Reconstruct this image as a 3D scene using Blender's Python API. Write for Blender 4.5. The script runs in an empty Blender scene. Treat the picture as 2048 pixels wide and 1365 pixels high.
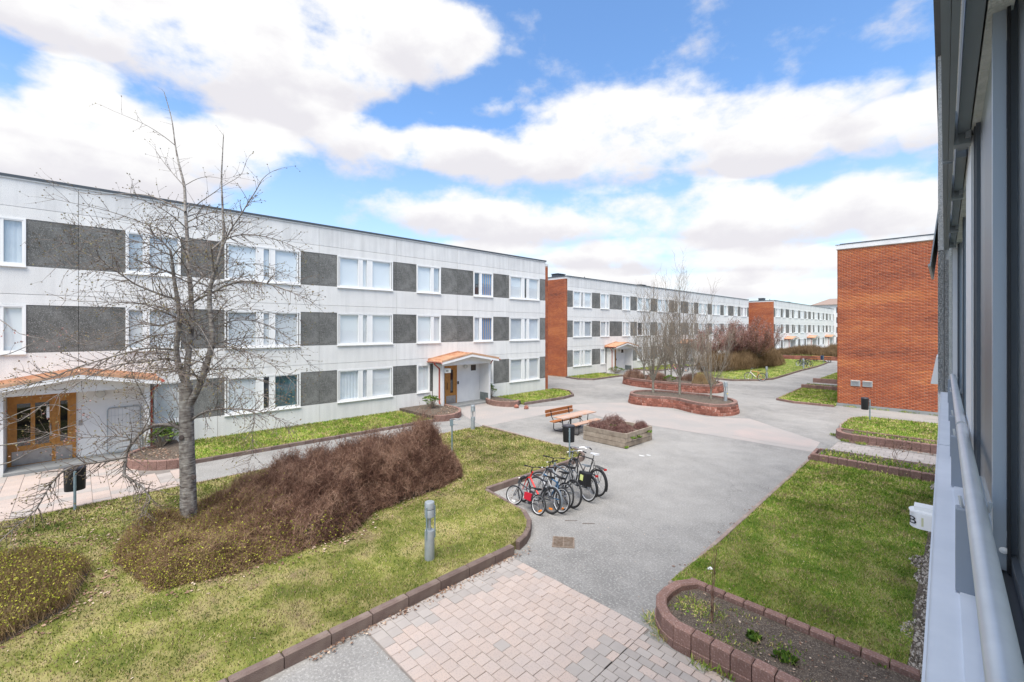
import bpy, bmesh, math, random
import numpy as np
from math import sin, cos, pi, radians, atan2, sqrt, hypot, tan, asin, degrees
from mathutils import Vector, Matrix, Euler

rnd = random.Random(7)
rng = np.random.default_rng(11)
SC = bpy.context.scene
COL = SC.collection

# ------------------------------------------------------------------ camera, light, exposure
YAW = radians(45.7)          # the view looks 45.7 degrees left of the street axis (world +Y)
EYE = 4.5
FPX, U0, V0 = 890.0, 1024.0, 658.0      # survey constants of the photograph (2048 px wide)
cam_d = bpy.data.cameras.new('camera')
cam = bpy.data.objects.new('camera', cam_d); COL.objects.link(cam)
cam.location = (0, 0, EYE)
cam.rotation_euler = (radians(90), 0, YAW)
cam_d.sensor_width = 36.0
cam_d.lens = FPX / 2048 * 36
cam_d.shift_y = -(682.5 - V0) / 2048
cam_d.clip_start = 0.05
cam_d.clip_end = 3000
SC.camera = cam

SUN_DIR = Vector((0.24, -0.36, 0.90)).normalized()     # towards the (veiled) sun
sun_d = bpy.data.lights.new('sun', 'SUN')
sun_d.energy = 3.4
sun_d.angle = radians(50)
sun_d.color = (1.0, 0.945, 0.86)
sun = bpy.data.objects.new('sun', sun_d); COL.objects.link(sun)
sun.rotation_euler = (-SUN_DIR).to_track_quat('-Z', 'Y').to_euler()
sun.location = (10, -20, 60)

vs = SC.view_settings
vs.view_transform = 'Standard'; vs.look = 'None'; vs.gamma = 1.0; vs.use_curve_mapping = False
vs.exposure = 0.96
SC.cycles.use_denoising = True

def ray(u, v):
    l = (u - U0) / FPX; z = -(v - V0) / FPX
    return Vector((-sin(YAW) + cos(YAW) * l, cos(YAW) + sin(YAW) * l, z))

def G(u, v, z=0.0):          # survey point: photograph pixel -> point on the level z
    r = ray(u, v); t = (z - EYE) / r.z
    return Vector((r.x * t, r.y * t, z))

# ------------------------------------------------------------------ sky
world = bpy.data.worlds.new('World'); SC.world = world
world.use_nodes = True
wn = world.node_tree; wn.nodes.clear()
def N(tree, typ, **kw):
    n = tree.nodes.new(typ)
    for k, v in kw.items(): setattr(n, k, v)
    return n
def link(tree, a, b): tree.links.new(a, b)

def build_sky():
    t = wn
    out = N(t, 'ShaderNodeOutputWorld'); bg = N(t, 'ShaderNodeBackground')
    bg.inputs['Strength'].default_value = 0.1
    link(t, bg.outputs[0], out.inputs[0])
    sky = N(t, 'ShaderNodeTexSky', sky_type='NISHITA')
    sky.sun_disc = False
    sky.sun_elevation = asin(SUN_DIR.z)
    sky.sun_rotation = atan2(SUN_DIR.x, SUN_DIR.y)
    sky.air_density = 1.0; sky.dust_density = 0.6; sky.ozone_density = 2.0
    tc = N(t, 'ShaderNodeTexCoord')
    sep = N(t, 'ShaderNodeSeparateXYZ'); link(t, tc.outputs['Generated'], sep.inputs[0])
    az = N(t, 'ShaderNodeMath', operation='ARCTAN2'); link(t, sep.outputs[0], az.inputs[0]); link(t, sep.outputs[1], az.inputs[1])
    el = N(t, 'ShaderNodeMath', operation='ARCSINE'); link(t, sep.outputs[2], el.inputs[0])
    # warp the cloud outlines with noise
    mp = N(t, 'ShaderNodeMapping'); mp.inputs['Scale'].default_value = (1, 1, 1.7)
    link(t, tc.outputs['Generated'], mp.inputs[0])
    nz = N(t, 'ShaderNodeTexNoise'); nz.inputs['Scale'].default_value = 5.5; nz.inputs['Detail'].default_value = 8; nz.inputs['Roughness'].default_value = 0.58
    link(t, mp.outputs[0], nz.inputs['Vector'])
    nz2 = N(t, 'ShaderNodeTexNoise'); nz2.inputs['Scale'].default_value = 20; nz2.inputs['Detail'].default_value = 6; nz2.inputs['Roughness'].default_value = 0.6
    link(t, mp.outputs[0], nz2.inputs['Vector'])
    cmb = N(t, 'ShaderNodeCombineXYZ'); link(t, az.outputs[0], cmb.inputs[0]); link(t, el.outputs[0], cmb.inputs[1])
    blobs = []
    def px(u, v, rx, ry, s=1.0):
        def ae(a, b):
            r = ray(a, b); return atan2(r.x, r.y), atan2(r.z, hypot(r.x, r.y))
        a0, e0 = ae(u, v)
        ra = abs(ae(u + rx, v)[0] - ae(u - rx, v)[0]) / 2
        re = abs(ae(u, v - ry)[1] - ae(u, v + ry)[1]) / 2
        blobs.append((a0, e0, ra, re, s))
    for b in [(330, 40, 420, 115), (640, 60, 400, 120), (840, 70, 150, 95), (480, 150, 260, 85), (690, 155, 120, 60), (60, 30, 200, 60),
              (165, 190, 110, 75), (60, 290, 260, 95), (300, 305, 270, 85), (500, 310, 130, 70), (150, 350, 300, 50),
              (620, 250, 150, 60, .55), (740, 300, 130, 60, .55),
              (1180, 250, 130, 70), (1330, 245, 200, 85), (1480, 270, 170, 80), (1240, 320, 220, 60), (1000, 310, 200, 55), (880, 300, 120, 45, .8), (1560, 300, 130, 50),
              (1690, 205, 110, 65), (1790, 255, 120, 55), (1860, 240, 60, 80), (985, 215, 40, 24, .6),
              (870, 425, 130, 48), (1020, 455, 130, 52), (1210, 440, 110, 60), (1380, 430, 160, 70), (1520, 445, 150, 70), (1760, 410, 170, 68), (1850, 440, 120, 70),
              (950, 520, 200, 34, .8), (1250, 515, 160, 34, .85), (1500, 530, 170, 36, .85), (1720, 520, 150, 40, .85), (1100, 565, 240, 26, .75), (1400, 575, 260, 26, .75), (1650, 585, 200, 26, .75), (300, 560, 700, 80, .9)]:
        px(*b)
    r2 = random.Random(3)
    for i in range(8):          # the same kind of sky goes on outside the frame
        a = radians(r2.uniform(20, 275)); e = radians(r2.choice([8, 14, 22, 30, 42, 55]) + r2.uniform(-3, 3))
        if a > pi: a -= 2 * pi
        k = 1 / max(.45, cos(e))
        blobs.append((a, e, radians(r2.uniform(20, 34)) * k, radians(r2.uniform(6, 11)), 1.0))
    for a, e in ((-60, 62), (60, 66)):
        blobs.append((radians(a), radians(e), radians(26), radians(9), 1.0))
    ACC = None
    for a, e, ra, re, s in blobs:
        q = N(t, 'ShaderNodeVectorMath', operation='MULTIPLY_ADD')
        q.inputs[1].default_value = (1 / ra, 1 / re, 0); q.inputs[2].default_value = (-a / ra, -e / re, 0)
        link(t, cmb.outputs[0], q.inputs[0])
        d = N(t, 'ShaderNodeVectorMath', operation='DOT_PRODUCT'); link(t, q.outputs[0], d.inputs[0]); link(t, q.outputs[0], d.inputs[1])
        w = N(t, 'ShaderNodeMath', operation='MULTIPLY_ADD', use_clamp=True); link(t, d.outputs['Value'], w.inputs[0]); w.inputs[1].default_value = -0.7 * s; w.inputs[2].default_value = s
        o1 = N(t, 'ShaderNodeVectorMath', operation='MULTIPLY_ADD'); link(t, q.outputs[0], o1.inputs[0]); o1.inputs[1].default_value = (0, 1, 0); o1.inputs[2].default_value = (1, 0, 0)
        o2 = N(t, 'ShaderNodeVectorMath', operation='SCALE'); link(t, o1.outputs[0], o2.inputs[0]); link(t, w.outputs[0], o2.inputs['Scale'])
        ad = N(t, 'ShaderNodeVectorMath', operation='ADD')
        if ACC is None: ad.inputs[0].default_value = (0.02, 0, 0)
        else: link(t, ACC, ad.inputs[0])
        link(t, o2.outputs[0], ad.inputs[1])
        ACC = ad.outputs[0]
    sa = N(t, 'ShaderNodeSeparateXYZ'); link(t, ACC, sa.inputs[0])
    W = sa.outputs[0]; T = sa.outputs[1]
    fm = N(t, 'ShaderNodeMath', operation='MINIMUM'); link(t, W, fm.inputs[0]); fm.inputs[1].default_value = 1.0
    F = fm.outputs[0]
    # density = field + noise
    a1 = N(t, 'ShaderNodeMath', operation='MULTIPLY_ADD'); link(t, nz.outputs[0], a1.inputs[0]); a1.inputs[1].default_value = 2.9; link(t, F, a1.inputs[2])
    a2 = N(t, 'ShaderNodeMath', operation='MULTIPLY_ADD'); link(t, nz2.outputs[0], a2.inputs[0]); a2.inputs[1].default_value = 0.7; link(t, a1.outputs[0], a2.inputs[2])
    mask = N(t, 'ShaderNodeMapRange', interpolation_type='SMOOTHSTEP')
    mask.inputs['From Min'].default_value = 1.90; mask.inputs['From Max'].default_value = 2.75
    link(t, a2.outputs[0], mask.inputs['Value'])
    # shade: lower halves of the clouds are a soft lavender grey
    tv = N(t, 'ShaderNodeMath', operation='DIVIDE'); link(t, T, tv.inputs[0]); link(t, W, tv.inputs[1])
    tv2 = N(t, 'ShaderNodeMath', operation='MULTIPLY_ADD'); link(t, nz.outputs[0], tv2.inputs[0]); tv2.inputs[1].default_value = -2.6; link(t, tv.outputs[0], tv2.inputs[2])
    sh = N(t, 'ShaderNodeMapRange', interpolation_type='SMOOTHSTEP')
    sh.inputs['From Min'].default_value = -1.95; sh.inputs['From Max'].default_value = -1.15
    link(t, tv2.outputs[0], sh.inputs['Value'])
    cc = N(t, 'ShaderNodeMix', data_type='RGBA')
    cc.inputs[6].default_value = (4.35, 4.27, 4.5, 1); cc.inputs[7].default_value = (5.35, 5.33, 5.33, 1)
    link(t, sh.outputs[0], cc.inputs[0])
    # thin milky veil towards the horizon
    veil = N(t, 'ShaderNodeMapRange'); veil.inputs['From Min'].default_value = 0.0; veil.inputs['From Max'].default_value = 0.42
    veil.inputs['To Min'].default_value = 0.55; veil.inputs['To Max'].default_value = 0.0
    link(t, el.outputs[0], veil.inputs['Value'])
    tint = N(t, 'ShaderNodeMix', data_type='RGBA', blend_type='MULTIPLY'); tint.inputs[0].default_value = 1.0
    tint.inputs[7].default_value = SKY_TINT
    link(t, sky.outputs[0], tint.inputs[6])
    v2 = N(t, 'ShaderNodeMix', data_type='RGBA'); link(t, veil.outputs[0], v2.inputs[0])
    link(t, tint.outputs[2], v2.inputs[6]); v2.inputs[7].default_value = (4.4, 4.85, 5.2, 1)
    fin = N(t, 'ShaderNodeMix', data_type='RGBA'); link(t, mask.outputs[0], fin.inputs[0])
    link(t, v2.outputs[2], fin.inputs[6]); link(t, cc.outputs[2], fin.inputs[7])
    link(t, fin.outputs[2], bg.inputs['Color'])
SKY_TINT = (1.0, 1.24, 1.42, 1)
build_sky()
world.cycles.sampling_method = 'MANUAL'; world.cycles.sample_map_resolution = 512

# ------------------------------------------------------------------ materials
MATS = {}
def mat(name, col, rough=0.8, col2=None, scale=3.0, detail=5, spec=0.3, metal=0.0, bump=0.0, bscale=60, speck=None, sscale=200, island=0.0, lo=0.35, hi=0.65, coord='Object', streak=0.0):
    """procedural principled material: two colours mixed by noise, optional speckle, bump and per-piece variation"""
    if name in MATS: return MATS[name]
    m = bpy.data.materials.new(name); m.use_nodes = True
    t = m.node_tree; b = t.nodes['Principled BSDF']
    b.inputs['Roughness'].default_value = rough; b.inputs['Metallic'].default_value = metal
    b.inputs['Specular IOR Level'].default_value = spec
    m.diffuse_color = (*col, 1)
    if coord == 'Position':
        pos = N(t, 'ShaderNodeNewGeometry').outputs['Position']
    else:
        pos = N(t, 'ShaderNodeTexCoord').outputs[coord]
    c = None
    if col2 is not None:
        nz = N(t, 'ShaderNodeTexNoise'); nz.inputs['Scale'].default_value = scale; nz.inputs['Detail'].default_value = detail; nz.inputs['Roughness'].default_value = 0.6
        link(t, pos, nz.inputs['Vector'])
        mr = N(t, 'ShaderNodeMapRange'); mr.inputs['From Min'].default_value = lo; mr.inputs['From Max'].default_value = hi; mr.clamp = True
        link(t, nz.outputs[0], mr.inputs['Value'])
        mx = N(t, 'ShaderNodeMix', data_type='RGBA'); link(t, mr.outputs[0], mx.inputs[0])
        mx.inputs[6].default_value = (*col, 1); mx.inputs[7].default_value = (*col2, 1)
        c = mx.outputs[2]
    if speck is not None:
        n2 = N(t, 'ShaderNodeTexNoise'); n2.inputs['Scale'].default_value = sscale; n2.inputs['Detail'].default_value = 2
        link(t, pos, n2.inputs['Vector'])
        m2 = N(t, 'ShaderNodeMapRange'); m2.inputs['From Min'].default_value = 0.52; m2.inputs['From Max'].default_value = 0.68; m2.clamp = True
        link(t, n2.outputs[0], m2.inputs['Value'])
        x2 = N(t, 'ShaderNodeMix', data_type='RGBA'); link(t, m2.outputs[0], x2.inputs[0])
        if c is None: x2.inputs[6].default_value = (*col, 1)
        else: link(t, c, x2.inputs[6])
        x2.inputs[7].default_value = (*speck, 1); c = x2.outputs[2]
    if streak > 0:
        gs = N(t, 'ShaderNodeNewGeometry'); ms = N(t, 'ShaderNodeMapping'); ms.inputs['Scale'].default_value = (1, 2.6, .16); link(t, gs.outputs['Position'], ms.inputs[0])
        ns = N(t, 'ShaderNodeTexNoise'); ns.inputs['Scale'].default_value = 1.7; ns.inputs['Detail'].default_value = 6; link(t, ms.outputs[0], ns.inputs['Vector'])
        rs = N(t, 'ShaderNodeMapRange'); rs.inputs['From Min'].default_value = .42; rs.inputs['From Max'].default_value = .72; rs.inputs['To Max'].default_value = streak; link(t, ns.outputs[0], rs.inputs['Value'])
        xs = N(t, 'ShaderNodeMix', data_type='RGBA'); link(t, rs.outputs[0], xs.inputs[0]); link(t, c, xs.inputs[6]); xs.inputs[7].default_value = (.36, .36, .35, 1); c = xs.outputs[2]
    if island > 0:
        g = N(t, 'ShaderNodeNewGeometry'); oi = N(t, 'ShaderNodeObjectInfo')
        ad = N(t, 'ShaderNodeMath', operation='ADD'); link(t, g.outputs['Random Per Island'], ad.inputs[0]); link(t, oi.outputs['Random'], ad.inputs[1])
        fr = N(t, 'ShaderNodeMath', operation='FRACT'); link(t, ad.outputs[0], fr.inputs[0])
        mr2 = N(t, 'ShaderNodeMapRange'); mr2.inputs['To Min'].default_value = 1 - island; mr2.inputs['To Max'].default_value = 1 + island
        link(t, fr.outputs[0], mr2.inputs['Value'])
        hs = N(t, 'ShaderNodeHueSaturation'); link(t, mr2.outputs[0], hs.inputs['Value'])
        if c is None: hs.inputs['Color'].default_value = (*col, 1)
        else: link(t, c, hs.inputs['Color'])
        c = hs.outputs[0]
    if c is None: b.inputs['Base Color'].default_value = (*col, 1)
    else: link(t, c, b.inputs['Base Color'])
    if bump > 0:
        n3 = N(t, 'ShaderNodeTexNoise'); n3.inputs['Scale'].default_value = bscale; n3.inputs['Detail'].default_value = 3
        link(t, pos, n3.inputs['Vector'])
        bp = N(t, 'ShaderNodeBump'); bp.inputs['Strength'].default_value = bump; bp.inputs['Distance'].default_value = 0.02
        link(t, n3.outputs[0], bp.inputs['Height']); link(t, bp.outputs[0], b.inputs['Normal'])
    MATS[name] = m
    return m

def ramp_mat(name, stops, scale=2.0, island=True, rough=0.85, mixrand=0.5, coord='Position', detail=4, translucent=False):
    """colour ramp driven by position noise plus a random offset per blade / twig / leaf"""
    if name in MATS: return MATS[name]
    m = bpy.data.materials.new(name); m.use_nodes = True
    t = m.node_tree; b = t.nodes['Principled BSDF']; b.inputs['Roughness'].default_value = rough; b.inputs['Specular IOR Level'].default_value = 0.15
    g = N(t, 'ShaderNodeNewGeometry')
    nz = N(t, 'ShaderNodeTexNoise'); nz.inputs['Scale'].default_value = scale; nz.inputs['Detail'].default_value = detail; nz.inputs['Roughness'].default_value = 0.62
    link(t, g.outputs['Position'], nz.inputs['Vector'])
    st = N(t, 'ShaderNodeMapRange'); st.inputs['From Min'].default_value = 0.3; st.inputs['From Max'].default_value = 0.7; st.clamp = False
    link(t, nz.outputs[0], st.inputs['Value'])
    f = st.outputs[0]
    if island:
        r = N(t, 'ShaderNodeMath', operation='SUBTRACT'); link(t, g.outputs['Random Per Island'], r.inputs[0]); r.inputs[1].default_value = 0.5
        ma = N(t, 'ShaderNodeMath', operation='MULTIPLY_ADD'); link(t, r.outputs[0], ma.inputs[0]); ma.inputs[1].default_value = mixrand; link(t, f, ma.inputs[2])
        f = ma.outputs[0]
    cr = N(t, 'ShaderNodeValToRGB'); link(t, f, cr.inputs[0])
    e = cr.color_ramp.elements
    while len(e) < len(stops): e.new(0.5)
    for k, (p, c) in enumerate(stops):
        e[k].position = p; e[k].color = (*c, 1)
    col = cr.outputs[0]
    if 'grass' in name or 'lawn' in name:
        nl = N(t, 'ShaderNodeTexNoise'); nl.inputs['Scale'].default_value = .55; nl.inputs['Detail'].default_value = 7; nl.inputs['Roughness'].default_value = .65; link(t, g.outputs['Position'], nl.inputs['Vector'])
        ml = N(t, 'ShaderNodeMapRange'); ml.inputs['From Min'].default_value = .34; ml.inputs['From Max'].default_value = .64; ml.inputs['To Min'].default_value = .62; ml.inputs['To Max'].default_value = 1.18; link(t, nl.outputs[0], ml.inputs['Value'])
        hs = N(t, 'ShaderNodeHueSaturation'); link(t, ml.outputs[0], hs.inputs['Value']); link(t, col, hs.inputs['Color']); col = hs.outputs[0]
    link(t, col, b.inputs['Base Color'])
    MATS[name] = m
    return m

def glass_mat(name, tint=(0.92, 0.95, 0.97), gloss=0.12, edge=.85, rough=.03):
    if name in MATS: return MATS[name]
    m = bpy.data.materials.new(name); m.use_nodes = True
    t = m.node_tree; t.nodes.clear()
    out = N(t, 'ShaderNodeOutputMaterial'); tr = N(t, 'ShaderNodeBsdfTransparent'); gl = N(t, 'ShaderNodeBsdfGlossy')
    tr.inputs[0].default_value = (*tint, 1); gl.inputs['Roughness'].default_value = rough; gl.inputs[0].default_value = (.95, .97, 1, 1)
    fr = N(t, 'ShaderNodeLayerWeight'); fr.inputs[0].default_value = 0.5
    pw = N(t, 'ShaderNodeMath', operation='POWER'); link(t, fr.outputs['Facing'], pw.inputs[0]); pw.inputs[1].default_value = 5.0
    ad = N(t, 'ShaderNodeMath', operation='MULTIPLY_ADD', use_clamp=True); link(t, pw.outputs[0], ad.inputs[0]); ad.inputs[1].default_value = edge; ad.inputs[2].default_value = gloss
    mx = N(t, 'ShaderNodeMixShader'); link(t, ad.outputs[0], mx.inputs[0]); link(t, tr.outputs[0], mx.inputs[1]); link(t, gl.outputs[0], mx.inputs[2])
    link(t, mx.outputs[0], out.inputs[0])
    MATS[name] = m
    return m

def brick_sheet_mat(name, c1, c2, mortar, w, h, rot=0.0, bump=0.3):
    m = bpy.data.materials.new(name); m.use_nodes = True
    t = m.node_tree; b = t.nodes['Principled BSDF']; b.inputs['Roughness'].default_value = 0.9; b.inputs['Specular IOR Level'].default_value = 0.15
    g = N(t, 'ShaderNodeNewGeometry')
    mp = N(t, 'ShaderNodeMapping'); mp.inputs['Rotation'].default_value = (0, 0, rot); link(t, g.outputs['Position'], mp.inputs[0])
    br = N(t, 'ShaderNodeTexBrick'); link(t, mp.outputs[0], br.inputs['Vector'])
    br.inputs['Scale'].default_value = 1.0; br.inputs['Brick Width'].default_value = w; br.inputs['Row Height'].default_value = h
    br.inputs['Mortar Size'].default_value = 0.006; br.inputs['Color1'].default_value = (*c1, 1); br.inputs['Color2'].default_value = (*c2, 1); br.inputs['Mortar'].default_value = (*mortar, 1)
    nz = N(t, 'ShaderNodeTexNoise'); nz.inputs['Scale'].default_value = 0.7; nz.inputs['Detail'].default_value = 6
    link(t, g.outputs['Position'], nz.inputs['Vector'])
    mr = N(t, 'ShaderNodeMapRange'); mr.inputs['From Min'].default_value = .35; mr.inputs['From Max'].default_value = .65; mr.inputs['To Min'].default_value = 0.25; mr.inputs['To Max'].default_value = 0.9; link(t, nz.outputs[0], mr.inputs['Value'])
    mx = N(t, 'ShaderNodeMix', data_type='RGBA'); link(t, mr.outputs[0], mx.inputs[0]); link(t, br.outputs[0], mx.inputs[6]); mx.inputs[7].default_value = (.285, .27, .255, 1)
    link(t, mx.outputs[2], b.inputs['Base Color'])
    bp = N(t, 'ShaderNodeBump'); bp.inputs['Strength'].default_value = bump; bp.inputs['Distance'].default_value = 0.01; bp.invert = True
    link(t, br.outputs['Fac'], bp.inputs['Height']); link(t, bp.outputs[0], b.inputs['Normal'])
    return m

def asphalt_mat():
    m = bpy.data.materials.new('asphalt'); m.use_nodes = True; t = m.node_tree; b = t.nodes['Principled BSDF']
    b.inputs['Roughness'].default_value = .95; b.inputs['Specular IOR Level'].default_value = .15
    g = N(t, 'ShaderNodeNewGeometry'); pos = g.outputs['Position']
    def noise(sc, det, ro=.6):
        n = N(t, 'ShaderNodeTexNoise'); n.inputs['Scale'].default_value = sc; n.inputs['Detail'].default_value = det; n.inputs['Roughness'].default_value = ro; link(t, pos, n.inputs['Vector']); return n
    def mixc(fac, a, bb):
        x = N(t, 'ShaderNodeMix', data_type='RGBA'); link(t, fac, x.inputs[0])
        if isinstance(a, tuple): x.inputs[6].default_value = (*a, 1)
        else: link(t, a, x.inputs[6])
        if isinstance(bb, tuple): x.inputs[7].default_value = (*bb, 1)
        else: link(t, bb, x.inputs[7])
        return x.outputs[2]
    def rng_(n, lo, hi, to=1.0):
        r = N(t, 'ShaderNodeMapRange'); r.inputs['From Min'].default_value = lo; r.inputs['From Max'].default_value = hi; r.inputs['To Max'].default_value = to; link(t, n, r.inputs['Value']); return r.outputs[0]
    c = mixc(rng_(noise(.22, 6).outputs[0], .38, .62), (.178, .171, .161), (.268, .256, .239))
    c = mixc(rng_(noise(1.6, 8, .7).outputs[0], .45, .75, .6), c, (.335, .321, .30))
    c = mixc(rng_(noise(.9, 5).outputs[0], .58, .74, .55), c, (.175, .17, .165))
    c = mixc(rng_(noise(26, 4, .75).outputs[0], .50, .68, .75), c, (.44, .425, .40))
    c = mixc(rng_(noise(34, 3, .7).outputs[0], .56, .70, .8), c, (.145, .14, .135))
    # thin wandering cracks
    wn_ = noise(1.1, 4); sc = N(t, 'ShaderNodeVectorMath', operation='MULTIPLY_ADD'); link(t, wn_.outputs['Color'], sc.inputs[0]); sc.inputs[1].default_value = (1.1, 1.1, 0); link(t, pos, sc.inputs[2])
    v = N(t, 'ShaderNodeTexVoronoi', feature='DISTANCE_TO_EDGE'); v.inputs['Scale'].default_value = .16; link(t, sc.outputs[0], v.inputs['Vector'])
    cr = N(t, 'ShaderNodeMapRange'); cr.inputs['From Min'].default_value = 0; cr.inputs['From Max'].default_value = .0022; cr.inputs['To Min'].default_value = .32; cr.inputs['To Max'].default_value = 0; link(t, v.outputs[0], cr.inputs['Value'])
    c = mixc(cr.outputs[0], c, (.10, .097, .092))
    link(t, c, b.inputs['Base Color'])
    bp = N(t, 'ShaderNodeBump'); bp.inputs['Strength'].default_value = .5; bp.inputs['Distance'].default_value = .012; link(t, noise(70, 3).outputs[0], bp.inputs['Height']); link(t, bp.outputs[0], b.inputs['Normal'])
    m.diffuse_color = (.3, .3, .3, 1); return m
M_ASPH = asphalt_mat()
M_WHITE = mat('white_concrete', (.80, .785, .757), .85, (.75, .735, .71), scale=1.1, detail=7, spec=.2, speck=(.56, .56, .55), sscale=55, bump=.35, bscale=120, streak=.18, island=.035)
M_WHITE2 = mat('parapet_concrete', (.765, .755, .735), .85, (.69, .68, .665), scale=1.1, detail=7, spec=.2, speck=(.52, .52, .515), sscale=55, bump=.35, bscale=120, streak=.35)  # slightly greyer, more streaked white for the parapets and top panel row
M_DARK = mat('dark_aggregate', (.095, .095, .088), .9, (.185, .182, .172), scale=2.4, detail=10, spec=.2, speck=(.29, .29, .28), sscale=45, bump=.6, bscale=90, island=.14)
M_JOINT = mat('joint_shadow_filler', (.22, .22, .22), .9)
M_CORE = mat('wall_core', (.06, .06, .06), .9)
M_FRAME = mat('white_window_paint', (.80, .795, .78), .45, (.76, .755, .74), scale=4, spec=.4)
M_BLIND = mat('white_blind', (.78, .78, .77), .7, island=.14)
M_BLIND2 = mat('pale_curtain', (.62, .65, .68), .8, (.70, .72, .73), scale=2, island=.25)
M_TEAL = mat('teal_curtain', (.10, .20, .22), .8, (.04, .09, .11), scale=3)
M_ROOM = mat('dim_room', (.05, .055, .06), .9)
M_GLASS = glass_mat('window_glass')
M_GLASSD = glass_mat('dark_glass', (.35, .38, .4), .10)
M_ROOFM = mat('dark_roof_metal', (.09, .10, .11), .5, metal=.4)
M_BRICK = None
M_MORTAR = mat('mortar', (.52, .40, .31), .95, (.40, .28, .21), scale=6)
M_COPPER = mat('orange_roof_paint', (.47, .235, .135), .65, (.58, .37, .235), scale=2.5, spec=.35)
M_RED = mat('red_pipe_paint', (.36, .06, .035), .5)
M_WOODDOOR = mat('varnished_oak', (.46, .21, .045), .45, (.33, .14, .03), scale=7, spec=.4)
M_STEEL = mat('kick_plate_steel', (.38, .37, .36), .4, (.28, .27, .27), scale=5, metal=.7)
M_GALV = mat('galvanised_steel', (.38, .41, .42), .5, (.31, .34, .36), scale=9, metal=.5)
M_GALVB = mat('blue_grey_steel', (.26, .34, .38), .5, (.20, .27, .30), scale=9, metal=.4)
M_BLACK = mat('black_plastic', (.018, .018, .02), .5)
M_PORCH = mat('porch_white', (.74, .73, .705), .7, (.69, .68, .66), scale=2)
M_SLATE = mat('grey_tiles', (.14, .16, .155), .6, (.20, .22, .21), scale=5)
M_SLAB = mat('entrance_concrete', (.28, .285, .28), .9, (.22, .225, .22), scale=2.5)
M_BLOCK = mat('red_concrete_block', (.245, .145, .118), .95, (.175, .105, .088), scale=5, spec=.15, bump=.6, bscale=90, island=.16, speck=(.33, .23, .20), sscale=45)
M_BLOCKC = mat('wall_block', (.27, .105, .075), .95, (.19, .085, .065), scale=6, spec=.15, bump=.5, bscale=80, island=.3)
M_BLOCKP = mat('split_pale_block', (.27, .11, .08), .95, (.47, .31, .26), scale=13, spec=.15, bump=.7, bscale=60, island=.25, lo=.54, hi=.66, coord='Position')
M_KERB = mat('kerb_concrete', (.135, .095, .085), .95, (.19, .145, .125), scale=3.5, spec=.15, bump=.5, bscale=70, island=.15)
M_KERBP = mat('pale_edging', (.33, .27, .235), .95, (.25, .19, .165), scale=4, spec=.15, bump=.4, bscale=80)
M_PAVE = mat('pink_paver', (.44, .35, .30), .95, (.40, .335, .30), scale=1.6, spec=.15, bump=.4, bscale=110, island=.045, speck=(.34, .29, .265), sscale=45, coord='Position')
M_PAVEG = mat('grey_paver', (.36, .322, .294), .95, (.32, .288, .265), scale=2, spec=.15, bump=.4, bscale=110, island=.08, coord='Position')
M_SAND = mat('joint_sand', (.16, .14, .125), .95, (.22, .195, .175), scale=6)
M_SOIL = mat('soil', (.060, .045, .036), 1.0, (.115, .09, .07), scale=9, detail=8, bump=1.0, bscale=40, speck=(.22, .18, .14), sscale=60)
M_WOODP = mat('weathered_plank', (.34, .285, .225), .85, (.22, .175, .135), scale=4, bump=.6, bscale=30, island=.22)
M_BENCH = mat('stained_bench_wood', (.36, .135, .045), .55, (.28, .10, .035), scale=8, island=.12)
M_TABLE = mat('worn_table_wood', (.47, .27, .17), .55, (.42, .33, .29), scale=4, island=.1)
M_BARK = mat('grey_bark', (.27, .245, .22), .95, (.15, .13, .115), scale=7, detail=8, bump=.9, bscale=26)
M_TWIG = mat('grey_twig', (.24, .20, .175), .9, (.13, .10, .085), scale=5)
M_BARK2 = mat('olive_bark', (.28, .26, .21), .95, (.16, .145, .12), scale=7, bump=.6, bscale=30)
M_TWIG2 = mat('olive_twig', (.30, .25, .19), .9, (.20, .16, .125), scale=4)
M_BUD = ramp_mat('buds', [(0, (.13, .085, .05)), (.5, (.23, .18, .09)), (1, (.28, .26, .12))], scale=3, mixrand=.9)
M_PINKBUD = ramp_mat('pink_buds', [(0, (.28, .12, .11)), (.5, (.38, .22, .20)), (1, (.34, .25, .2))], scale=3, mixrand=.9)
M_LAWN = ramp_mat('lawn_soil', [(0, (.08, .10, .02)), (.4, (.15, .16, .035)), (.7, (.27, .235, .095)), (1, (.17, .125, .075))], scale=1.5, island=False, detail=9)
M_LAWNG = ramp_mat('green_lawn_soil', [(0, (.08, .125, .02)), (.5, (.15, .19, .035)), (.85, (.29, .27, .10)), (1, (.24, .20, .10))], scale=1.3, island=False, detail=9)
M_GRASS = ramp_mat('grass',  [(0, (.048, .092, .013)), (.26, (.108, .150, .020)), (.46, (.195, .205, .040)), (.62, (.33, .275, .105)), (.82, (.48, .385, .23)), (1, (.14, .095, .06))], scale=2.2, mixrand=1.05, detail=9)
M_GRASSG = ramp_mat('green_grass', [(0, (.10, .205, .022)), (.42, (.195, .285, .035)), (.66, (.33, .35, .07)), (.86, (.56, .47, .21)), (1, (.34, .25, .15))], scale=2.4, mixrand=.95, detail=9)
M_HEDGE = ramp_mat('brown_twigs',  [(0, (.075, .038, .028)), (.5, (.20, .108, .076)), (1, (.40, .26, .185))], scale=2.2, mixrand=.8)
M_HEDGEO = ramp_mat('olive_twigs', [(0, (.19, .12, .06)), (.5, (.29, .195, .10)), (1, (.38, .28, .15))], scale=2.2, mixrand=.8)
M_SPROUT = ramp_mat('sprouting_leaves', [(0, (.17, .20, .02)), (.5, (.29, .30, .035)), (1, (.40, .37, .07))], scale=2, mixrand=.9)
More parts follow.
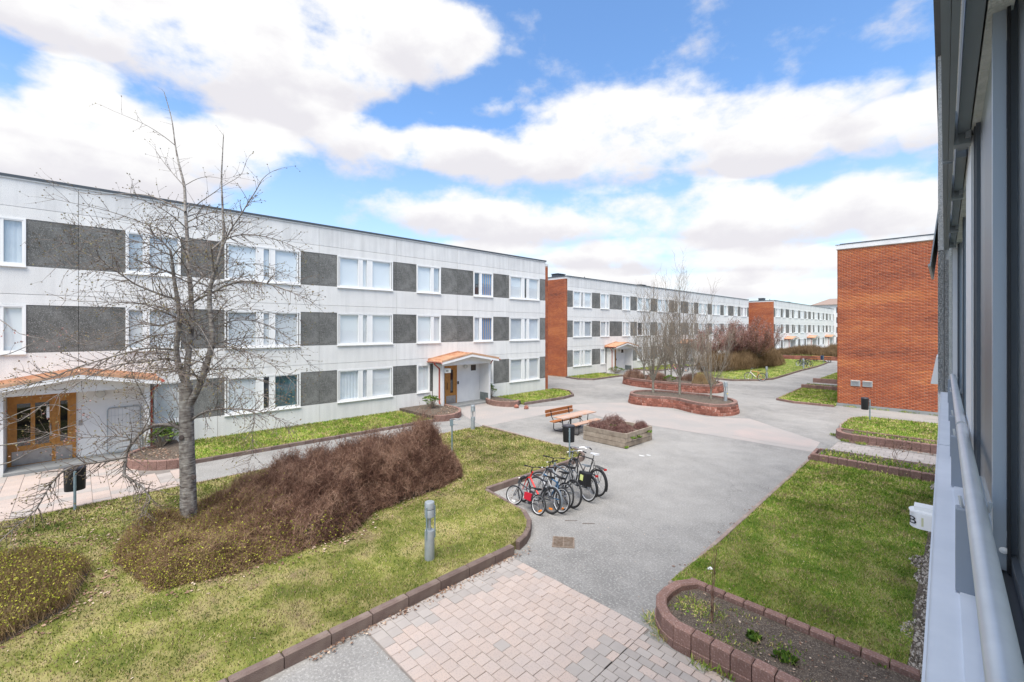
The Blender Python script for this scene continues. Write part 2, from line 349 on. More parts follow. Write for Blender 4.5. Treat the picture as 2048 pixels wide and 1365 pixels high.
M_RHODO = ramp_mat('evergreen_leaves', [(0, (.035, .075, .012)), (.5, (.075, .14, .02)), (1, (.19, .26, .04))], scale=4, mixrand=.9, rough=.45)
M_FARH = ramp_mat('far_hedge_twigs', [(0, (.09, .058, .032)), (.5, (.17, .112, .062)), (1, (.27, .185, .105))], scale=1.2, mixrand=.8)
M_HEATH = ramp_mat('heath', [(0, (.12, .055, .05)), (.5, (.18, .092, .08)), (1, (.29, .19, .16))], scale=6, mixrand=.9)
M_LITTER = ramp_mat('dry_leaves', [(0, (.10, .055, .038)), (.45, (.20, .115, .08)), (.85, (.33, .22, .15)), (1, (.50, .40, .31))], scale=5, mixrand=1.1)
M_GRAVEL = ramp_mat('gravel', [(0, (.07, .06, .05)), (.5, (.20, .17, .14)), (1, (.46, .42, .37))], scale=30, mixrand=1.3)

def make_brick_mat():
    m = bpy.data.materials.new('red_brick'); m.use_nodes = True
    t = m.node_tree; b = t.nodes['Principled BSDF']; b.inputs['Roughness'].default_value = .85; b.inputs['Specular IOR Level'].default_value = .2
    g = N(t, 'ShaderNodeNewGeometry')
    mp = N(t, 'ShaderNodeMapping'); mp.inputs['Scale'].default_value = (.30, .30, 1.5); link(t, g.outputs['Position'], mp.inputs[0])
    nz = N(t, 'ShaderNodeTexNoise'); nz.inputs['Scale'].default_value = .8; nz.inputs['Detail'].default_value = 5; link(t, mp.outputs[0], nz.inputs['Vector'])
    a = N(t, 'ShaderNodeMath', operation='MULTIPLY_ADD'); link(t, g.outputs['Random Per Island'], a.inputs[0]); a.inputs[1].default_value = .34; ms = N(t, 'ShaderNodeMath', operation='MULTIPLY_ADD'); link(t, nz.outputs[0], ms.inputs[0]); ms.inputs[1].default_value = 1.45; ms.inputs[2].default_value = -.17; link(t, ms.outputs[0], a.inputs[2])
    cr = N(t, 'ShaderNodeValToRGB'); link(t, a.outputs[0], cr.inputs[0])
    e = cr.color_ramp.elements
    st = [(.28, (.15, .046, .030)), (.45, (.265, .070, .034)), (.66, (.34, .092, .040)), (.90, (.41, .12, .046)), (1.0, (.47, .155, .055))]
    while len(e) < len(st): e.new(.5)
    for k, (p, c) in enumerate(st): e[k].position = p; e[k].color = (*c, 1)
    link(t, cr.outputs[0], b.inputs['Base Color'])
    return m
M_BRICK = make_brick_mat()

# ------------------------------------------------------------------ mesh helpers
class MB:
    def __init__(s): s.v = []; s.f = []
    def add(s, vs, fs):
        n = len(s.v); s.v += [tuple(p) for p in vs]; s.f += [tuple(i + n for i in f) for f in fs]; return s
    def box(s, x0, x1, y0, y1, z0, z1):
        return s.add([(x0, y0, z0), (x1, y0, z0), (x1, y1, z0), (x0, y1, z0), (x0, y0, z1), (x1, y0, z1), (x1, y1, z1), (x0, y1, z1)],
                     [(0, 3, 2, 1), (4, 5, 6, 7), (0, 1, 5, 4), (1, 2, 6, 5), (2, 3, 7, 6), (3, 0, 4, 7)])
    def cbox(s, x0, x1, y0, y1, z0, z1, c=.01):
        """box whose top edges are chamfered"""
        vs = [(x0, y0, z0), (x1, y0, z0), (x1, y1, z0), (x0, y1, z0), (x0, y0, z1 - c), (x1, y0, z1 - c), (x1, y1, z1 - c), (x0, y1, z1 - c),
              (x0 + c, y0 + c, z1), (x1 - c, y0 + c, z1), (x1 - c, y1 - c, z1), (x0 + c, y1 - c, z1)]
        fs = [(0, 3, 2, 1), (0, 1, 5, 4), (1, 2, 6, 5), (2, 3, 7, 6), (3, 0, 4, 7), (4, 5, 9, 8), (5, 6, 10, 9), (6, 7, 11, 10), (7, 4, 8, 11), (8, 9, 10, 11)]
        return s.add(vs, fs)
    def prism(s, poly, z0, z1):
        n = len(poly)
        z0f = z0 if callable(z0) else (lambda x, y: z0); z1f = z1 if callable(z1) else (lambda x, y: z1)
        vs = [(x, y, z0f(x, y)) for x, y in poly] + [(x, y, z1f(x, y)) for x, y in poly]
        fs = [tuple(range(n - 1, -1, -1)), tuple(range(n, 2 * n))] + [(i, (i + 1) % n, n + (i + 1) % n, n + i) for i in range(n)]
        return s.add(vs, fs)
    def tube(s, pts, r, n=8, caps=True):
        pts = [Vector(p) for p in pts]; m = len(pts)
        rr = r if isinstance(r, (list, tuple)) else [r] * m
        up = Vector((0, 0, 1)); rings = []; prev = None
        for i, p in enumerate(pts):
            if i == 0: d = pts[1] - p
            elif i == m - 1: d = p - pts[i - 1]
            else: d = (pts[i + 1] - p).normalized() + (p - pts[i - 1]).normalized()
            d = d.normalized() if d.length > 1e-9 else up
            if prev is None:
                a = up if abs(d.z) < .95 else Vector((1, 0, 0))
                x = d.cross(a).normalized()
            else:
                x = (prev - d * prev.dot(d))
                x = x.normalized() if x.length > 1e-6 else d.orthogonal().normalized()
            prev = x; y = d.cross(x)
            rings.append([p + (x * cos(2 * pi * k / n) + y * sin(2 * pi * k / n)) * rr[i] for k in range(n)])
        vs = [q for rg in rings for q in rg]; fs = []
        for i in range(m - 1):
            for k in range(n):
                k2 = (k + 1) % n
                fs.append((i * n + k, i * n + k2, (i + 1) * n + k2, (i + 1) * n + k))
        if caps:
            fs.append(tuple(range(n - 1, -1, -1))); fs.append(tuple((m - 1) * n + k for k in range(n)))
        return s.add(vs, fs)
    def lathe(s, prof, n=20, c=(0, 0, 0), sx=1.0, sy=1.0):
        vs = []; fs = []; m = len(prof)
        for r, z in prof:
            for k in range(n):
                a = 2 * pi * k / n; vs.append((c[0] + r * cos(a) * sx, c[1] + r * sin(a) * sy, c[2] + z))
        for i in range(m - 1):
            for k in range(n):
                k2 = (k + 1) % n; fs.append((i * n + k, i * n + k2, (i + 1) * n + k2, (i + 1) * n + k))
        fs.append(tuple(range(n - 1, -1, -1))); fs.append(tuple((m - 1) * n + k for k in range(n)))
        return s.add(vs, fs)
    def torus(s, R, r, n=28, m=8, c=(0, 0, 0)):
        """torus in the XZ plane (axis along Y)"""
        vs = []; fs = []
        for i in range(n):
            a = 2 * pi * i / n
            for k in range(m):
                b = 2 * pi * k / m; q = R + r * cos(b)
                vs.append((c[0] + q * cos(a), c[1] + r * sin(b), c[2] + q * sin(a)))
        for i in range(n):
            for k in range(m):
                i2 = (i + 1) % n; k2 = (k + 1) % m
                fs.append((i * m + k, i * m + k2, i2 * m + k2, i2 * m + k))
        return s.add(vs, fs)
    def xform(s, M):
        s.v = [tuple(M @ Vector(p)) for p in s.v]; return s
    def mesh(s, name, m=None, smooth=False):
        me = bpy.data.meshes.new(name); me.from_pydata(s.v, [], s.f); me.update()
        bm = bmesh.new(); bm.from_mesh(me); bmesh.ops.recalc_face_normals(bm, faces=bm.faces); bm.to_mesh(me); bm.free()
        if smooth:
            me.polygons.foreach_set('use_smooth', [True] * len(me.polygons))
            try: me.set_sharp_from_angle(angle=radians(42))
            except Exception: pass
        if m: me.materials.append(m)
        return me

def put(name, me, parent=None, loc=(0, 0, 0), rot=(0, 0, 0), kind=None):
    o = bpy.data.objects.new(name, me); COL.objects.link(o)
    o.location = loc; o.rotation_euler = rot
    if parent is not None: o.parent = parent
    if kind: o['kind'] = kind
    return o
def part(name, mb, m, parent, smooth=False, loc=(0, 0, 0), rot=(0, 0, 0), kind=None):
    return put(name, mb.mesh(name, m, smooth), parent, loc, rot, kind)
def thing(name, label, cat, loc=(0, 0, 0), rz=0.0, group=None, rot=None):
    o = bpy.data.objects.new(name, None); COL.objects.link(o)
    o.empty_display_size = .2
    o.location = loc; o.rotation_euler = rot if rot else (0, 0, rz)
    o['label'] = label; o['category'] = cat
    if group: o['group'] = group
    return o
def struct(name, mb, m, label=None, kind='structure', cat=None, smooth=False):
    o = put(name, mb.mesh(name, m, smooth) if isinstance(mb, MB) else mb, None)
    o['kind'] = kind
    if label: o['label'] = label
    if cat: o['category'] = cat
    return o
def copy_tree(o, parent=None):
    c = o.copy(); COL.objects.link(c)
    if parent is not None: c.parent = parent
    for ch in list(KIDS.get(o.name, [])): copy_tree(ch, c)
    return c
KIDS = {}
def index_kids():
    KIDS.clear()
    for o in bpy.data.objects:
        if o.parent: KIDS.setdefault(o.parent.name, []).append(o)

def npmesh(name, V, Fq, m, smooth=False):
    """mesh from numpy arrays; Fq is (n,3) or (n,4)"""
    me = bpy.data.meshes.new(name)
    V = np.asarray(V, dtype=np.float32); Fq = np.asarray(Fq, dtype=np.int32)
    k = Fq.shape[1]
    me.vertices.add(len(V)); me.vertices.foreach_set('co', V.ravel())
    me.loops.add(Fq.size); me.loops.foreach_set('vertex_index', Fq.ravel())
    me.polygons.add(len(Fq)); me.polygons.foreach_set('loop_start', np.arange(0, Fq.size, k, dtype=np.int32))
    me.polygons.foreach_set('loop_total', np.full(len(Fq), k, dtype=np.int32))
    if smooth: me.polygons.foreach_set('use_smooth', np.ones(len(Fq), dtype=bool))
    me.update(calc_edges=True)
    me.materials.append(m)
    return me
def sticks(P0, P1, R0, R1, n=3):
    """tapered n-sided sticks; arrays (k,3),(k,3),(k,),(k,)"""
    P0 = np.asarray(P0, float); P1 = np.asarray(P1, float); R0 = np.asarray(R0, float); R1 = np.asarray(R1, float)
    d = P1 - P0; L = np.linalg.norm(d, axis=1, keepdims=True); d = d / np.maximum(L, 1e-9)
    a = np.where(np.abs(d[:, 2:3]) < .9, np.array([[0, 0, 1.]]), np.array([[1., 0, 0]]))
    x = np.cross(d, a); x /= np.maximum(np.linalg.norm(x, axis=1, keepdims=True), 1e-9); y = np.cross(d, x)
    K = len(P0); V = np.zeros((K, 2 * n, 3))
    for k in range(n):
        o = x * cos(2 * pi * k / n) + y * sin(2 * pi * k / n)
        V[:, k] = P0 + o * R0[:, None]; V[:, n + k] = P1 + o * R1[:, None]
    base = np.arange(K)[:, None] * 2 * n
    F = np.concatenate([np.stack([base[:, 0] + k, base[:, 0] + (k + 1) % n, base[:, 0] + n + (k + 1) % n, base[:, 0] + n + k], 1) for k in range(n)], 0)
    return V.reshape(-1, 3), F
def leaves(P, D, S, wid=.45, up=None):
    """small diamond leaves: centres P, directions D, lengths S -> quads"""
    P = np.asarray(P, float); D = np.asarray(D, float); S = np.asarray(S, float)[:, None]
    D = D / np.maximum(np.linalg.norm(D, axis=1, keepdims=True), 1e-9)
    r = rng.normal(size=P.shape) if up is None else np.tile(np.array([up], float), (len(P), 1)) + rng.normal(size=P.shape) * .35
    x = np.cross(D, r); x /= np.maximum(np.linalg.norm(x, axis=1, keepdims=True), 1e-9)
    V = np.stack([P, P + D * S * .5 + x * S * wid * .5, P + D * S, P + D * S * .5 - x * S * wid * .5], 1)
    F = np.arange(len(P) * 4).reshape(-1, 4)
    return V.reshape(-1, 3), F
def join_np(parts):
    Vs = []; Fs = []; n = 0
    for V, F in parts:
        Vs.append(V); Fs.append(F + n); n += len(V)
    return np.concatenate(Vs), np.concatenate(Fs)
def in_poly(X, Y, poly):
    ins = np.zeros(len(X), bool); n = len(poly)
    for i in range(n):
        x0, y0 = poly[i]; x1, y1 = poly[(i + 1) % n]
        c = ((y0 > Y) != (y1 > Y)) & (X < (x1 - x0) * (Y - y0) / ((y1 - y0) if y1 != y0 else 1e-9) + x0)
        ins ^= c
    return ins
def sample_poly(poly, n):
    xs = [p[0] for p in poly]; ys = [p[1] for p in poly]
    X = rng.uniform(min(xs), max(xs), n); Y = rng.uniform(min(ys), max(ys), n)
    k = in_poly(X, Y, poly)
    return X[k], Y[k]
def poly_area(p):
    return abs(sum(p[i][0] * p[(i + 1) % len(p)][1] - p[(i + 1) % len(p)][0] * p[i][1] for i in range(len(p)))) / 2
def bbox_area(p):
    xs = [q[0] for q in p]; ys = [q[1] for q in p]; return (max(xs) - min(xs)) * (max(ys) - min(ys))
def spline(pts, step=.25, closed=True):
    """Catmull-Rom resampled at a steady step"""
    P = [Vector((p[0], p[1], 0)) for p in pts]; n = len(P); out = []
    rngk = range(n) if closed else range(n - 1)
    for i in rngk:
        p0 = P[(i - 1) % n] if closed or i > 0 else P[0]; p1 = P[i]; p2 = P[(i + 1) % n]; p3 = P[(i + 2) % n] if closed or i + 2 < n else P[-1]
        for k in range(24):
            t = k / 24
            out.append(.5 * ((2 * p1) + (p2 - p0) * t + (2 * p0 - 5 * p1 + 4 * p2 - p3) * t * t + (3 * p1 - p0 - 3 * p2 + p3) * t ** 3))
    if not closed: out.append(P[-1])
    # resample
    res = [out[0]]; acc = 0; m = len(out); seq = out + ([out[0]] if closed else [])
    L = sum((seq[i + 1] - seq[i]).length for i in range(len(seq) - 1))
    k = max(3, round(L / step)); st = L / k; nxt = st
    for i in range(len(seq) - 1):
        d = (seq[i + 1] - seq[i]).length
        while acc + d >= nxt - 1e-9 and len(res) < (k if closed else k + 1):
            f = (nxt - acc) / d if d > 0 else 0
            res.append(seq[i].lerp(seq[i + 1], f)); nxt += st
        acc += d
    return [(p.x, p.y) for p in res]
def poly_path(pts, step):
    """points along a polyline, each straight run split evenly"""
    out = []
    for i in range(len(pts) - 1):
        a = Vector(pts[i]); b = Vector(pts[i + 1]); k = max(1, round((b - a).length / step))
        out += [tuple(a.lerp(b, j / k)) for j in range(k)]
    out.append(tuple(pts[-1])); return out

# ================================================================== GROUND
gm = MB().add([(-900, -900, 0), (900, -900, 0), (900, 900, 0), (-900, 900, 0)], [(0, 1, 2, 3)])
struct('asphalt_ground', gm, M_ASPH, 'light grey worn asphalt of the courtyard and paths', cat='ground')

def block_run(parent, pts, z0, z1, depth, gap=.008, m=M_BLOCK, name='block', c=.012, side=1, jitter=.004, m2=None, p2=0.0):
    """one block per segment of a path; depth goes to the left (side=1) of the walking direction"""
    for i in range(len(pts) - 1):
        a = Vector(pts[i]).to_2d(); b = Vector(pts[i + 1]).to_2d(); d = b - a; L = d.length
        if L < .03: continue
        mb = MB()
        y0, y1 = (0, depth) if side > 0 else (-depth, 0)
        mb.cbox(gap / 2, L - gap / 2, y0, y1, z0, z1, c)
        mm = m2 if (m2 and rnd.random() < p2) else m
        part(name, mb, mm, parent, loc=(a.x, a.y, rnd.uniform(-jitter, jitter)), rot=(0, 0, atan2(d.y, d.x) + rnd.uniform(-.006, .006)))

# ---- lawns
def L1z(x, y): return .04 + .14 * (x + 15.6) / 9.3
L1 = [(-6.42, -4), (-6.42, 6.3), (-6.62, 6.95), (-6.98, 7.3), (-7.5, 7.62), (-9.2, 7.9), (-9.24, 12.2), (-9.2, 12.28), (-9.63, 12.75), (-10.06, 12.92), (-15.45, 13.2), (-15.62, 12.5), (-15.6, -4)]
LAWNS = [
    ('courtyard', L1, L1z, M_LAWN, M_GRASS, 'worn mossy lawn of the island with the brown hedge'),
    ('strip', [(-21.33, 2.75), (-18.1, 2.75), (-18.12, 12.3), (-21.33, 12.3)], lambda x, y: .10, M_LAWNG, M_GRASSG, 'narrow green lawn strip below the long white facade'),
    ('corner', [(-21.3, 18.9), (-18.35, 18.9), (-18.15, 22.2), (-18.45, 23.55), (-19.55, 24.65), (-20.6, 25.0), (-21.3, 24.9)], lambda x, y: .10, M_LAWNG, M_GRASSG, 'green corner lawn right of the recessed porch'),
    ('far_front', [(-25.8, 32.2), (-24.2, 31.75), (-23.0, 32.4), (-22.95, 37.2), (-25.8, 37.2)], lambda x, y: .10, M_LAWNG, M_GRASSG, 'green lawn at the brick end of the middle building'),
    ('far_front', [(-25.8, 43.5), (-22.95, 43.5), (-22.9, 53.5), (-25.8, 53.5)], lambda x, y: .10, M_LAWNG, M_GRASSG, 'green lawn strip between the porches of the middle building'),
    ('right', [(-3.58, 7.32), (-.55, 7.32), (-.55, 17.6), (-3.72, 17.6)], lambda x, y: .08 + .09 * max(0, (9.5 - y) / 2.2) if y < 9.5 else .08, M_LAWNG, M_GRASSG, 'green lawn under the viewer balcony'),
    ('right_back', [(-3.75, 23.25), (-4.02, 25), (-4.0, 27.2), (-3.6, 28.1), (-.3, 28.4), (-.3, 23.25)], lambda x, y: .12, M_LAWNG, M_GRASSG, 'small green lawn before the brick end wall'),
    ('brick_side', [(-8.45, 31.65), (-7.35, 31.05), (-5.38, 31.15), (-5.38, 38.7), (-8.72, 38.7)], lambda x, y: .09, M_LAWNG, M_GRASSG, 'green lawn left of the brick building'),
    ('brick_side', [(-9.1, 44.3), (-5.38, 44.3), (-5.38, 56), (-9.2, 56)], lambda x, y: .12, M_LAWNG, M_GRASSG, 'far green lawn left of the brick building'),
    ('middle', [(-14.3, 40.45), (-12.7, 42.2), (-12.15, 44), (-12.25, 48), (-12.5, 55), (-12.45, 62), (-12.9, 70), (-14, 74), (-18.9, 74), (-18.9, 44), (-17.3, 41)], lambda x, y: .10, M_LAWNG, M_GRASSG, 'long green lawn with brown hedges in the middle distance'),
]
def lawn_mesh(poly, zf, m):
    return MB().prism(poly, -.05, zf).mesh('lawn', m)
for nm, poly, zf, ms, mg, lab in LAWNS:
    if nm == 'right':
        # gently raised towards the near bed: two planar pieces
        mb = MB()
        ys = [7.32, 7.9, 8.5, 9.0, 9.5, 17.6]
        def xl(y): return -3.58 - .14 * (y - 7.32) / 10.28
        for a, b in zip(ys[:-1], ys[1:]):
            mb.add([(xl(a), a, zf(0, a)), (-.55, a, zf(0, a)), (-.55, b, zf(0, b)), (xl(b), b, zf(0, b))], [(0, 1, 2, 3)])
        struct('lawn', mb, ms, lab, cat='lawn')
    else:
        struct('lawn', lawn_mesh(poly, zf, ms), ms, lab, cat='lawn')

HEDGE_A = [(-9.45, .9), (-9.1, 2.0), (-9.1, 3.4), (-9.15, 4.2), (-9.85, 5.0), (-10.0, 6.8), (-10.4, 8.1), (-11.4, 8.7), (-12.6, 8.3), (-13.2, 6.5), (-13.3, 4), (-13.2, 2.0), (-12.9, .9), (-11.3, .5)]
HEDGE_B = [(-9.35, -.75), (-9.85, -.1), (-11.1, .15), (-12.3, -.6), (-12.8, -2), (-12.3, -4), (-9.6, -4), (-9.2, -2)]
def grass(poly, zf, m, lab, dens, name='grass', hmul=1.0, avoid=(), cap=90000):
    A = bbox_area(poly)
    cx = sum(p[0] for p in poly) / len(poly); cy = sum(p[1] for p in poly) / len(poly)
    n = int(min(cap * 2, dens * A)); X, Y = sample_poly(poly, n)
    d = np.hypot(X, Y)
    keep = rng.random(len(X)) < np.clip((7.5 / np.maximum(d, .1)) ** 1.3, .05, 1)
    # only ground ahead of the view
    u = np.arctan2(X, Y) + YAW
    keep &= np.abs(u) < radians(62)
    for av in avoid: keep &= ~(in_poly(X, Y, av) & (rng.random(len(X)) < .92))
    X, Y, d = X[keep][:cap], Y[keep][:cap], d[keep][:cap]
    Z = np.array([zf(x, y) for x, y in zip(X, Y)])
    h = rng.uniform(.018, .048, len(X)) * hmul * np.clip(d / 11, 1, 1.8)
    w = rng.uniform(.004, .008, len(X)) * np.clip(d / 8, 1, 5)
    a = rng.uniform(0, 2 * pi, len(X)); ln = rng.uniform(.2, 1.1, len(X)) * h; la = rng.uniform(0, 2 * pi, len(X))
    B = np.stack([X, Y, Z - .004], 1)
    dx = np.stack([np.cos(a) * w, np.sin(a) * w, np.zeros(len(X))], 1)
    tip = B + np.stack([np.cos(la) * ln, np.sin(la) * ln, h], 1)
    V = np.stack([B - dx, B + dx, tip], 1).reshape(-1, 3)
    o = put(name, npmesh(name, V, np.arange(len(V)).reshape(-1, 3), m))
    o['kind'] = 'stuff'; o['label'] = lab; o['category'] = 'grass'
dens = {'courtyard': 4200, 'right': 4200, 'strip': 2600, 'corner': 2600, 'middle': 1800}
glabs = ['short patchy yellow green grass of the hedge island', 'short green grass along the white facade', 'short green grass at the corner right of the porch',
         'short grass at the brick end of the middle building', 'short grass between the porches of the middle building', 'short green grass of the near lawn below the balcony',
         'short grass before the brick end wall', 'short grass beside the brick building', 'far short grass beside the brick building', 'short grass under the far hedges']
for (nm, poly, zf, ms, mg, lab), gl in zip(LAWNS, glabs):
    grass(poly, zf, mg, gl, dens.get(nm, 2400), avoid=(HEDGE_A, HEDGE_B) if nm == 'courtyard' else (), cap=170000 if nm in ('courtyard', 'right') else 40000)

# ---- kerbs
k = thing('kerb', 'dark reddish concrete kerb along the front of the hedge lawn', 'kerb')
block_run(k, [(-6.3, -1.8 + .625 * i) for i in range(0, 13)] + [(-6.3, 6.22)], -.02, .195, .13, .014, M_KERB, 'kerb_stone', .025)
block_run(k, [(-6.36, 6.42), (-6.45, 6.72), (-6.62, 7.02), (-6.9, 7.36), (-7.4, 7.68)], -.02, .185, .12, .006, M_KERB, 'kerb_stone', .02)
block_run(k, poly_path([(-7.4, 7.68), (-9.12, 7.98)], .58), -.02, .165, .1, .006, M_KERB, 'kerb_stone', .02)
block_run(k, poly_path([(-9.13, 7.99), (-9.15, 12.3)], .62), -.02, .175, .1, .008, M_KERB, 'kerb_stone', .02)
block_run(k, [(-9.15, 12.3), (-9.3, 12.62), (-9.6, 12.85), (-10.05, 13.03)], -.02, .165, .1, .006, M_KERB, 'kerb_stone', .02)
block_run(k, poly_path([(-10.05, 13.03), (-15.5, 13.3)], .9), -.02, .115, .08, .006, M_KERBP, 'kerb_stone', .012)
block_run(k, poly_path([(-15.5, 13.3), (-15.68, 12.5), (-15.68, -3)], .95), -.02, .05, .07, .006, M_KERBP, 'kerb_stone', .01)
k = thing('kerb', 'dark kerb edging the lawn strip below the long white facade', 'kerb')
block_run(k, poly_path([(-17.98, 2.72), (-18.0, 12.35)], .62), -.02, .14, .1, .012, M_KERB, 'kerb_stone', .02)
k = thing('kerb', 'curved kerb of the corner lawn right of the porch', 'kerb')
block_run(k, poly_path([(-18.22, 18.85), (-18.02, 22.2), (-18.33, 23.66), (-19.5, 24.8), (-20.58, 25.13), (-21.3, 25.0)], .6), -.02, .17, .1, .01, M_KERB, 'kerb_stone', .02)
k = thing('kerb', 'kerb of the small lawn at the brick end of the middle building', 'kerb')
block_run(k, poly_path([(-25.85, 32.1), (-24.1, 31.6), (-22.87, 32.3), (-22.8, 37.2)], .6), -.02, .15, .1, .01, M_KERB, 'kerb_stone', .02)
k = thing('kerb', 'kerb of the lawn between porches of the middle building', 'kerb')
block_run(k, poly_path([(-25.8, 43.4), (-22.82, 43.4), (-22.78, 53.6)], .9), -.02, .15, .1, .01, M_KERB, 'kerb_stone', .02)
k = thing('kerb', 'long dark kerb curving around the middle lawn', 'kerb')
block_run(k, poly_path([(-18.95, 44), (-17.35, 40.85), (-14.2, 40.3), (-12.55, 42.05), (-12.0, 44), (-12.1, 48), (-12.35, 55), (-12.3, 62), (-12.75, 70), (-13.9, 74.1)], .9), -.02, .16, .1, .01, M_KERB, 'kerb_stone', .02)
k = thing('kerb', 'thin pale concrete edging of the near right lawn', 'kerb')
block_run(k, poly_path([(-3.56, 7.35), (-3.71, 17.6)], .9), -.02, .105, .085, .006, M_KERBP, 'kerb_stone', .01)
k = thing('kerb', 'reddish kerb of the pointed lawn left of the brick building', 'kerb')
block_run(k, poly_path([(-8.75, 38.8), (-8.5, 33), (-8.45, 31.5), (-7.37, 30.93), (-5.37, 31.03)], .75), -.02, .13, .1, .01, M_BLOCK, 'kerb_stone', .02)
k = thing('kerb', 'thin edging of the small lawn before the brick end wall', 'kerb')
block_run(k, poly_path([(-.3, 28.5), (-3.65, 28.22), (-4.1, 27.25), (-4.12, 25), (-3.82, 23.3)], .9), -.02, .13, .08, .006, M_KERBP, 'kerb_stone', .012)

# ---- near bed wall, two courses
k = thing('planter_wall', 'near reddish block wall around the soil bed below the balcony', 'low wall')
ow = poly_path([(-3.22, 7.36), (-3.4, 7.08), (-3.44, 6.78), (-3.42, 6.5), (-3.31, 6.28), (-3.13, 6.1), (-2.9, 6.0)], .26) + [(-2.9 + .255 * i, 6.0) for i in range(1, 11)]
block_run(k, ow, .125, .335, .16, .012, M_BLOCK, 'block', .018)
ow2 = [(x - (.012 if x < -2.9 else 0), y - .012) for x, y in ow]
block_run(k, ow2, -.03, .12, .16, .012, M_BLOCK, 'block', .006)
block_run(k, [(-3.25 + .285 * i, 7.26) for i in range(0, 11)], .05, .335, .12, .012, M_BLOCK, 'block', .018)
struct('soil', MB().prism([(-3.3, 6.9), (-3.32, 6.5), (-3.2, 6.28), (-2.9, 6.12), (-.3, 6.12), (-.3, 7.28), (-3.2, 7.28)], 0, lambda x, y: .22 + .02 * (y - 6)), M_SOIL, 'dark soil of the near planting bed', cat='soil')
# ---- bed and path beyond the right lawn
k = thing('planter_wall', 'row of reddish blocks along the far edge of the right lawn', 'low wall')
block_run(k, [(-3.72 + .252 * i, 17.68) for i in range(0, 15)], -.03, .29, .16, .012, M_BLOCK, 'block', .018)
block_run(k, poly_path([(-3.72, 17.84), (-3.78, 19.3), (-.2, 19.55)], .5), -.03, .15, .1, .01, M_BLOCK, 'block', .012)
struct('soil', MB().prism([(-3.6, 17.84), (-.2, 17.84), (-.2, 19.5), (-3.65, 19.28)], -.01, .17), M_SOIL, 'weedy soil bed between the block row and the paver path', cat='soil')
k = thing('planter_wall', 'curved reddish block wall on the far side of the paver path', 'low wall')
ow = poly_path([(-3.82, 23.2), (-3.86, 22.7), (-3.75, 22.3), (-3.5, 21.98), (-3.2, 21.88), (-.2, 22.12)], .26)
block_run(k, ow, .12, .32, .16, .012, M_BLOCK, 'block', .018)
block_run(k, [(x * 1.003, y - .012) for x, y in ow], -.03, .115, .16, .012, M_BLOCK, 'block', .006)
block_run(k, poly_path([(-3.7, 23.2), (-.2, 23.2)], .5), 0, .27, .1, .01, M_BLOCK, 'block', .012)
struct('soil', MB().prism([(-3.7, 22.9), (-3.55, 22.3), (-3.2, 22.0), (-.2, 22.25), (-.2, 23.2), (-3.7, 23.2)], -.01, .22), M_SOIL, 'weedy soil bed behind the curved block wall', cat='soil')
k = thing('planter_wall', 'lower block row beside the brick building', 'low wall')
block_run(k, poly_path([(-8.75, 38.85), (-5.4, 38.85)], .5), -.02, .34, .16, .012, M_BLOCK, 'block', .018)
k = thing('planter_wall', 'upper block row beside the brick building', 'low wall')
block_run(k, poly_path([(-9.1, 44.15), (-5.4, 44.15)], .5), -.02, .36, .16, .012, M_BLOCK, 'block', .018)
struct('soil', MB().prism([(-8.7, 39.0), (-5.4, 39.0), (-5.4, 40.6), (-8.7, 40.6)], -.01, .26), M_SOIL, 'weedy soil behind the lower block row', cat='soil')

# ---- porch beds
def porch_bed(lab, slab, pts, zs, lawnside=None):
    kk = thing('planter_wall', lab, 'low wall')
    pp = spline(pts, .28, closed=False)
    block_run(kk, pp, .15, .30, .14, .01, M_BLOCK, 'block', .015)
    block_run(kk, [(x, y) for x, y in pp], -.02, .145, .14, .01, M_BLOCK, 'block', .004)
    inner = [(x, y) for x, y in pp]
    cx = sum(p[0] for p in inner) / len(inner); cy = sum(p[1] for p in inner) / len(inner)
    poly = [(x + (cx - x) * .06, y + (cy - y) * .06) for x, y in inner]
    struct('soil', MB().prism(poly, -.01, zs), M_SOIL, slab, cat='soil')
    return poly
bedA = porch_bed('reddish block bed right of the wide double door porch', 'leaf strewn soil right of the wide porch', [(-20.6, 2.05), (-20.4, 1.55), (-19.6, 1.1), (-18.7, 1.2), (-18.0, 1.75), (-17.75, 2.4), (-18.0, 2.75)], .24)
bedB = porch_bed('reddish block bed left of the second white porch', 'leaf strewn soil left of the second porch', [(-18.05, 12.35), (-17.75, 12.7), (-17.75, 13.4), (-18.2, 14.1), (-19.0, 14.6), (-20.4, 14.75)], .26)
struct('soil', MB().prism([(-21.3, 12.35), (-18.2, 12.4), (-19.0, 14.3), (-20.5, 14.42), (-21.3, 14.42)], -.01, .24), M_SOIL, 'soil under the shrub left of the second porch', cat='soil')
struct('soil', MB().prism([(-21.3, 2.0), (-20.4, 2.0), (-18.2, 2.3), (-18.2, 2.72), (-21.3, 2.72)], -.01, .235), M_SOIL, 'soil under the evergreen right of the wide porch', cat='soil')
bedC = porch_bed('curved reddish block bed right of the second white porch', 'leaf strewn soil right of the second porch', [(-20.5, 17.75), (-19.9, 17.45), (-19.1, 17.4), (-18.4, 17.75), (-18.25, 18.3), (-18.6, 18.75)], .22)
struct('soil', MB().prism([(-21.3, 18.15), (-20.3, 17.9), (-18.6, 18.5), (-18.6, 18.88), (-21.3, 18.88)], -.01, .215), M_SOIL, 'soil under the shrub right of the second porch', cat='soil')
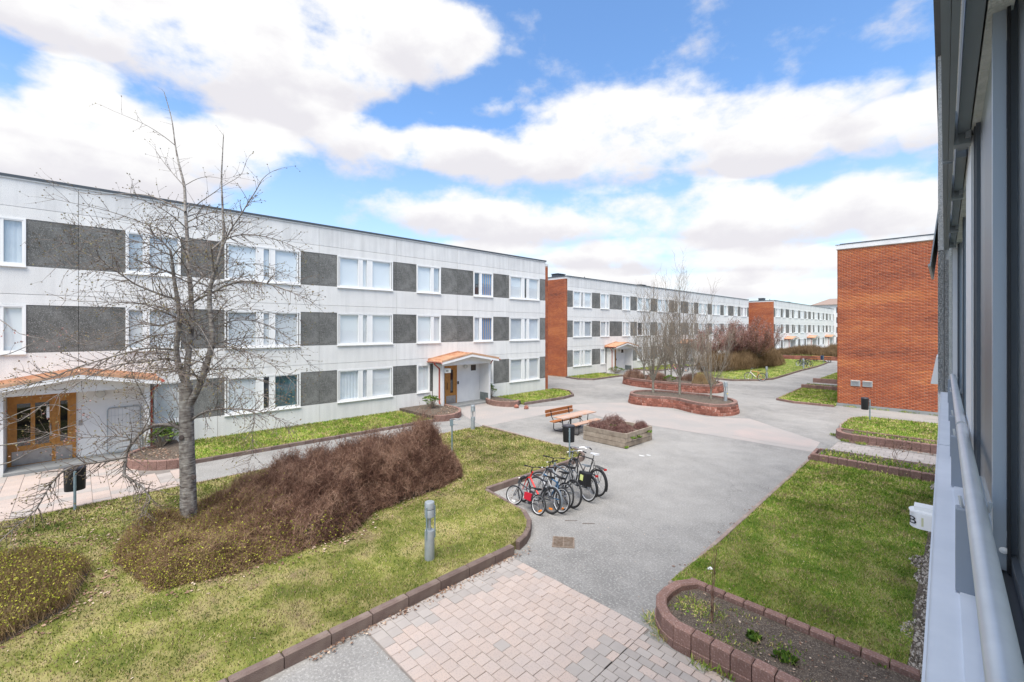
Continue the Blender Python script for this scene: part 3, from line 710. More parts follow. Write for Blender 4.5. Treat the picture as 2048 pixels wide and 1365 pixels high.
for i, (p, l) in enumerate((((-18.35, 18.2 - .02, .0), 'pale broken stone lying nearer the block bed'), ((-17.75, 18.35, 0), 'pale broken stone lying farther out on the asphalt'))):
    mb = MB(); mb.lathe([(.10, 0), (.15, .05), (.13, .15), (.06, .2)], 7); mb.v = [(x * rnd.uniform(.8, 1.3), y * rnd.uniform(.7, 1.1), z * rnd.uniform(.85, 1.1)) for x, y, z in mb.v]
    o = part('stone', mb, M_BLOCKP, None, loc=(p[0] + .45, p[1] - .35, 0), rot=(0, 0, i * 1.3)); o['label'] = l; o['category'] = 'stone'; o['group'] = 'broken stones by the porch bed'

# ---- planters in the square: four battered courses of blocks
def planter(lab, slab, pts, h=.6, courses=4, seed=1):
    kk = thing('planter_wall', lab, 'planter wall')
    base = spline(pts, .29)
    cx = sum(p[0] for p in base) / len(base); cy = sum(p[1] for p in base) / len(base)
    area = sum(base[i][0] * base[(i + 1) % len(base)][1] - base[(i + 1) % len(base)][0] * base[i][1] for i in range(len(base)))
    if area < 0: base.reverse()
    def inset(P, d):
        out = []
        for i, p in enumerate(P):
            a = Vector(P[i - 1]); b = Vector(P[(i + 1) % len(P)]); t = (b - a).normalized(); nrm = Vector((-t.y, t.x))
            out.append((p[0] + nrm.x * d, p[1] + nrm.y * d))
        return out
    ch = h / courses
    for c in range(courses):
        ring = inset(base, .03 * c)
        if c % 2:
            ring = [tuple((Vector(ring[i]) + Vector(ring[(i + 1) % len(ring)])) / 2) for i in range(len(ring))]
        ring = ring + [ring[0]]
        block_run(kk, ring, c * ch + (.004 if c else -.02), (c + 1) * ch - .004, .2, .012, M_BLOCKC, 'block', .012, jitter=.003, m2=M_BLOCKP if c < courses - 1 else M_BLOCK, p2=.5 if c < courses - 1 else 1.0)
    struct('soil', MB().prism(inset(base, .16), 0, h - .09), M_SOIL, slab, cat='soil')
    return inset(base, .25)
PN = planter('curved red block planter wall holding three bare trees and a lamp', 'bare soil of the nearer planter', [(-14.8, 24.7), (-14.3, 23.85), (-13.4, 23.6), (-12.2, 24.02), (-11.5, 24.1), (-10.5, 23.58), (-9.55, 23.33), (-8.85, 23.6), (-8.47, 24.4), (-8.55, 25.4), (-9.2, 26.4), (-10.5, 26.9), (-12.4, 26.9), (-14.1, 26.5), (-14.8, 25.6)])
PF = planter('farther curved red block planter wall behind the three trees', 'leafy soil of the farther planter', [(-20.0, 32.3), (-18.7, 31.3), (-16.9, 30.9), (-14.6, 30.95), (-12.95, 31.15), (-12.25, 31.8), (-12.15, 32.8), (-12.8, 34.2), (-15, 35), (-18, 35), (-19.8, 34)])

# ---- pavings
def paving(lab, x0, x1, y0, y1, w, h, m, along='x', skip=None, z=.022, gap=.008, stagger=.5, m2=None, f2=None, jit=.0025):
    kk = thing('paving', lab, 'paving'); kk['kind'] = 'structure'
    part('joint_bed', MB().add([(x0 - .02, y0 - .02, .006), (x1 + .02, y0 - .02, .006), (x1 + .02, y1 + .02, .006), (x0 - .02, y1 + .02, .006)], [(0, 1, 2, 3)]), M_SAND, kk)
    cache = {}
    ny = round((y1 - y0) / h)
    for j in range(ny):
        off = ((j % 2) * stagger if stagger is not None else rnd.uniform(.3, .7) if j % 2 else rnd.uniform(-.1, .1) % 1) * w
        x = x0 - off
        while x < x1 - .02:
            a = max(x, x0); b = min(x + w, x1); x += w
            if b - a < .02: continue
            cx, cy = (a + b) / 2, y0 + (j + .5) * h
            if skip and skip(cx, cy): continue
            mm = m2 if (f2 and f2(cx, cy)) else m
            key = (round(b - a, 3), mm.name)
            if key not in cache:
                hw = (b - a) / 2 - gap / 2; hh = h / 2 - gap / 2
                cache[key] = MB().cbox(-hw, hw, -hh, hh, -.0, .018, .004).mesh('paver', mm)
            put('paver', cache[key], kk, (cx, cy, .004 + rnd.uniform(-jit, jit)), (rnd.uniform(-.004, .004), rnd.uniform(-.004, .004), rnd.uniform(-.006, .006)))
paving('pinkish concrete slab paving at the foot of the near lawn', -6.28, -3.34, 3.07, 6.1, .196, .1894, M_PAVE, m2=M_PAVEG, f2=lambda x, y: x < -5.85 + rnd.uniform(-.15, .15) or (x > -3.7 and y < 5.5 and rnd.random() < .7) or rnd.random() < .03, stagger=None, gap=.006)
paving('small grey clinker paving beside the near bed wall', -3.338, -.1, 4.3, 5.94, .21, .137, M_PAVEG, m2=M_PAVE, f2=lambda x, y: rnd.random() < .35)
paving('grey slab path between the two weedy beds', -3.6, -.1, 19.75, 21.7, .3, .3, M_PAVEG)
paving('pale slab paving before the wide porch', -20.3, -15.75, -2.6, 2.3, .36, .36, M_PAVE, skip=lambda x, y: x < -17.5 and y > 1.25, m2=M_PAVEG, f2=lambda x, y: rnd.random() < .25)
M_CLINK = brick_sheet_mat('pink_clinker', (.385, .325, .295), (.345, .305, .285), (.27, .245, .225), .21, .105)
M_CLINK2 = brick_sheet_mat('pinker_clinker', (.41, .325, .295), (.38, .31, .285), (.28, .245, .225), .21, .105)
def sheet(px, z, m, lab):
    mb = MB(); P = [G(u, v) for u, v in px]
    mb.add([(p.x, p.y, z) for p in P], [tuple(range(len(P)))])
    o = struct('paving', mb, m, lab, cat='paving')
sheet([(919, 826), (966, 854), (1076, 832), (1150, 819), (1215, 838), (1306, 852), (1466, 878), (1564, 895), (1627, 905), (1640, 885), (1500, 838), (1411, 834), (1329, 818), (1257, 806), (1197, 806), (1120, 812), (1030, 816), (985, 812), (975, 803), (940, 806)], .005, M_CLINK, 'faded pink clinker band from the second porch across the square')
sheet([(1470, 862), (1500, 856), (1625, 880), (1618, 896), (1560, 889), (1466, 871)], .009, M_CLINK2, 'pinker clinker patch near the middle of the square')
sheet([(1247, 742), (1300, 722), (1330, 728), (1300, 745), (1262, 758)], .005, M_CLINK, 'faded clinker before the middle building porch')
for n_, (u, v, s) in enumerate(((1283, 912, .11), (1297, 911, .085))):
    p = G(u, v); mb = MB(); mb.add([(p.x + s * cos(a) * (1 + .3 * sin(3 * a)), p.y + s * .6 * sin(a), .0045) for a in [i * pi / 5 for i in range(10)]], [tuple(range(10))])
    o = struct('chalk_mark', mb, mat('chalk', (.62, .62, .60), .9, (.45, .45, .44), scale=20), ['larger faded white chalk blot on the asphalt', 'smaller faded white chalk blot on the asphalt'][n_], cat='chalk mark')
# dark damp patches and cracks stay in the asphalt; gravel strip by the own wall
X, Y = sample_poly([(-.95, 7.4), (-.1, 7.4), (-.1, 17.6), (-.95, 17.6)], 16000)
keep = X > -.58 + .18 * np.sin(Y * 2.1) * rng.random(len(X)) + .05 * np.sin(Y * 7); X, Y = X[keep], Y[keep]
Dv = rng.normal(size=(len(X), 3)); P = np.stack([X, Y, np.full(len(X), .115)], 1)
Sg = rng.uniform(.012, .03, len(X))
a0 = rng.uniform(0, 2 * pi, len(X))
tet = []
for kx in range(3):
    an = a0 + kx * 2 * pi / 3
    tet.append(P + np.stack([np.cos(an) * Sg, np.sin(an) * Sg, np.full(len(X), -.01)], 1))
tet.append(P + np.stack([np.zeros(len(X)), np.zeros(len(X)), Sg * .9], 1))
V = np.stack(tet, 1).reshape(-1, 3); b0 = np.arange(len(X))[:, None] * 4
Fc = np.concatenate([b0 + np.array([[0, 1, 3]]), b0 + np.array([[1, 2, 3]]), b0 + np.array([[2, 0, 3]])])
o = put('gravel', npmesh('gravel', V, Fc, M_GRAVEL)); o['kind'] = 'stuff'; o['label'] = 'strip of mixed gravel along the foot of the near wall'; o['category'] = 'gravel'
struct('soil', MB().prism([(-.6, 7.4), (-.05, 7.4), (-.05, 17.6), (-.6, 17.6)], 0, .105), M_SOIL, 'dark ground under the gravel strip', cat='soil')
# dry leaves
def litter(n, fn, smin=.02, smax=.05):
    P = []; D = []; S = []
    for _ in range(n):
        x, y, z = fn(); P.append((x, y, z + .008 + rnd.random() * .012)); a = rnd.uniform(0, 2 * pi); D.append((cos(a), sin(a), rnd.uniform(-.2, .3))); S.append(rnd.uniform(smin, smax))
    return leaves(P, D, S, .6, up=(0, 0, 1))
def along_front():
    y = rnd.uniform(2.2, 6.6); return (-6.27 + abs(rnd.gauss(0, .07)), y, .02)
def rpoly(poly, zf):
    xs = [p[0] for p in poly]; ys = [p[1] for p in poly]
    while True:
        x, y = rnd.uniform(min(xs), max(xs)), rnd.uniform(min(ys), max(ys))
        if in_poly(np.array([x]), np.array([y]), poly)[0]: return (x, y, zf(x, y))
RL = LAWNS[5][1]; RZ = LAWNS[5][2]
edgeH = lambda: (lambda t, k: (HEDGE_A[k][0] + (HEDGE_A[k + 1][0] - HEDGE_A[k][0]) * t + rnd.gauss(.05, .22), HEDGE_A[k][1] + (HEDGE_A[k + 1][1] - HEDGE_A[k][1]) * t, 0))(rnd.random(), rnd.randrange(0, 6))
def eh():
    x, y, z = edgeH(); return (x, y, L1z(x, y) + .01)
def ehb():
    t = rnd.random(); x = -9.35 + rnd.gauss(0, .22) - .8 * t * t; y = -2.5 + 3 * t; return (x, y, L1z(x, y) + .01)
lit = [litter(420, along_front, .02, .055), litter(520, eh, .03, .08), litter(300, ehb, .03, .08), litter(420, lambda: rpoly(RL, RZ), .015, .045),
       litter(1900, lambda: rpoly([(-15.5, -4), (-12.8, -4), (-9.4, -.3), (-10.5, .4), (-13, 2.4), (-15.4, 1.2)], L1z), .03, .09), litter(700, lambda: rpoly(L1, L1z), .02, .055),
       litter(120, lambda: (-3.72 - abs(rnd.gauss(0, .08)), rnd.uniform(8, 17.5), .005), .02, .06), litter(260, lambda: rpoly([(-3.3, 6.3), (-.5, 6.3), (-.5, 7.2), (-3.1, 7.2)], lambda x, y: .235), .015, .045),
       litter(160, lambda: (rnd.uniform(-9.0, -8.2), rnd.uniform(8.1, 12), .005), .02, .06), litter(260, lambda: (rnd.uniform(-3.3, -.3), 21.78 + rnd.gauss(0, .07), .02), .03, .07),
       litter(450, lambda: rpoly(bedB, lambda x, y: .27), .03, .08), litter(450, lambda: rpoly(bedA, lambda x, y: .25), .03, .08), litter(350, lambda: rpoly(bedC, lambda x, y: .23), .03, .08),
       litter(250, lambda: rpoly(PF, lambda x, y: .52), .03, .07), litter(120, lambda: rpoly([(-6.2, 2), (-3.7, 3), (-3.7, 9), (-6.2, 9)], lambda x, y: .022), .012, .03)]
V, Fc = join_np(lit)
o = put('fallen_leaves', npmesh('fallen_leaves', V, Fc, M_LITTER)); o['kind'] = 'stuff'; o['label'] = 'dry brown leaves scattered along kerbs and under hedges'; o['category'] = 'fallen leaves'
p = G(1419, 1142, .1); mb = MB(); mb.add([(-.05, -.03, 0), (.02, -.05, .02), (.06, .02, .01), (.0, .05, .03), (-.05, .03, .0)], [(0, 1, 2, 3, 4)])
o = part('paper_scrap', mb, M_FRAME, None, loc=(p.x, p.y, .13)); o['label'] = 'crumpled white paper scrap on the right lawn edge'; o['category'] = 'paper'
#@@BUILD
# ================================================================== BUILDINGS
BAND = [(.95, 2.49), (3.72, 5.27), (6.54, 8.06)]
JZ = [.06, 2.83, 5.62, 8.43, 9.30]
MODW = 4.06
def rect_mb(x0, x1, y0, y1, z0, z1): return MB().box(x0, x1, y0, y1, z0, z1)
PCACHE = {}
def panel(name, parent, y0, y1, z0, z1, m, x0=-.13, x1=0.0, gap=.006):
    key = (name, round(y1 - y0, 3), round(z1 - z0, 3), m.name, x0, x1)
    if key not in PCACHE:
        w = y1 - y0; h = z1 - z0
        PCACHE[key] = MB().box(x0, x1, gap, w - gap, gap, h - gap).mesh(name, m)
    return put(name, PCACHE[key], parent, (0, y0, z0))

def window(parent, y0, w, z0, h, lights, kind='blind', open_light=None, mirrored=False, fine=True):
    """casement window: white casing and mullions, panes, blinds behind; lights = list of (start, end) fractions"""
    if mirrored: lights = [(1 - b, 1 - a) for a, b in reversed(lights)]
    key = ('win', round(w, 3), round(h, 3), tuple(lights))
    if key not in PCACHE:
        mb = MB(); xo, xi = .028, -.12
        e = .055
        mb.box(xi, xo, 0, e, 0, h); mb.box(xi, xo, w - e, w, 0, h)
        mb.box(xi, xo - .002, e, w - e, h - e, h); mb.box(xi, xo - .002, e, w - e, 0, e + .02)
        for i in range(len(lights) - 1):
            a = lights[i][1] * w; b = lights[i + 1][0] * w
            mb.box(xi, xo - .02, a, b, e + .02, h - e)
        # sash bars round every light
        for a, b in lights:
            a *= w; b *= w; s = .036
            mb.box(-.07, xo - .012, a, a + s, e + .02, h - e); mb.box(-.07, xo - .012, b - s, b, e + .02, h - e)
            mb.box(-.07, xo - .014, a + s, b - s, h - e - s, h - e); mb.box(-.07, xo - .014, a + s, b - s, e + .02, e + .02 + s)
        PCACHE[key] = mb.mesh('window', M_FRAME)
    wo = put('window', PCACHE[key], parent, (0, y0, z0))
    ks = ('sill', round(w, 3))
    if ks not in PCACHE: PCACHE[ks] = MB().box(-.02, .075, -.01, w + .01, -.035, -.004).mesh('sill', M_FRAME)
    put('sill', PCACHE[ks], wo)
    for i, (a, b) in enumerate(lights):
        a *= w; b *= w
        kd = kind[min(i, len(kind) - 1)] if isinstance(kind, (list, tuple)) else kind
        kp = ('pane', round(b - a, 3), round(h, 3))
        if kp not in PCACHE: PCACHE[kp] = MB().add([(-.035, 0, .07), (-.035, b - a, .07), (-.035, b - a, h - .06), (-.035, 0, h - .06)], [(0, 1, 2, 3)]).mesh('pane', M_GLASS)
        if open_light == i:
            put('pane', PCACHE[kp], wo, (.0, a, 0), (0, radians(3), 0))
        else:
            put('pane', PCACHE[kp], wo, (0, a, 0))
        if kd == 'none': continue
        mm = {'blind': M_BLIND, 'curtain': M_BLIND2, 'teal': M_TEAL, 'stripe': M_STRIPE, 'room': M_ROOM}[kd]
        drop = 1.0
        kb = ('cur', kd, round(b - a, 3), round(h, 3))
        if kb not in PCACHE:
            mb = MB(); nf = max(6, int((b - a) / .05)); vs = []; fs = []
            for q in range(nf + 1):
                y = (b - a) * q / nf; x = -.10 - (.012 * cos(q * 2.1) if kd in ('curtain', 'teal', 'stripe') else 0)
                vs += [(x, y, .05), (x, y, h - .04)]
            for q in range(nf): fs.append((2 * q, 2 * q + 2, 2 * q + 3, 2 * q + 1))
            PCACHE[kb] = mb.add(vs, fs).mesh('curtain', mm)
        put('curtain' if kd != 'room' else 'dark_room', PCACHE[kb], wo, (0, a, 0))
    return wo

def stripe_mat():
    m = bpy.data.materials.new('striped_curtain'); m.use_nodes = True; t = m.node_tree; b = t.nodes['Principled BSDF']; b.inputs['Roughness'].default_value = .8
    tc = N(t, 'ShaderNodeTexCoord'); w = N(t, 'ShaderNodeTexWave', wave_type='BANDS', bands_direction='Y'); w.inputs['Scale'].default_value = 1.9; w.inputs['Distortion'].default_value = 1.5; w.inputs['Detail Scale'].default_value = .7
    link(t, tc.outputs['Object'], w.inputs['Vector'])
    cr = N(t, 'ShaderNodeValToRGB'); link(t, w.outputs[0], cr.inputs[0]); e = cr.color_ramp.elements
    e[0].position = .45; e[0].color = (.12, .30, .58, 1); e[1].position = .55; e[1].color = (.62, .42, .22, 1)
    link(t, cr.outputs[0], b.inputs['Base Color']); return m
M_STRIPE = stripe_mat()
L3 = [(.035, .40), (.475, .575), (.63, .965)]
L2 = [(.034, .60), (.68, .966)]

def brick_mesh(w, h, z0, face='-y', bw=.25, bh=.0755, g=.012, skip=None):
    """running bond of single bricks over a w x h wall, bricks 7 mm proud of the mortar"""
    bx = []
    rows = int(h / bh)
    for r in range(rows):
        off = -(r % 2) * bw / 2
        x = off
        while x < w - .03:
            a = max(x, 0); b = min(x + bw, w); x += bw
            if b - a < .05: continue
            bx.append((a + g / 2, b - g / 2, z0 + r * bh + g / 2, z0 + (r + 1) * bh - g / 2))
    B = np.array(bx); n = len(B); V = np.zeros((n, 8, 3))
    jit = rng.uniform(.004, .010, n)
    for k, (i, j) in enumerate(((0, 2), (1, 2), (1, 3), (0, 3))):
        V[:, k, 0] = B[:, i]; V[:, k, 2] = B[:, j]; V[:, k, 1] = 0.012
        V[:, 4 + k, 0] = B[:, i]; V[:, 4 + k, 2] = B[:, j]; V[:, 4 + k, 1] = -jit
    b0 = np.arange(n)[:, None] * 8
    F = np.concatenate([b0 + np.array([f]) for f in ((4, 5, 6, 7), (0, 1, 5, 4), (1, 2, 6, 5), (2, 3, 7, 6), (3, 0, 4, 7))])
    return npmesh('brick', V.reshape(-1, 3), F, M_BRICK)

def porch(parent, S, big=False, number=None, detail=True):
    """gabled entrance porch centred on S (local y)"""
    W0, W1, XF = -1.78, 1.83, .90
    po = part('porch', MB().box(0.02, XF, S + W0, S + W0 + .14, .0, 2.50), M_PORCH, parent)
    part('side_wall', MB().box(0.02, XF, S + W1 - .14, S + W1, .0, 2.50), M_PORCH, po)
    part('entrance_wall', MB().box(.004, .03, S + W0 + .14, S + W1 - .14, .1, 2.55), M_PORCH, po)
    part('step', MB().box(.0, XF + .12, S + W0 + .14, S + W1 - .14, .0, .10), M_SLAB, po)
    # board joints on the outside of the left wall
    part('boards', MB().box(.05, XF - .02, S + W0 - .012, S + W0 - .001, .28, 2.48).box(.05, XF - .02, S + W1 + .001, S + W1 + .012, .28, 2.48), M_PORCH, po)
    # front beam with a shallow triangular gable
    part('gable_board', MB().add([(XF - .02, S + W0, 2.42), (XF - .02, S + W1, 2.42), (XF - .02, S + W1, 2.60), (XF - .02, S, 2.92), (XF - .02, S + W0, 2.60),
                                  (XF + .05, S + W0, 2.42), (XF + .05, S + W1, 2.42), (XF + .05, S + W1, 2.60), (XF + .05, S, 2.92), (XF + .05, S + W0, 2.60)],
                                 [(4, 3, 2, 1, 0), (5, 6, 7, 8, 9), (0, 1, 6, 5), (1, 2, 7, 6), (2, 3, 8, 7), (3, 4, 9, 8), (4, 0, 5, 9)]), M_PORCH, po)
    part('soffit', MB().box(.03, XF - .02, S + W0 + .14, S + W1 - .14, 2.50, 2.56), M_PORCH, po)
    e = 2.10; RX = 1.38
    def slope(sg, dz0, dz1, xa, xb, y_in=0.0, y_out=e):
        zr = 3.03; ze = 2.66
        def z(y): return zr + (ze - zr) * y / e
        ya, yb = S + sg * y_in, S + sg * y_out
        return [(xa, ya, z(y_in) + dz0), (xb, ya, z(y_in) + dz0), (xb, yb, z(y_out) + dz0), (xa, yb, z(y_out) + dz0), (xa, ya, z(y_in) + dz1), (xb, ya, z(y_in) + dz1), (xb, yb, z(y_out) + dz1), (xa, yb, z(y_out) + dz1)]
    FB = [(0, 3, 2, 1), (4, 5, 6, 7), (0, 1, 5, 4), (1, 2, 6, 5), (2, 3, 7, 6), (3, 0, 4, 7)]
    rf = MB()
    for sg in (-1, 1): rf.add(slope(sg, .0, .05, .0, RX + .02), FB)
    part('roof', rf, M_COPPER, po)
    sm = MB()
    for sg in (-1, 1):
        n = 5
        for i in range(n): sm.add(slope(sg, .05, .085, .02 + i * (RX - .04) / (n - 1), .045 + i * (RX - .04) / (n - 1)), FB)
        sm.add(slope(sg, .05, .15, .0, .03), FB); sm.add(slope(sg, .05, .11, RX - .02, RX + .025), FB)
    sm.box(.0, RX + .02, S - .03, S + .03, 3.07, 3.125)
    part('roof_seam', sm, M_COPPER, po)
    bb = MB()
    for sg in (-1, 1): bb.add(slope(sg, -.13, -.002, RX - .03, RX + .01), FB)
    part('barge_board', bb, M_FRAME, po)
    ls = MB()
    for sg in (-1, 1): ls.add(slope(sg, -.03, -.003, .02, RX - .03), FB)
    part('roof_lining', ls, M_PORCH, po)
    for sg in (-1, 1):
        y = S + sg * (e + .045)
        gt = MB(); seg = 8; vs = []; fs = []
        for xx in (.02, RX + .03):
            for k in range(seg + 1):
                a = pi + pi * k / seg; vs.append((xx, y + .055 * cos(a), 2.665 + .06 * sin(a)))
        for k in range(seg): fs.append((k, k + 1, seg + 2 + k, seg + 1 + k))
        part('gutter', gt.add(vs, fs), M_RED, po)
        yw = S + (W0 - .055 if sg < 0 else W1 + .055)
        xp = XF - .17
        part('downpipe', MB().tube([(xp, y, 2.62), (xp, y, 2.53), (xp, (y + yw) / 2, 2.40), (xp, yw, 2.27), (xp, yw, .42), (xp + .06, yw - sg * .0, .30)], .038, 10), M_RED, po, smooth=True)
    part('lamp', MB().lathe([(.0, -.0), (.12, .02), (.14, .06), (.12, .1), (.0, .12)], 14).xform(Matrix.Rotation(radians(90), 4, 'Y')), mat('lamp_glass', (.55, .55, .52), .3), po, True, (.035, S + .55, 2.22))
    # tiles low on the inside of the right wall
    for i in range(4):
        part('wall_tile', MB().cbox(.10 + i * .19, .28 + i * .19, S + W1 - .16, S + W1 - .141, .12, .58, .003), M_SLATE, po)
    if not big: part('vent_grille', MB().box(.03, .05, S + 1.0, S + 1.38, 1.93, 2.28).box(.05, .06, S + 1.02, S + 1.36, 1.96, 2.25), mat('brown_vent', (.07, .055, .045), .6), po)
    # door
    d0, d1 = (S - 1.62, S - .06) if big else (S - 1.02, S - .12)
    if not big: d0, d1 = S - .92 - .05, S - .10
    zt = 2.36; z0 = .10
    dr = MB(); t = .075; xo = .075
    dr.box(.02, xo, d0, d0 + t, z0, zt).box(.02, xo, d1 - t, d1, z0, zt).box(.02, xo - .002, d0 + t, d1 - t, zt - t - .05, zt)
    leafs = [(d0 + t, d0 + (d1 - d0) * .66), (d0 + (d1 - d0) * .66, d1 - t)] if big else [(d0 + t, d1 - t)]
    do = None; plates = []; panes = []
    for li, (a, b) in enumerate(leafs):
        w = b - a
        cols = [(a + .13, a + w / 2 - .05), (a + w / 2 + .05, b - .10)] if (big and li == 0) else [(a + .15, b - .13)] if big else [(a + w * .44, a + w * .72)]
        dr.box(.03, .06, a, b, z0, .62)             # bottom rail behind the plate
        dr.box(.03, .062, a, b, zt - t - .20, zt - t - .05)
        dr.box(.03, .061, a, b, .62, .72)
        xs = [a] + [q for c in cols for q in c] + [b]
        for i in range(0, len(xs), 2): dr.box(.03, .060, xs[i], xs[i + 1], .72, zt - t - .20)
        for c in cols: panes.append((c[0], c[1], .72, zt - t - .20))
        plates.append((a + .015, b - .015))
    if big: dr.box(.03, .085, leafs[0][1] - .045, leafs[0][1] + .045, z0, zt - t)
    do = part('door', dr, M_WOODDOOR, parent)
    for a, b, c, d in panes:
        part('door_glass', MB().add([(.045, a, c), (.045, b, c), (.045, b, d), (.045, a, d)], [(0, 1, 2, 3)]), M_GLASSD, do)
        part('dark_room', MB().add([(.032, a, c), (.032, b, c), (.032, b, d), (.032, a, d)], [(0, 1, 2, 3)]), M_ROOM, do)
    for a, b in plates: part('kick_plate', MB().box(.06, .068, a, b, z0 + .02, .56), M_STEEL, do)
    hy = leafs[0][1] - .07 if big else d0 + t + .07
    part('handle', MB().tube([(.06, hy, .95), (.12, hy, 1.0), (.12, hy, 1.3), (.06, hy, 1.35)], .014, 8), M_BLACK if not big else M_STEEL, do, True)
    part('intercom', MB().cbox(.03, .055, d1 + .06, d1 + .16, 1.18, 1.36, .01), M_STEEL if big else M_BLACK, po)
    if big:
        part('notice', MB().box(.047, .050, d0 + .86, d0 + 1.06, 1.55, 1.92), M_FRAME, do)
        part('notice', MB().box(.032, .036, S + 1.02, S + 1.32, 1.45, 1.62), M_FRAME, po)
    if number:
        nb = part('number_sign', MB().cbox(XF - .10, XF + .16, S + W0 + .14, S + W0 + .50, 2.03, 2.27, .012), M_FRAME, po)
        part('number_sign', MB().box(XF + .161, XF + .166, S + W0 + .16, S + W0 + .48, 2.05, 2.25), mat('sign_cream', (.80, .78, .66), .5), po)
        txt(number, .17, M_BLACK, po, (XF + .169, S + W0 + .24, 2.09), (radians(90), 0, radians(90)))
    return po

def txt_mesh(s, size):
    cu = bpy.data.curves.new('lettering', 'FONT'); cu.body = s; cu.size = size; cu.extrude = .0015; cu.align_x = 'CENTER'
    o = bpy.data.objects.new('lettering_tmp', cu); COL.objects.link(o)
    bpy.context.view_layer.update()
    dg = bpy.context.evaluated_depsgraph_get()
    me = bpy.data.meshes.new_from_object(o.evaluated_get(dg))
    bpy.data.objects.remove(o); me.name = 'lettering'
    return me
def txt(s, size, m, parent, loc, rot):
    me = txt_mesh(s, size); me.materials.clear(); me.materials.append(m)
    return put('lettering', me, parent, loc, rot)

def row_house(name, label, Xf, Y0, Y1, stairs, porches, mods, group=None, end0=False, end1=False, winspec=None, ground_skip=True, porchkw=None):
    """three-storey concrete panel block; local frame: x=0 facade, y along the street from Y0"""
    b = thing(name, label, 'building', (Xf, Y0, 0), group=group)
    L = Y1 - Y0
    part('wall', MB().box(-10.5, -.30, .02, L - .02, 0, 9.28), M_CORE, b)
    part('plinth', MB().box(-.30, -.03, 0, L, -.02, .06), M_JOINT, b)
    part('joint_backing', MB().box(-.135, -.125, 0, L, .06, .93).box(-.135, -.125, 0, L, 2.50, 3.70).box(-.135, -.125, 0, L, 5.28, 6.52).box(-.135, -.125, 0, L, 8.07, 9.3), M_JOINT, b)
    part('parapet', MB().box(-10.5, .035, -.02, L + .02, 9.30, 9.345), M_FRAME, b)
    part('roof_edge', MB().box(-10.5, .06, -.05, L + .05, 9.345, 9.43), M_ROOFM, b)
    wins = []
    for S in stairs:
        wins += [(S + 1.22, 1.62, 2, True), (S - 1.22 - 1.62, 1.62, 2, False), (S + 4.30, 2.98, 3, False), (S - 4.30 - 2.98, 2.98, 3, True)]
    wins = sorted([w for w in wins if w[0] > .02 and w[0] + w[1] < L - .02])
    for mi in range(len(mods) - 1):
        a, c = mods[mi], mods[mi + 1]
        zs = [(JZ[0], BAND[0][0]), (BAND[0][1], JZ[1]), (JZ[1], BAND[1][0]), (BAND[1][1], JZ[2]), (JZ[2], BAND[2][0]), (BAND[2][1], JZ[3]), (JZ[3], JZ[4])]
        for i, (z0, z1) in enumerate(zs):
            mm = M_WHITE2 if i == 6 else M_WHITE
            if i == 0:
                # the entrance interrupts the lowest panel
                segs = [(a, c)]
                for S in porches:
                    ns = []
                    for p, q in segs:
                        lo, hi = S - 1.8, S + 1.85
                        if hi <= p or lo >= q: ns.append((p, q)); continue
                        if lo > p: ns.append((p, lo))
                        if hi < q: ns.append((hi, q))
                    segs = ns
                for p, q in segs: panel('white_panel', b, p, q, z0, z1, mm)
            else: panel('white_panel', b, a, c, z0, z1, mm)
        for s, (z0, z1) in enumerate(BAND):
            cuts = []
            for wy, ww, k, mir in wins:
                cuts.append((wy, wy + ww))
            if s == 0:
                cuts = [cc for cc in cuts if not any(cc[0] < S + 1.9 and cc[1] > S - 1.9 for S in porches)]
                for S in porches: cuts.append((S - 1.8, S + 1.85))
                for S in porches:     # narrow ground-floor lights left and right of the porches
                    cuts.append((S - 2.82, S - 1.98)); cuts.append((S + 2.02, S + 2.86))
            p = a
            for q0, q1 in sorted(cuts):
                if q1 <= a or q0 >= c: continue
                if q0 > p + .03: panel('dark_panel', b, p, q0, z0, z1, M_DARK, -.13, -.012)
                p = max(p, q1)
            if p < c - .03: panel('dark_panel', b, p, c, z0, z1, M_DARK, -.13, -.012)
    r2 = random.Random(int(abs(Xf) * 10))
    for s, (z0, z1) in enumerate(BAND):
        for wi, (wy, ww, k, mir) in enumerate(wins):
            if s == 0 and any(wy < S + 1.9 and wy + ww > S - 1.9 for S in porches): continue
            spec = (winspec or {}).get((wi, s))
            kd = spec if spec else ['blind' if r2.random() < .62 else r2.choice(['curtain', 'curtain', 'room', 'blind']) for _ in range(k)]
            window(b, wy, ww, z0 - .02, z1 - z0 + .02, L3 if k == 3 else L2, kd, mirrored=mir)
    for S in porches:
        for lo in (S - 2.82, S + 2.02):
            if lo > 0 and lo + .84 < L: window(b, lo, .84, BAND[0][0] - .02, 1.56, [(.065, .935)], 'blind')
        porch(b, S, **((porchkw or {}).get(round(S, 2), {})))
    if end0:
        part('end_wall', MB().box(-10.5, -.02, -.30, .0, 0, 9.13), M_MORTAR, b)
        o = put('brick', brick_mesh(10.48, 9.06, .07), b, (-10.5, -.30, 0), kind='stuff')
        me = brick_mesh(.30, 9.06, .07); o = put('brick', me, b, (-.02, -.30, 0), (0, 0, radians(90)), kind='stuff')
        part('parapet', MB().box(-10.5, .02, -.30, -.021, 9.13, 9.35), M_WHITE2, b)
        part('roof_edge', MB().box(-10.5, .05, -.36, -.051, 9.35, 9.41), M_ROOFM, b)
    if end1:
        part('end_wall', MB().box(-10.5, -.06, L, L + .33, 0, 9.05), M_MORTAR, b)
        put('brick', brick_mesh(.33, 8.98, .07), b, (-.06, L, 0), (0, 0, radians(90)), kind='stuff')
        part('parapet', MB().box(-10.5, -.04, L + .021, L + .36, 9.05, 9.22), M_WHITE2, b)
    return b

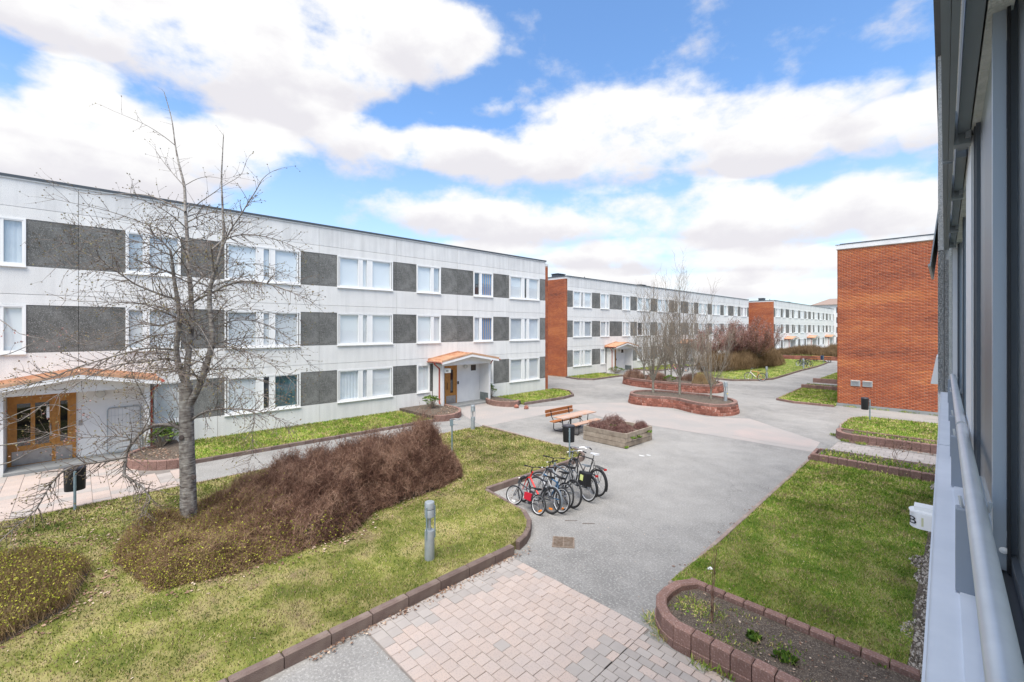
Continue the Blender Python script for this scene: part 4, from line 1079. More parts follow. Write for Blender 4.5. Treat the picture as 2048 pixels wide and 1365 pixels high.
# near long block on the left: stairs at world y = 0.02 and 16.28
Y0 = -8.1
stA = [.02 - Y0, 16.28 - Y0]
modA = [0] + [.02 - Y0 + MODW * i for i in range(-1, 6)] + [24.24 - Y0]
modA = [0, 4.06, 8.12, 12.18, 16.24, 20.32, 24.38, 28.40, 32.30]
ws = {}
A_b = row_house('apartment_building', 'long white and grey panel block with two porches behind the budding tree', -21.35, Y0, 24.22,
                stA, stA, modA, group='concrete panel apartment blocks along the courtyard', end1=True,
                winspec={(6, 2): ['room', 'stripe'], (6, 1): ['curtain', 'stripe'], (3, 0): ['blind', 'room', 'teal'], (3, 1): ['blind', 'blind', 'blind'], (3, 2): ['blind', 'curtain', 'blind'], (2, 2): ['curtain', 'blind'], (2, 1): ['blind', 'blind'],
                         (4, 0): ['curtain', 'curtain', 'blind'], (4, 1): ['blind', 'blind', 'blind'], (4, 2): ['blind', 'blind', 'blind'], (5, 1): ['blind', 'blind'], (5, 2): ['blind', 'curtain'], (1, 2): ['blind', 'curtain'], (1, 1): ['blind', 'blind'],
                         (7, 2): ['blind', 'room', 'blind'], (7, 1): ['curtain', 'curtain', 'curtain'], (7, 0): ['blind', 'blind', 'blind']},
                porchkw={round(stA[0], 2): dict(big=True), round(stA[1], 2): dict(number='48')})
stB = [8.1, 24.36, 40.62]
modB = [.32 + 4.06 * i for i in range(0, 12)] + [48.7]; modB[0] = 0
B_b = row_house('apartment_building', 'middle panel block with brick end behind the three planter trees', -25.9, 32.45, 81.15, stB, stB, modB,
                group='concrete panel apartment blocks along the courtyard', end0=True, end1=True)
for y, w, h in ((.9, 1.1, .28), (16.5, 1.3, .3), (17.9, .9, .22)):
    part('roof_vent', MB().cbox(-1.9 - .8, -1.9, y, y + w, 9.43, 9.43 + h + .12, .05).box(-2.75, -1.85, y - .05, y + w + .05, 9.43 + h + .12, 9.43 + h + .18), M_ROOFM, B_b)
part('roof_vent', MB().tube([(-2.2, 5.6, 9.4), (-2.2, 5.6, 9.95)], .05), M_ROOFM, B_b)
index_kids()
C_b = copy_tree(B_b); C_b.location = (-23.15, 85.1, 0)
C_b['label'] = 'farthest panel block with brick end and three small porches'
# the brick gabled neighbour on the right
F_b = thing('apartment_building', 'red brick end wall of the next block on the right side', 'building', (-5.35, 31.8, 0), group='concrete panel apartment blocks along the courtyard')
part('wall', MB().box(0.02, 9.5, .02, 40, -.02, 9.13), M_MORTAR, F_b)
part('plinth', MB().box(-.03, 9.5, -.025, .02, -.02, .17), M_SLAB, F_b)
put('brick', brick_mesh(7.5, 8.95, .175), F_b, (0, .02, 0), kind='stuff')
put('brick', brick_mesh(2.0, 8.95, .175), F_b, (.02, 2.0, 0), (0, 0, radians(-90)), kind='stuff')
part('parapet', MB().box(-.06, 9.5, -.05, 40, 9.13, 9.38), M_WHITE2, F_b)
part('roof_edge', MB().box(.12, 9.5, .10, 40, 9.38, 9.46).box(-.08, 9.5, -.07, .1, 9.381, 9.40), M_ROOFM, F_b)
for i, x in enumerate((.66, 1.2)):
    vb = part('vent_box', MB().cbox(x, x + .40, -.035, .02, 1.24, 1.54, .008), M_GALV, F_b)
    part('vent_cap', MB().box(x + .05, x + .35, -.075, -.035, 1.50, 1.56).box(x - .02, x + .42, -.012, .012, 1.22, 1.56), mat('pale_mortar_patch', (.48, .44, .40), .9), vb)
    part('louvre', MB().box(x + .06, x + .34, -.042, -.034, 1.30, 1.33).box(x + .06, x + .34, -.042, -.034, 1.37, 1.40).box(x + .06, x + .34, -.042, -.034, 1.44, 1.47), M_STEEL, vb)
# tower with balconies far behind
D_b = thing('apartment_building', 'distant pale block with stacked balconies at the end of the street', 'building', (-31.0, 150.0, 0))
part('wall', MB().box(0, 30, 0, 12, 0, 11.2), M_PORCH, D_b)
part('roof', MB().add([(-.4, -.6, 11.2), (30.4, -.6, 11.2), (30.4, 12.6, 11.2), (-.4, 12.6, 11.2), (3, 5.9, 13.2), (27, 5.9, 13.2)], [(0, 1, 5, 4), (1, 2, 5), (2, 3, 4, 5), (3, 0, 4), (3, 2, 1, 0)]), mat('brown_tile_roof', (.27, .20, .165), .9), D_b)
for s in range(4):
    for j in range(6):
        x = .6 + j * 4.8
        wv = part('window', MB().box(x + .2, x + 1.5, -.04, .0, .6 + s * 2.75, 2.2 + s * 2.75), M_ROOM, D_b)
        part('window_frame', MB().box(x + .82, x + .88, -.06, -.041, .6 + s * 2.75, 2.2 + s * 2.75), M_FRAME, wv)
        if s:
            bl = part('balcony', MB().box(x + 1.6, x + 4.4, -1.3, 0, .02 + s * 2.75 - .2, s * 2.75), M_PORCH, D_b)
            part('balcony_front', MB().box(x + 1.6, x + 4.4, -1.34, -1.3, s * 2.75 - .15, s * 2.75 + .95), mat('pale_blue_panel', (.55, .6, .66), .6), bl)
            part('balcony_door', MB().box(x + 2.4, x + 3.6, -.03, .0, s * 2.75 + .05, s * 2.75 + 2.1), M_ROOM, bl)

# ---- the viewer's own building (front line turned 1.5 degrees to the street)
PHI = radians(1.5)
E_b = thing('apartment_building', 'own facade with metal ledge, grey handrail and dark window frames', 'building', (0, 0, 0), rz=PHI)
M_LEDGE = mat('pale_ledge_metal', (.70, .72, .75), .45, (.64, .665, .70), scale=3, spec=.4, bump=.06, bscale=14)
M_RAIL = mat('brushed_rail', (.60, .62, .63), .38, (.53, .55, .56), scale=6, metal=.45)
M_POST = mat('slate_blue_post', (.27, .30, .34), .5)
M_ALU = mat('dark_window_aluminium', (.085, .095, .11), .4, metal=.3)
M_ALUB = mat('blue_grey_sash', (.34, .385, .43), .4, metal=.2)
M_AWN = mat('awning_grey', (.19, .215, .225), .5, metal=.3)
M_ROUGH = mat('rough_white_aggregate', (.62, .61, .58), .95, (.45, .45, .42), scale=30, bump=1.0, bscale=55, speck=(.14, .14, .13), sscale=110)
M_ROUGHD = mat('rough_dark_aggregate', (.30, .30, .29), .95, (.10, .10, .10), scale=34, bump=1.0, bscale=60, speck=(.62, .60, .54), sscale=85)
M_RENDER = mat('rough_lintel_render', (.52, .52, .48), .95, (.40, .41, .37), scale=9, bump=.8, bscale=60)
part('wall', MB().box(-.03, .9, -6, 10.80, 0, 3.36), M_WHITE, E_b)
part('wall', MB().box(-.085, 6, 10.8, 17.0, 0, 3.36).box(-.085, 6, 10.86, 17, 3.36, 9.3), M_WHITE, E_b)
part('aggregate_panel', MB().box(-.085, -.012, 10.79, 12.6, 3.40, 5.86), M_ROUGHD, E_b)
part('aggregate_panel', MB().box(-.004, .050, 10.80, 12.6, 3.40, 5.70), M_ROUGHD, E_b)
part('aggregate_panel', MB().box(-.085, .03, 10.792, 12.6, 5.87, 9.2), M_ROUGH, E_b)
part('jamb', MB().box(.05, .09, 10.78, 11.2, 3.4, 6.2), M_RENDER, E_b)
part('cover_board', MB().box(.088, .19, 9.75, 9.78, 3.45, 5.75), M_FRAME, E_b)
lg = part('ledge', MB().box(-.045, .26, -1.5, 5.86, 3.375, 3.40), M_LEDGE, E_b)
part('ledge', MB().box(-.045, .26, 5.885, 10.78, 3.375, 3.40), M_LEDGE, E_b)
part('ledge_lip', MB().box(-.052, -.044, -1.5, 10.78, 3.30, 3.404), M_LEDGE, lg)
part('ledge_upstand', MB().box(.045, .26, -1.5, 10.7, 3.398, 3.408), M_LEDGE, lg)
part('ledge_seam', MB().box(-.045, .20, 5.862, 5.884, 3.36, 3.392), M_BLACK, lg)
for sx, (ya, yb) in enumerate(((.2, 4.62), (4.72, 9.65))):
    hr = part('handrail', MB().tube([(.09, ya, 3.78), (.09, yb, 3.78)], .031, 24), M_RAIL, E_b, True)
    ys = [ya + .45, 2.62, 4.35] if sx == 0 else [5.35, 7.4, 9.2]
    for y in ys:
        part('post', MB().cbox(.032, .108, y, y + .06, 3.408, 3.752, .004), M_POST, E_b)
        part('rail_bracket', MB().tube([(.052, y + .03, 3.752), (.045, y + .03, 3.80)], .007, 6).tube([(.128, y + .03, 3.752), (.134, y + .03, 3.795)], .007, 6), M_RAIL, hr, True)
M_GLASSO = glass_mat('dusty_glass', (.86, .91, .90), .06, .35, .38)
# window walls
def own_window(y0, y1, z0=3.50, z1=6.0, xg=.165, nsash=3):
    w = part('window', MB().box(.14, .24, y0, y1, z1 - .07, z1).box(.14, .24, y0, y1, z0 - .06, z0).box(.14, .24, y0, y0 + .08, z0, z1 - .07).box(.14, .24, y1 - .08, y1, z0, z1 - .07), M_ALU, E_b)
    part('sill_track', MB().box(.15, .158, y0 + .08, y1 - .08, z0, z0 + .03).box(.20, .208, y0 + .08, y1 - .08, z0, z0 + .03), M_RAIL, w)
    n = nsash; d = (y1 - y0 - .16) / n
    for i in range(n):
        a = y0 + .08 + i * d
        part('sash', MB().box(.160, .20, a, a + .075, z0 + .012, z1 - .09), M_ALUB, w); part('sash', MB().box(.160, .20, a + d - .075, a + d, z0 + .012, z1 - .09), M_ALUB, w)
        part('sash_edge', MB().box(.152, .160, a + .078, a + .098, z0 + .012, z1 - .09), M_ALU, w); part('sash_edge', MB().box(.152, .16, a + d - .098, a + d - .078, z0 + .012, z1 - .09), M_ALU, w)
        part('pane', MB().add([(.185, a + .075, z0 + .02), (.185, a + d - .075, z0 + .02), (.185, a + d - .075, z1 - .1), (.185, a + .075, z1 - .1)], [(0, 1, 2, 3)]), M_GLASSO, w)
    part('curtain', MB().add([(.30, y0 + .05, z0), (.30, y1 - .05, z0), (.30, y1 - .05, z1), (.30, y0 + .05, z1)], [(0, 1, 2, 3)]), M_BLIND2, w)
    return w
w1 = part('window', MB().box(.135, .26, -1.2, 4.2, 5.93, 6.0).box(.135, .26, -1.2, 4.2, 3.44, 3.50).box(.135, .26, 4.12, 4.2, 3.50, 5.93).box(.135, .26, -1.2, -1.12, 3.50, 5.93), M_ALU, E_b)
for xa, xb, ya, yb, ms, mf in ((.142, .180, 2.70, 4.11, M_ALUB, M_ALU), (.192, .230, -.30, 2.78, M_ALU, M_ALU)):  # outer sash: lit tone painted on near stile and bottom rail, rest dark
    part('sash', MB().box(xa, xb, ya, ya + .055, 3.515, 5.915), ms, w1)
    part('sash', MB().box(xa, xb, yb - .055, yb, 3.515, 5.915), mf, w1)
    part('sash_rail', MB().box(xa, xb - .001, ya + .055, yb - .055, 3.515, 3.575), ms, w1)
    part('sash_rail', MB().box(xa, xb - .001, ya + .055, yb - .055, 5.855, 5.915), M_ALU, w1)
    part('pane', MB().add([((xa + xb) / 2, ya + .05, 3.57), ((xa + xb) / 2, yb - .05, 3.57), ((xa + xb) / 2, yb - .05, 5.86), ((xa + xb) / 2, ya + .05, 5.86)], [(0, 1, 2, 3)]), M_GLASSO, w1)
part('gasket', MB().box(.181, .191, 2.68, 2.70, 3.515, 5.915), M_BLACK, w1)
part('stop_button', MB().lathe([(.0, 0), (.012, .002), (.014, .008), (.0, .012)], 12).xform(Matrix.Translation((.172, 2.695, 3.60)) @ Matrix.Rotation(radians(90), 4, 'X')), M_FRAME, w1, True)
part('stop_button', MB().lathe([(.0, 0), (.012, .002), (.014, .008), (.0, .012)], 12).xform(Matrix.Translation((.160, 2.695, 5.83)) @ Matrix.Rotation(radians(90), 4, 'X')), M_FRAME, w1, True)
part('sill_track', MB().box(.150, .158, -1.1, 4.1, 3.50, 3.53), M_RAIL, w1)
part('sill_track', MB().box(.205, .213, -1.1, 4.1, 3.50, 3.53), M_RAIL, w1)
part('curtain', MB().add([(.34, 1.0, 3.5), (.34, 4.22, 3.5), (.34, 4.22, 6.0), (.34, 1.0, 6.0)], [(0, 1, 2, 3)]), M_BLIND, w1)
own_window(5.25, 9.72, nsash=2)
part('pier', MB().box(.125, .40, 4.24, 5.2, 3.41, 5.78), M_FRAME, E_b)
part('lintel', MB().box(.125, .45, -1.5, 10.7, 6.0, 6.6).box(.125, .2, -1.5, 10.7, 5.80, 6.0), M_RENDER, E_b)
part('wall', MB().box(.02, .45, -1.5, 10.78, 6.6, 9.3), M_WHITE, E_b)
part('room_wall', MB().box(.45, .6, -1.5, 10.78, 3.3, 6.6), M_BLIND2, E_b)
part('roof_edge', MB().box(-.12, 6, -1.5, 17.0, 9.3, 9.42), M_ROOFM, E_b)
# folding-arm awnings over both windows
for ya, yb in ((-1.0, 4.66), (4.74, 9.9)):
    aw = part('awning', MB().box(.062, .118, ya + .05, yb - .05, 5.80, 5.93), M_AWN, E_b)
    part('front_bar', MB().box(-.012, .018, ya, yb, 5.76, 5.90).box(.0195, .045, ya, yb, 5.755, 5.885), M_AWN, aw)
    part('front_bar_cap', MB().box(-.014, .047, yb, yb + .012, 5.75, 5.905), M_GALV, aw)
    part('cloth_roll', MB().tube([(.09, ya + .1, 5.95), (.09, yb - .1, 5.95)], .035, 12), M_AWN, aw, True)
    for y in (ya + 1.2, ya + 3.2, yb - .45):
        part('bracket', MB().cbox(.045, .125, y, y + .09, 5.73, 5.96, .006), M_AWN, aw)
        part('bolt', MB().tube([(.075, y - .03, 5.82), (.075, y, 5.82)], .012, 8).tube([(.075, y - .045, 5.82), (.075, y - .03, 5.82)], .007, 8), M_GALV, aw, True)
        part('clamp', MB().cbox(.098, .124, y - .035, y - .002, 5.76, 5.90, .004), M_GALV, aw)
part('awning', MB().box(-.24, -.20, 12.2, 15.5, 5.75, 5.80).add([(-.22, 12.25, 5.77), (-.09, 12.25, 6.95), (-.09, 15.5, 6.95), (-.22, 15.5, 5.77), (-.20, 12.25, 5.77), (-.07, 12.25, 6.95), (-.07, 15.5, 6.95), (-.20, 15.5, 5.77)],
     [(0, 1, 2, 3), (7, 6, 5, 4), (0, 4, 5, 1), (3, 2, 6, 7), (0, 3, 7, 4), (1, 5, 6, 2)]), M_GALV, E_b)
part('window_canopy', MB().add([(-.20, 12.0, 3.42), (-.20, 13.2, 3.42), (-.09, 13.2, 3.42), (-.09, 12.0, 3.42), (-.09, 12.0, 3.95), (-.12, 12.0, 3.95), (-.12, 13.2, 3.95), (-.09, 13.2, 3.95)],
     [(0, 1, 2, 3), (0, 3, 4, 5), (1, 6, 7, 2), (0, 5, 6, 1), (4, 7, 6, 5), (3, 2, 7, 4)]), M_FRAME, E_b)
# curved entrance sign under the ledge
sg = thing('entrance_sign', 'white curved entrance lamp sign with black B under the ledge', 'sign', (-.17 * cos(PHI) - 6.25 * sin(PHI), -.17 * sin(PHI) + 6.25 * cos(PHI), 2.46), rz=PHI)
prof = [(-.10 * 0 + .11 * cos(a), .13 * sin(a)) for a in [radians(90) + radians(180) * i / 16 for i in range(17)]] + [(.14, -.13), (.14, .13)]
part('sign_body', MB().prism(prof, 0, .215), M_FRAME, sg, True)
part('sign_top', MB().prism([(x * 1.04 - .005, y * 1.02) for x, y in prof[:9]] + [(-.10, -.11), (.15, -.13), (.15, .13), (.0, .13)], .215, .23), M_FRAME, sg)
sg.scale = (.85, .85, .72)
part('sign_hood', MB().box(-.07, .15, -.05, .125, .23, .285), M_FRAME, sg)
me = txt_mesh('B', .15); vs = np.zeros(len(me.vertices) * 3); me.vertices.foreach_get('co', vs); vs = vs.reshape(-1, 3)
def curl(s, h, off):      # arc position s (m) measured around the curved front
    a = radians(180) + (s + .035) / .12
    return (.112 * cos(a) - off * abs(cos(a)) * .02 + (-.0015), .132 * sin(a) * 1.0 - .0015 * (1 if sin(a) < 0 else -1) * abs(sin(a)), h)
nv = np.array([curl(x + .075, y + .055, 1) for x, y, z in vs]); nv[:, 0] -= .002
me.vertices.foreach_set('co', nv.ravel()); me.update(); me.materials.clear(); me.materials.append(M_BLACK); put('lettering', me, sg)
mb = MB(); q = [curl(.155 + .085 * i / 6, zz, 1) for i in range(7) for zz in (.045, .165)]
mb.add(q, [(2 * i, 2 * i + 2, 2 * i + 3, 2 * i + 1) for i in range(6)]); part('sign_pane', mb, mat('yellowed_sign_pane', (.56, .56, .36), .4), sg)
# ================================================================== TREES
class Wood:
    """collects tapered branch pieces and buds of one plant"""
    def __init__(s): s.P0 = []; s.P1 = []; s.R0 = []; s.R1 = []; s.bp = []; s.bd = []; s.bs = []; s.tw = Vector
    def seg(s, a, b, r0, r1): s.P0.append(tuple(a)); s.P1.append(tuple(b)); s.R0.append(r0); s.R1.append(r1)
    def bud(s, p, d, sz): s.bp.append(tuple(p)); s.bd.append(tuple(d)); s.bs.append(sz)
def jitter(d, k): return (d + Vector((rnd.gauss(0, k), rnd.gauss(0, k), rnd.gauss(0, k)))).normalized()

def limb(w, pts, r0, r1, sub=3):
    """smooth branch through pts; returns list of (point, direction, radius)"""
    P = [Vector(p) for p in pts]; n = len(P); out = []
    for i in range(n - 1):
        a = P[max(0, i - 1)]; b = P[i]; c = P[i + 1]; d = P[min(n - 1, i + 2)]
        for k in range(sub):
            t = k / sub
            out.append(.5 * ((2 * b) + (c - a) * t + (2 * a - 5 * b + 4 * c - d) * t * t + (3 * b - a - 3 * c + d) * t ** 3))
    out.append(P[-1])
    m = len(out); res = []
    for i in range(m - 1):
        f0 = i / (m - 1); f1 = (i + 1) / (m - 1)
        ra = r0 + (r1 - r0) * f0 ** .8; rb = r0 + (r1 - r0) * f1 ** .8
        w.seg(out[i], out[i + 1] + (out[i + 1] - out[i]) * .03, ra, rb)
        res.append((out[i], (out[i + 1] - out[i]).normalized(), ra))
    res.append((out[-1], (out[-1] - out[-2]).normalized(), r1))
    return res
def twig(w, p, d, L, r, lev, droop=.0, up=.0, budsz=.018, wig=.22, dens=1.0, budp=1.0):
    """crooked twig with side twigs and buds"""
    n = max(2, int(L / .10)); st = L / n; q = Vector(p)
    for i in range(n):
        d = jitter(d + Vector((0, 0, up - droop)) * .12, wig * .45)
        e = q + d * st; f = 1 - i / n; f2 = 1 - (i + 1) / n
        w.seg(q, e, max(.0016, r * (.35 + .65 * f)), max(.0014, r * (.35 + .65 * f2))); q = e
        if lev > 0 and i > 0 and rnd.random() < .62 * dens:
            s = d.cross(Vector((rnd.gauss(0, 1), rnd.gauss(0, 1), rnd.gauss(0, 1)))).normalized()
            twig(w, q, (d * .75 + s * .8).normalized(), L * rnd.uniform(.25, .55), r * .55, lev - 1, droop, up, budsz, wig, dens, budp)
        if lev <= 1 and rnd.random() < .55 * budp:
            s = d.orthogonal(); s.rotate(Matrix.Rotation(rnd.uniform(0, 6.28), 3, d)) if hasattr(s, 'rotate') else None
            w.bud(q, (d + s * .9).normalized(), budsz * rnd.uniform(.6, 1.3))
    if budp > 0: w.bud(q, d, budsz * rnd.uniform(.9, 1.5))

def buds_mesh(w, m, name='bud', mul=1):
    P = np.array(w.bp); D = np.array(w.bd); S = np.array(w.bs) * mul
    V1, F1 = leaves(P, D, S, .62); V2, F2 = leaves(P, D, S, .62)
    V, F = join_np([(V1, F1), (V2, F2)])
    return npmesh(name, V, F, m)

# ---- the budding tree in the hedge; limbs surveyed from the picture, each given its own depth
TB = Vector((-12.2, 1.95, .12))
TD = -sin(YAW) * TB.x + cos(YAW) * TB.y           # distance of the trunk along the view
def tp(u, v, dd=0.0):
    d = TD + dd; r = ray(u, v); return Vector((r.x * d, r.y * d, r.z * d + EYE))
def ring_bark():
    m = bpy.data.materials.new('ringed_bark'); m.use_nodes = True; t = m.node_tree; b = t.nodes['Principled BSDF']; b.inputs['Roughness'].default_value = .95; b.inputs['Specular IOR Level'].default_value = .15
    g = N(t, 'ShaderNodeNewGeometry'); mp = N(t, 'ShaderNodeMapping'); mp.inputs['Scale'].default_value = (5, 5, 38); link(t, g.outputs['Position'], mp.inputs[0])
    n = N(t, 'ShaderNodeTexNoise'); n.inputs['Scale'].default_value = 1; n.inputs['Detail'].default_value = 5; link(t, mp.outputs[0], n.inputs['Vector'])
    n2 = N(t, 'ShaderNodeTexNoise'); n2.inputs['Scale'].default_value = 9; n2.inputs['Detail'].default_value = 6; link(t, g.outputs['Position'], n2.inputs['Vector'])
    ad = N(t, 'ShaderNodeMath', operation='ADD'); link(t, n.outputs[0], ad.inputs[0]); link(t, n2.outputs[0], ad.inputs[1])
    cr = N(t, 'ShaderNodeValToRGB'); hf = N(t, 'ShaderNodeMath', operation='MULTIPLY'); link(t, ad.outputs[0], hf.inputs[0]); hf.inputs[1].default_value = .5; link(t, hf.outputs[0], cr.inputs[0])
    e = cr.color_ramp.elements; e.new(.5); e.new(.6)
    for k, (p, c) in enumerate([(.36, (.10, .085, .075)), (.46, (.20, .175, .155)), (.54, (.29, .265, .235)), (.66, (.42, .40, .36))]): e[k].position = p; e[k].color = (*c, 1)
    link(t, cr.outputs[0], b.inputs['Base Color'])
    bp = N(t, 'ShaderNodeBump'); bp.inputs['Strength'].default_value = .8; bp.inputs['Distance'].default_value = .02; link(t, ad.outputs[0], bp.inputs['Height']); link(t, bp.outputs[0], b.inputs['Normal'])
    return m
M_RING = ring_bark()
T1 = thing('tree', 'leafless grey tree with swelling buds rising from the hedge', 'tree', tuple(TB))
wt = Wood(); wb = Wood()
tr = []
def trunk_limb(px, r0, r1, dd=(0, 0), sub=4, store=wt):
    n = len(px); return limb(store, [tp(u, v, dd[0] + (dd[1] - dd[0]) * i / (n - 1)) for i, (u, v) in enumerate(px)], r0, r1, sub)
base = trunk_limb([(378, 1062), (377, 1010), (376, 960), (374, 900), (373, 840), (372, 790), (371, 765)], .175, .128)
stemC = trunk_limb([(371, 770), (374, 735), (378, 700), (384, 640), (381, 580), (377, 534), (374, 470), (371, 424), (369, 376), (362, 345), (356, 320), (350, 287), (343, 237), (328, 184)], .075, .006, (0, .5))
stemR = trunk_limb([(376, 815), (390, 790), (404, 757), (422, 697), (424, 655), (419, 610), (421, 575), (432, 535), (444, 495), (447, 460), (445, 411), (443, 358), (445, 310), (447, 271)], .085, .006, (0, -.4))
stemL = trunk_limb([(371, 768), (362, 745), (353, 705), (357, 660), (359, 631), (353, 590), (347, 549), (344, 520), (341, 502)], .07, .024, (0, -.5))
big = []
def add(px, r0, r1, dd): big.append(trunk_limb(px, r0, r1, dd, 3, wb))
add([(370, 866), (352, 853), (330, 850), (305, 853), (284, 864), (266, 884), (254, 905), (250, 930), (248, 952)], .052, .026, (0, -.9))
add([(248, 950), (266, 962), (281, 972), (292, 985), (300, 996), (296, 1010), (290, 1030)], .026, .006, (-.9, -1.2))
add([(253, 914), (225, 920), (195, 925), (161, 930), (128, 942), (105, 965), (92, 985), (75, 1015), (55, 1035), (25, 1060), (-8, 1090)], .026, .007, (-.9, -2.2))
add([(254, 905), (262, 880), (235, 873), (200, 874), (150, 876), (105, 868), (75, 862)], .017, .004, (-.9, -1.6))
add([(280, 868), (300, 830), (285, 790), (268, 755)], .014, .004, (-.5, -1.1))
add([(386, 838), (405, 826), (430, 820), (455, 818), (485, 819), (510, 821), (538, 830), (560, 840), (580, 855)], .030, .005, (0, -.8))
add([(506, 820), (508, 845), (504, 870), (506, 900), (499, 925)], .010, .003, (-.5, -.7))
add([(387, 605), (405, 594), (424, 586), (450, 572), (480, 563), (512, 564), (545, 571), (581, 584), (605, 594), (626, 606)], .030, .005, (.1, -.9))
add([(424, 500), (440, 486), (470, 472), (505, 470), (543, 477), (573, 487), (605, 502)], .022, .004, (-.3, .9))
add([(371, 424), (352, 414), (337, 407), (299, 392), (253, 388), (205, 390), (160, 385), (118, 372), (96, 363)], .020, .004, (.2, .9))
add([(364, 553), (335, 543), (307, 536), (270, 537), (230, 536), (190, 538), (160, 535), (118, 530)], .017, .004, (0, -1.2))
add([(361, 600), (335, 594), (307, 584), (269, 568), (238, 546), (200, 522), (162, 503), (140, 490), (124, 482)], .028, .004, (.1, -1.3))
add([(356, 640), (320, 652), (285, 648), (245, 660), (205, 680), (170, 690), (140, 675)], .020, .004, (0, .8))
add([(352, 700), (320, 698), (293, 697), (234, 711), (190, 724), (146, 738), (105, 755), (73, 765), (30, 776), (-10, 786)], .026, .005, (0, -1.7))
add([(352, 722), (330, 719), (308, 721), (270, 726), (234, 731), (190, 748), (150, 770), (100, 800), (40, 842), (-10, 850)], .022, .004, (0, -2.4))
add([(354, 668), (310, 672), (260, 690), (215, 720), (160, 748), (110, 762), (50, 770)], .018, .004, (0, -.9))
add([(422, 697), (450, 694), (480, 700), (510, 712), (540, 728), (565, 745), (590, 770)], .022, .004, (0, -.9))
add([(424, 660), (455, 645), (490, 640), (530, 650), (565, 668), (600, 690)], .018, .004, (0, .8))
add([(424, 690), (460, 680), (500, 676), (550, 680), (590, 700), (620, 730)], .016, .003, (0, 1.1))
add([(445, 495), (460, 462), (478, 436), (497, 405), (513, 380), (524, 360), (540, 346), (558, 338)], .020, .003, (-.3, -.6))
add([(377, 424), (400, 405), (425, 388), (447, 372), (480, 352), (490, 330)], .013, .003, (.4, -.2))
add([(366, 370), (348, 350), (330, 328), (318, 312), (312, 303)], .012, .003, (.4, .9))
add([(349, 290), (330, 275), (308, 260), (285, 247), (255, 234), (226, 222)], .010, .0025, (.4, .1))
add([(369, 372), (395, 358), (420, 354), (450, 358), (472, 352)], .009, .002, (.4, 0))
add([(341, 502), (325, 484), (308, 470), (300, 455), (306, 438)], .020, .004, (-.5, -.9))
add([(343, 510), (325, 505), (300, 490), (270, 482), (235, 470), (205, 462), (150, 450)], .016, .003, (-.5, -1.4))
add([(344, 515), (360, 495), (385, 480), (410, 478), (440, 460)], .015, .003, (-.5, -1.3))
add([(374, 455), (395, 452), (420, 440), (450, 425), (470, 415)], .012, .003, (.3, 1.1))
add([(383, 640), (400, 655), (420, 690), (440, 730), (462, 765), (480, 800)], .013, .003, (0, -1.3))
add([(380, 690), (400, 715), (425, 740), (470, 765), (520, 790), (560, 800)], .013, .003, (0, -1.6))
add([(353, 640), (330, 615), (300, 600), (262, 590), (215, 585), (170, 582)], .014, .003, (0, 1.1))
add([(357, 655), (340, 690), (322, 740), (310, 780), (296, 815), (292, 840)], .012, .003, (0, -1.0))
add([(370, 840), (352, 800), (338, 770), (320, 720), (300, 690)], .014, .003, (0, .9))
add([(420, 570), (445, 545), (475, 530), (520, 530), (560, 545), (600, 560)], .015, .003, (-.2, 1.2))
add([(385, 650), (440, 625), (500, 618), (550, 628), (600, 640)], .013, .003, (.1, 1.4))
for k_ in range(46):          # lesser limbs filling the crown
    st_ = rnd.choice([stemC, stemC, stemR, stemR, stemL]); q_, d_, r_ = st_[rnd.randrange(int(len(st_) * .12), int(len(st_) * .55))]
    a_ = rnd.uniform(0, 2 * pi); L_ = rnd.uniform(.9, 2.2) * (1.0 if q_.z < 6.6 else .55); o_ = Vector((cos(a_), sin(a_), rnd.uniform(-.05, .45)))
    big.append(limb(wb, [q_, q_ + o_ * L_ * .3 + Vector((0, 0, .10)), q_ + o_ * L_ * .65 + Vector((0, 0, .12)), q_ + o_ * L_ + Vector((rnd.gauss(0, .15), rnd.gauss(0, .15), rnd.uniform(-.25, .15)))], min(.016, r_ * .6), .0035, 3))
wtw = Wood()
for bi, br in enumerate(big):
    n = len(br)
    for i, (p, d, r) in enumerate(br):
        if i < 2: continue
        f = i / n
        k = 3 if rnd.random() < .35 + .5 * f else 2
        for _ in range(k):
            if rnd.random() > .88: continue
            s = d.cross(Vector((rnd.gauss(0, 1), rnd.gauss(0, 1), rnd.gauss(0, 1)))).normalized()
            if p.z > 7.3 and rnd.random() < .75: continue
            twig(wtw, p, (d * .7 + s * .9 + Vector((0, 0, .1))).normalized(), rnd.uniform(.22, .62) * (1.1 - .35 * f), max(.0058, min(.011, r * .7)) * (1 if p.z < 7.3 else .7), 1 if p.z < 7.3 else 0, droop=.2, budsz=.030, dens=.9, budp=.7)
    p, d, r = br[-1]; twig(wtw, p, d, .35, .004, 1, droop=.3, budsz=.026)
for st in (stemC, stemR):
    for i, (p, d, r) in enumerate(st):
        if p.z > 7.2 and rnd.random() < .5:
            s = d.cross(Vector((rnd.gauss(0, 1), rnd.gauss(0, 1), 0))).normalized(); twig(wtw, p, (d * .6 + s).normalized(), rnd.uniform(.1, .3), .004, 0, budsz=.012, budp=.5)
V, F = sticks(wt.P0, wt.P1, wt.R0, wt.R1, 10); part_me = npmesh('trunk', V - np.array(TB), F, M_BARK, True); part_me.materials.clear(); part_me.materials.append(M_RING); put('trunk', part_me, T1)
V, F = sticks(wb.P0, wb.P1, wb.R0, wb.R1, 7); put('limb', npmesh('limb', V - np.array(TB), F, M_BARK, True), T1, kind='stuff')
V, F = sticks(wtw.P0, wtw.P1, wtw.R0, wtw.R1, 3); put('crown', npmesh('crown', V - np.array(TB), F, M_TWIG), T1, kind='stuff')
me = buds_mesh(wtw, M_BUD); me.transform(Matrix.Translation(-TB)); put('bud', me, T1, kind='stuff')
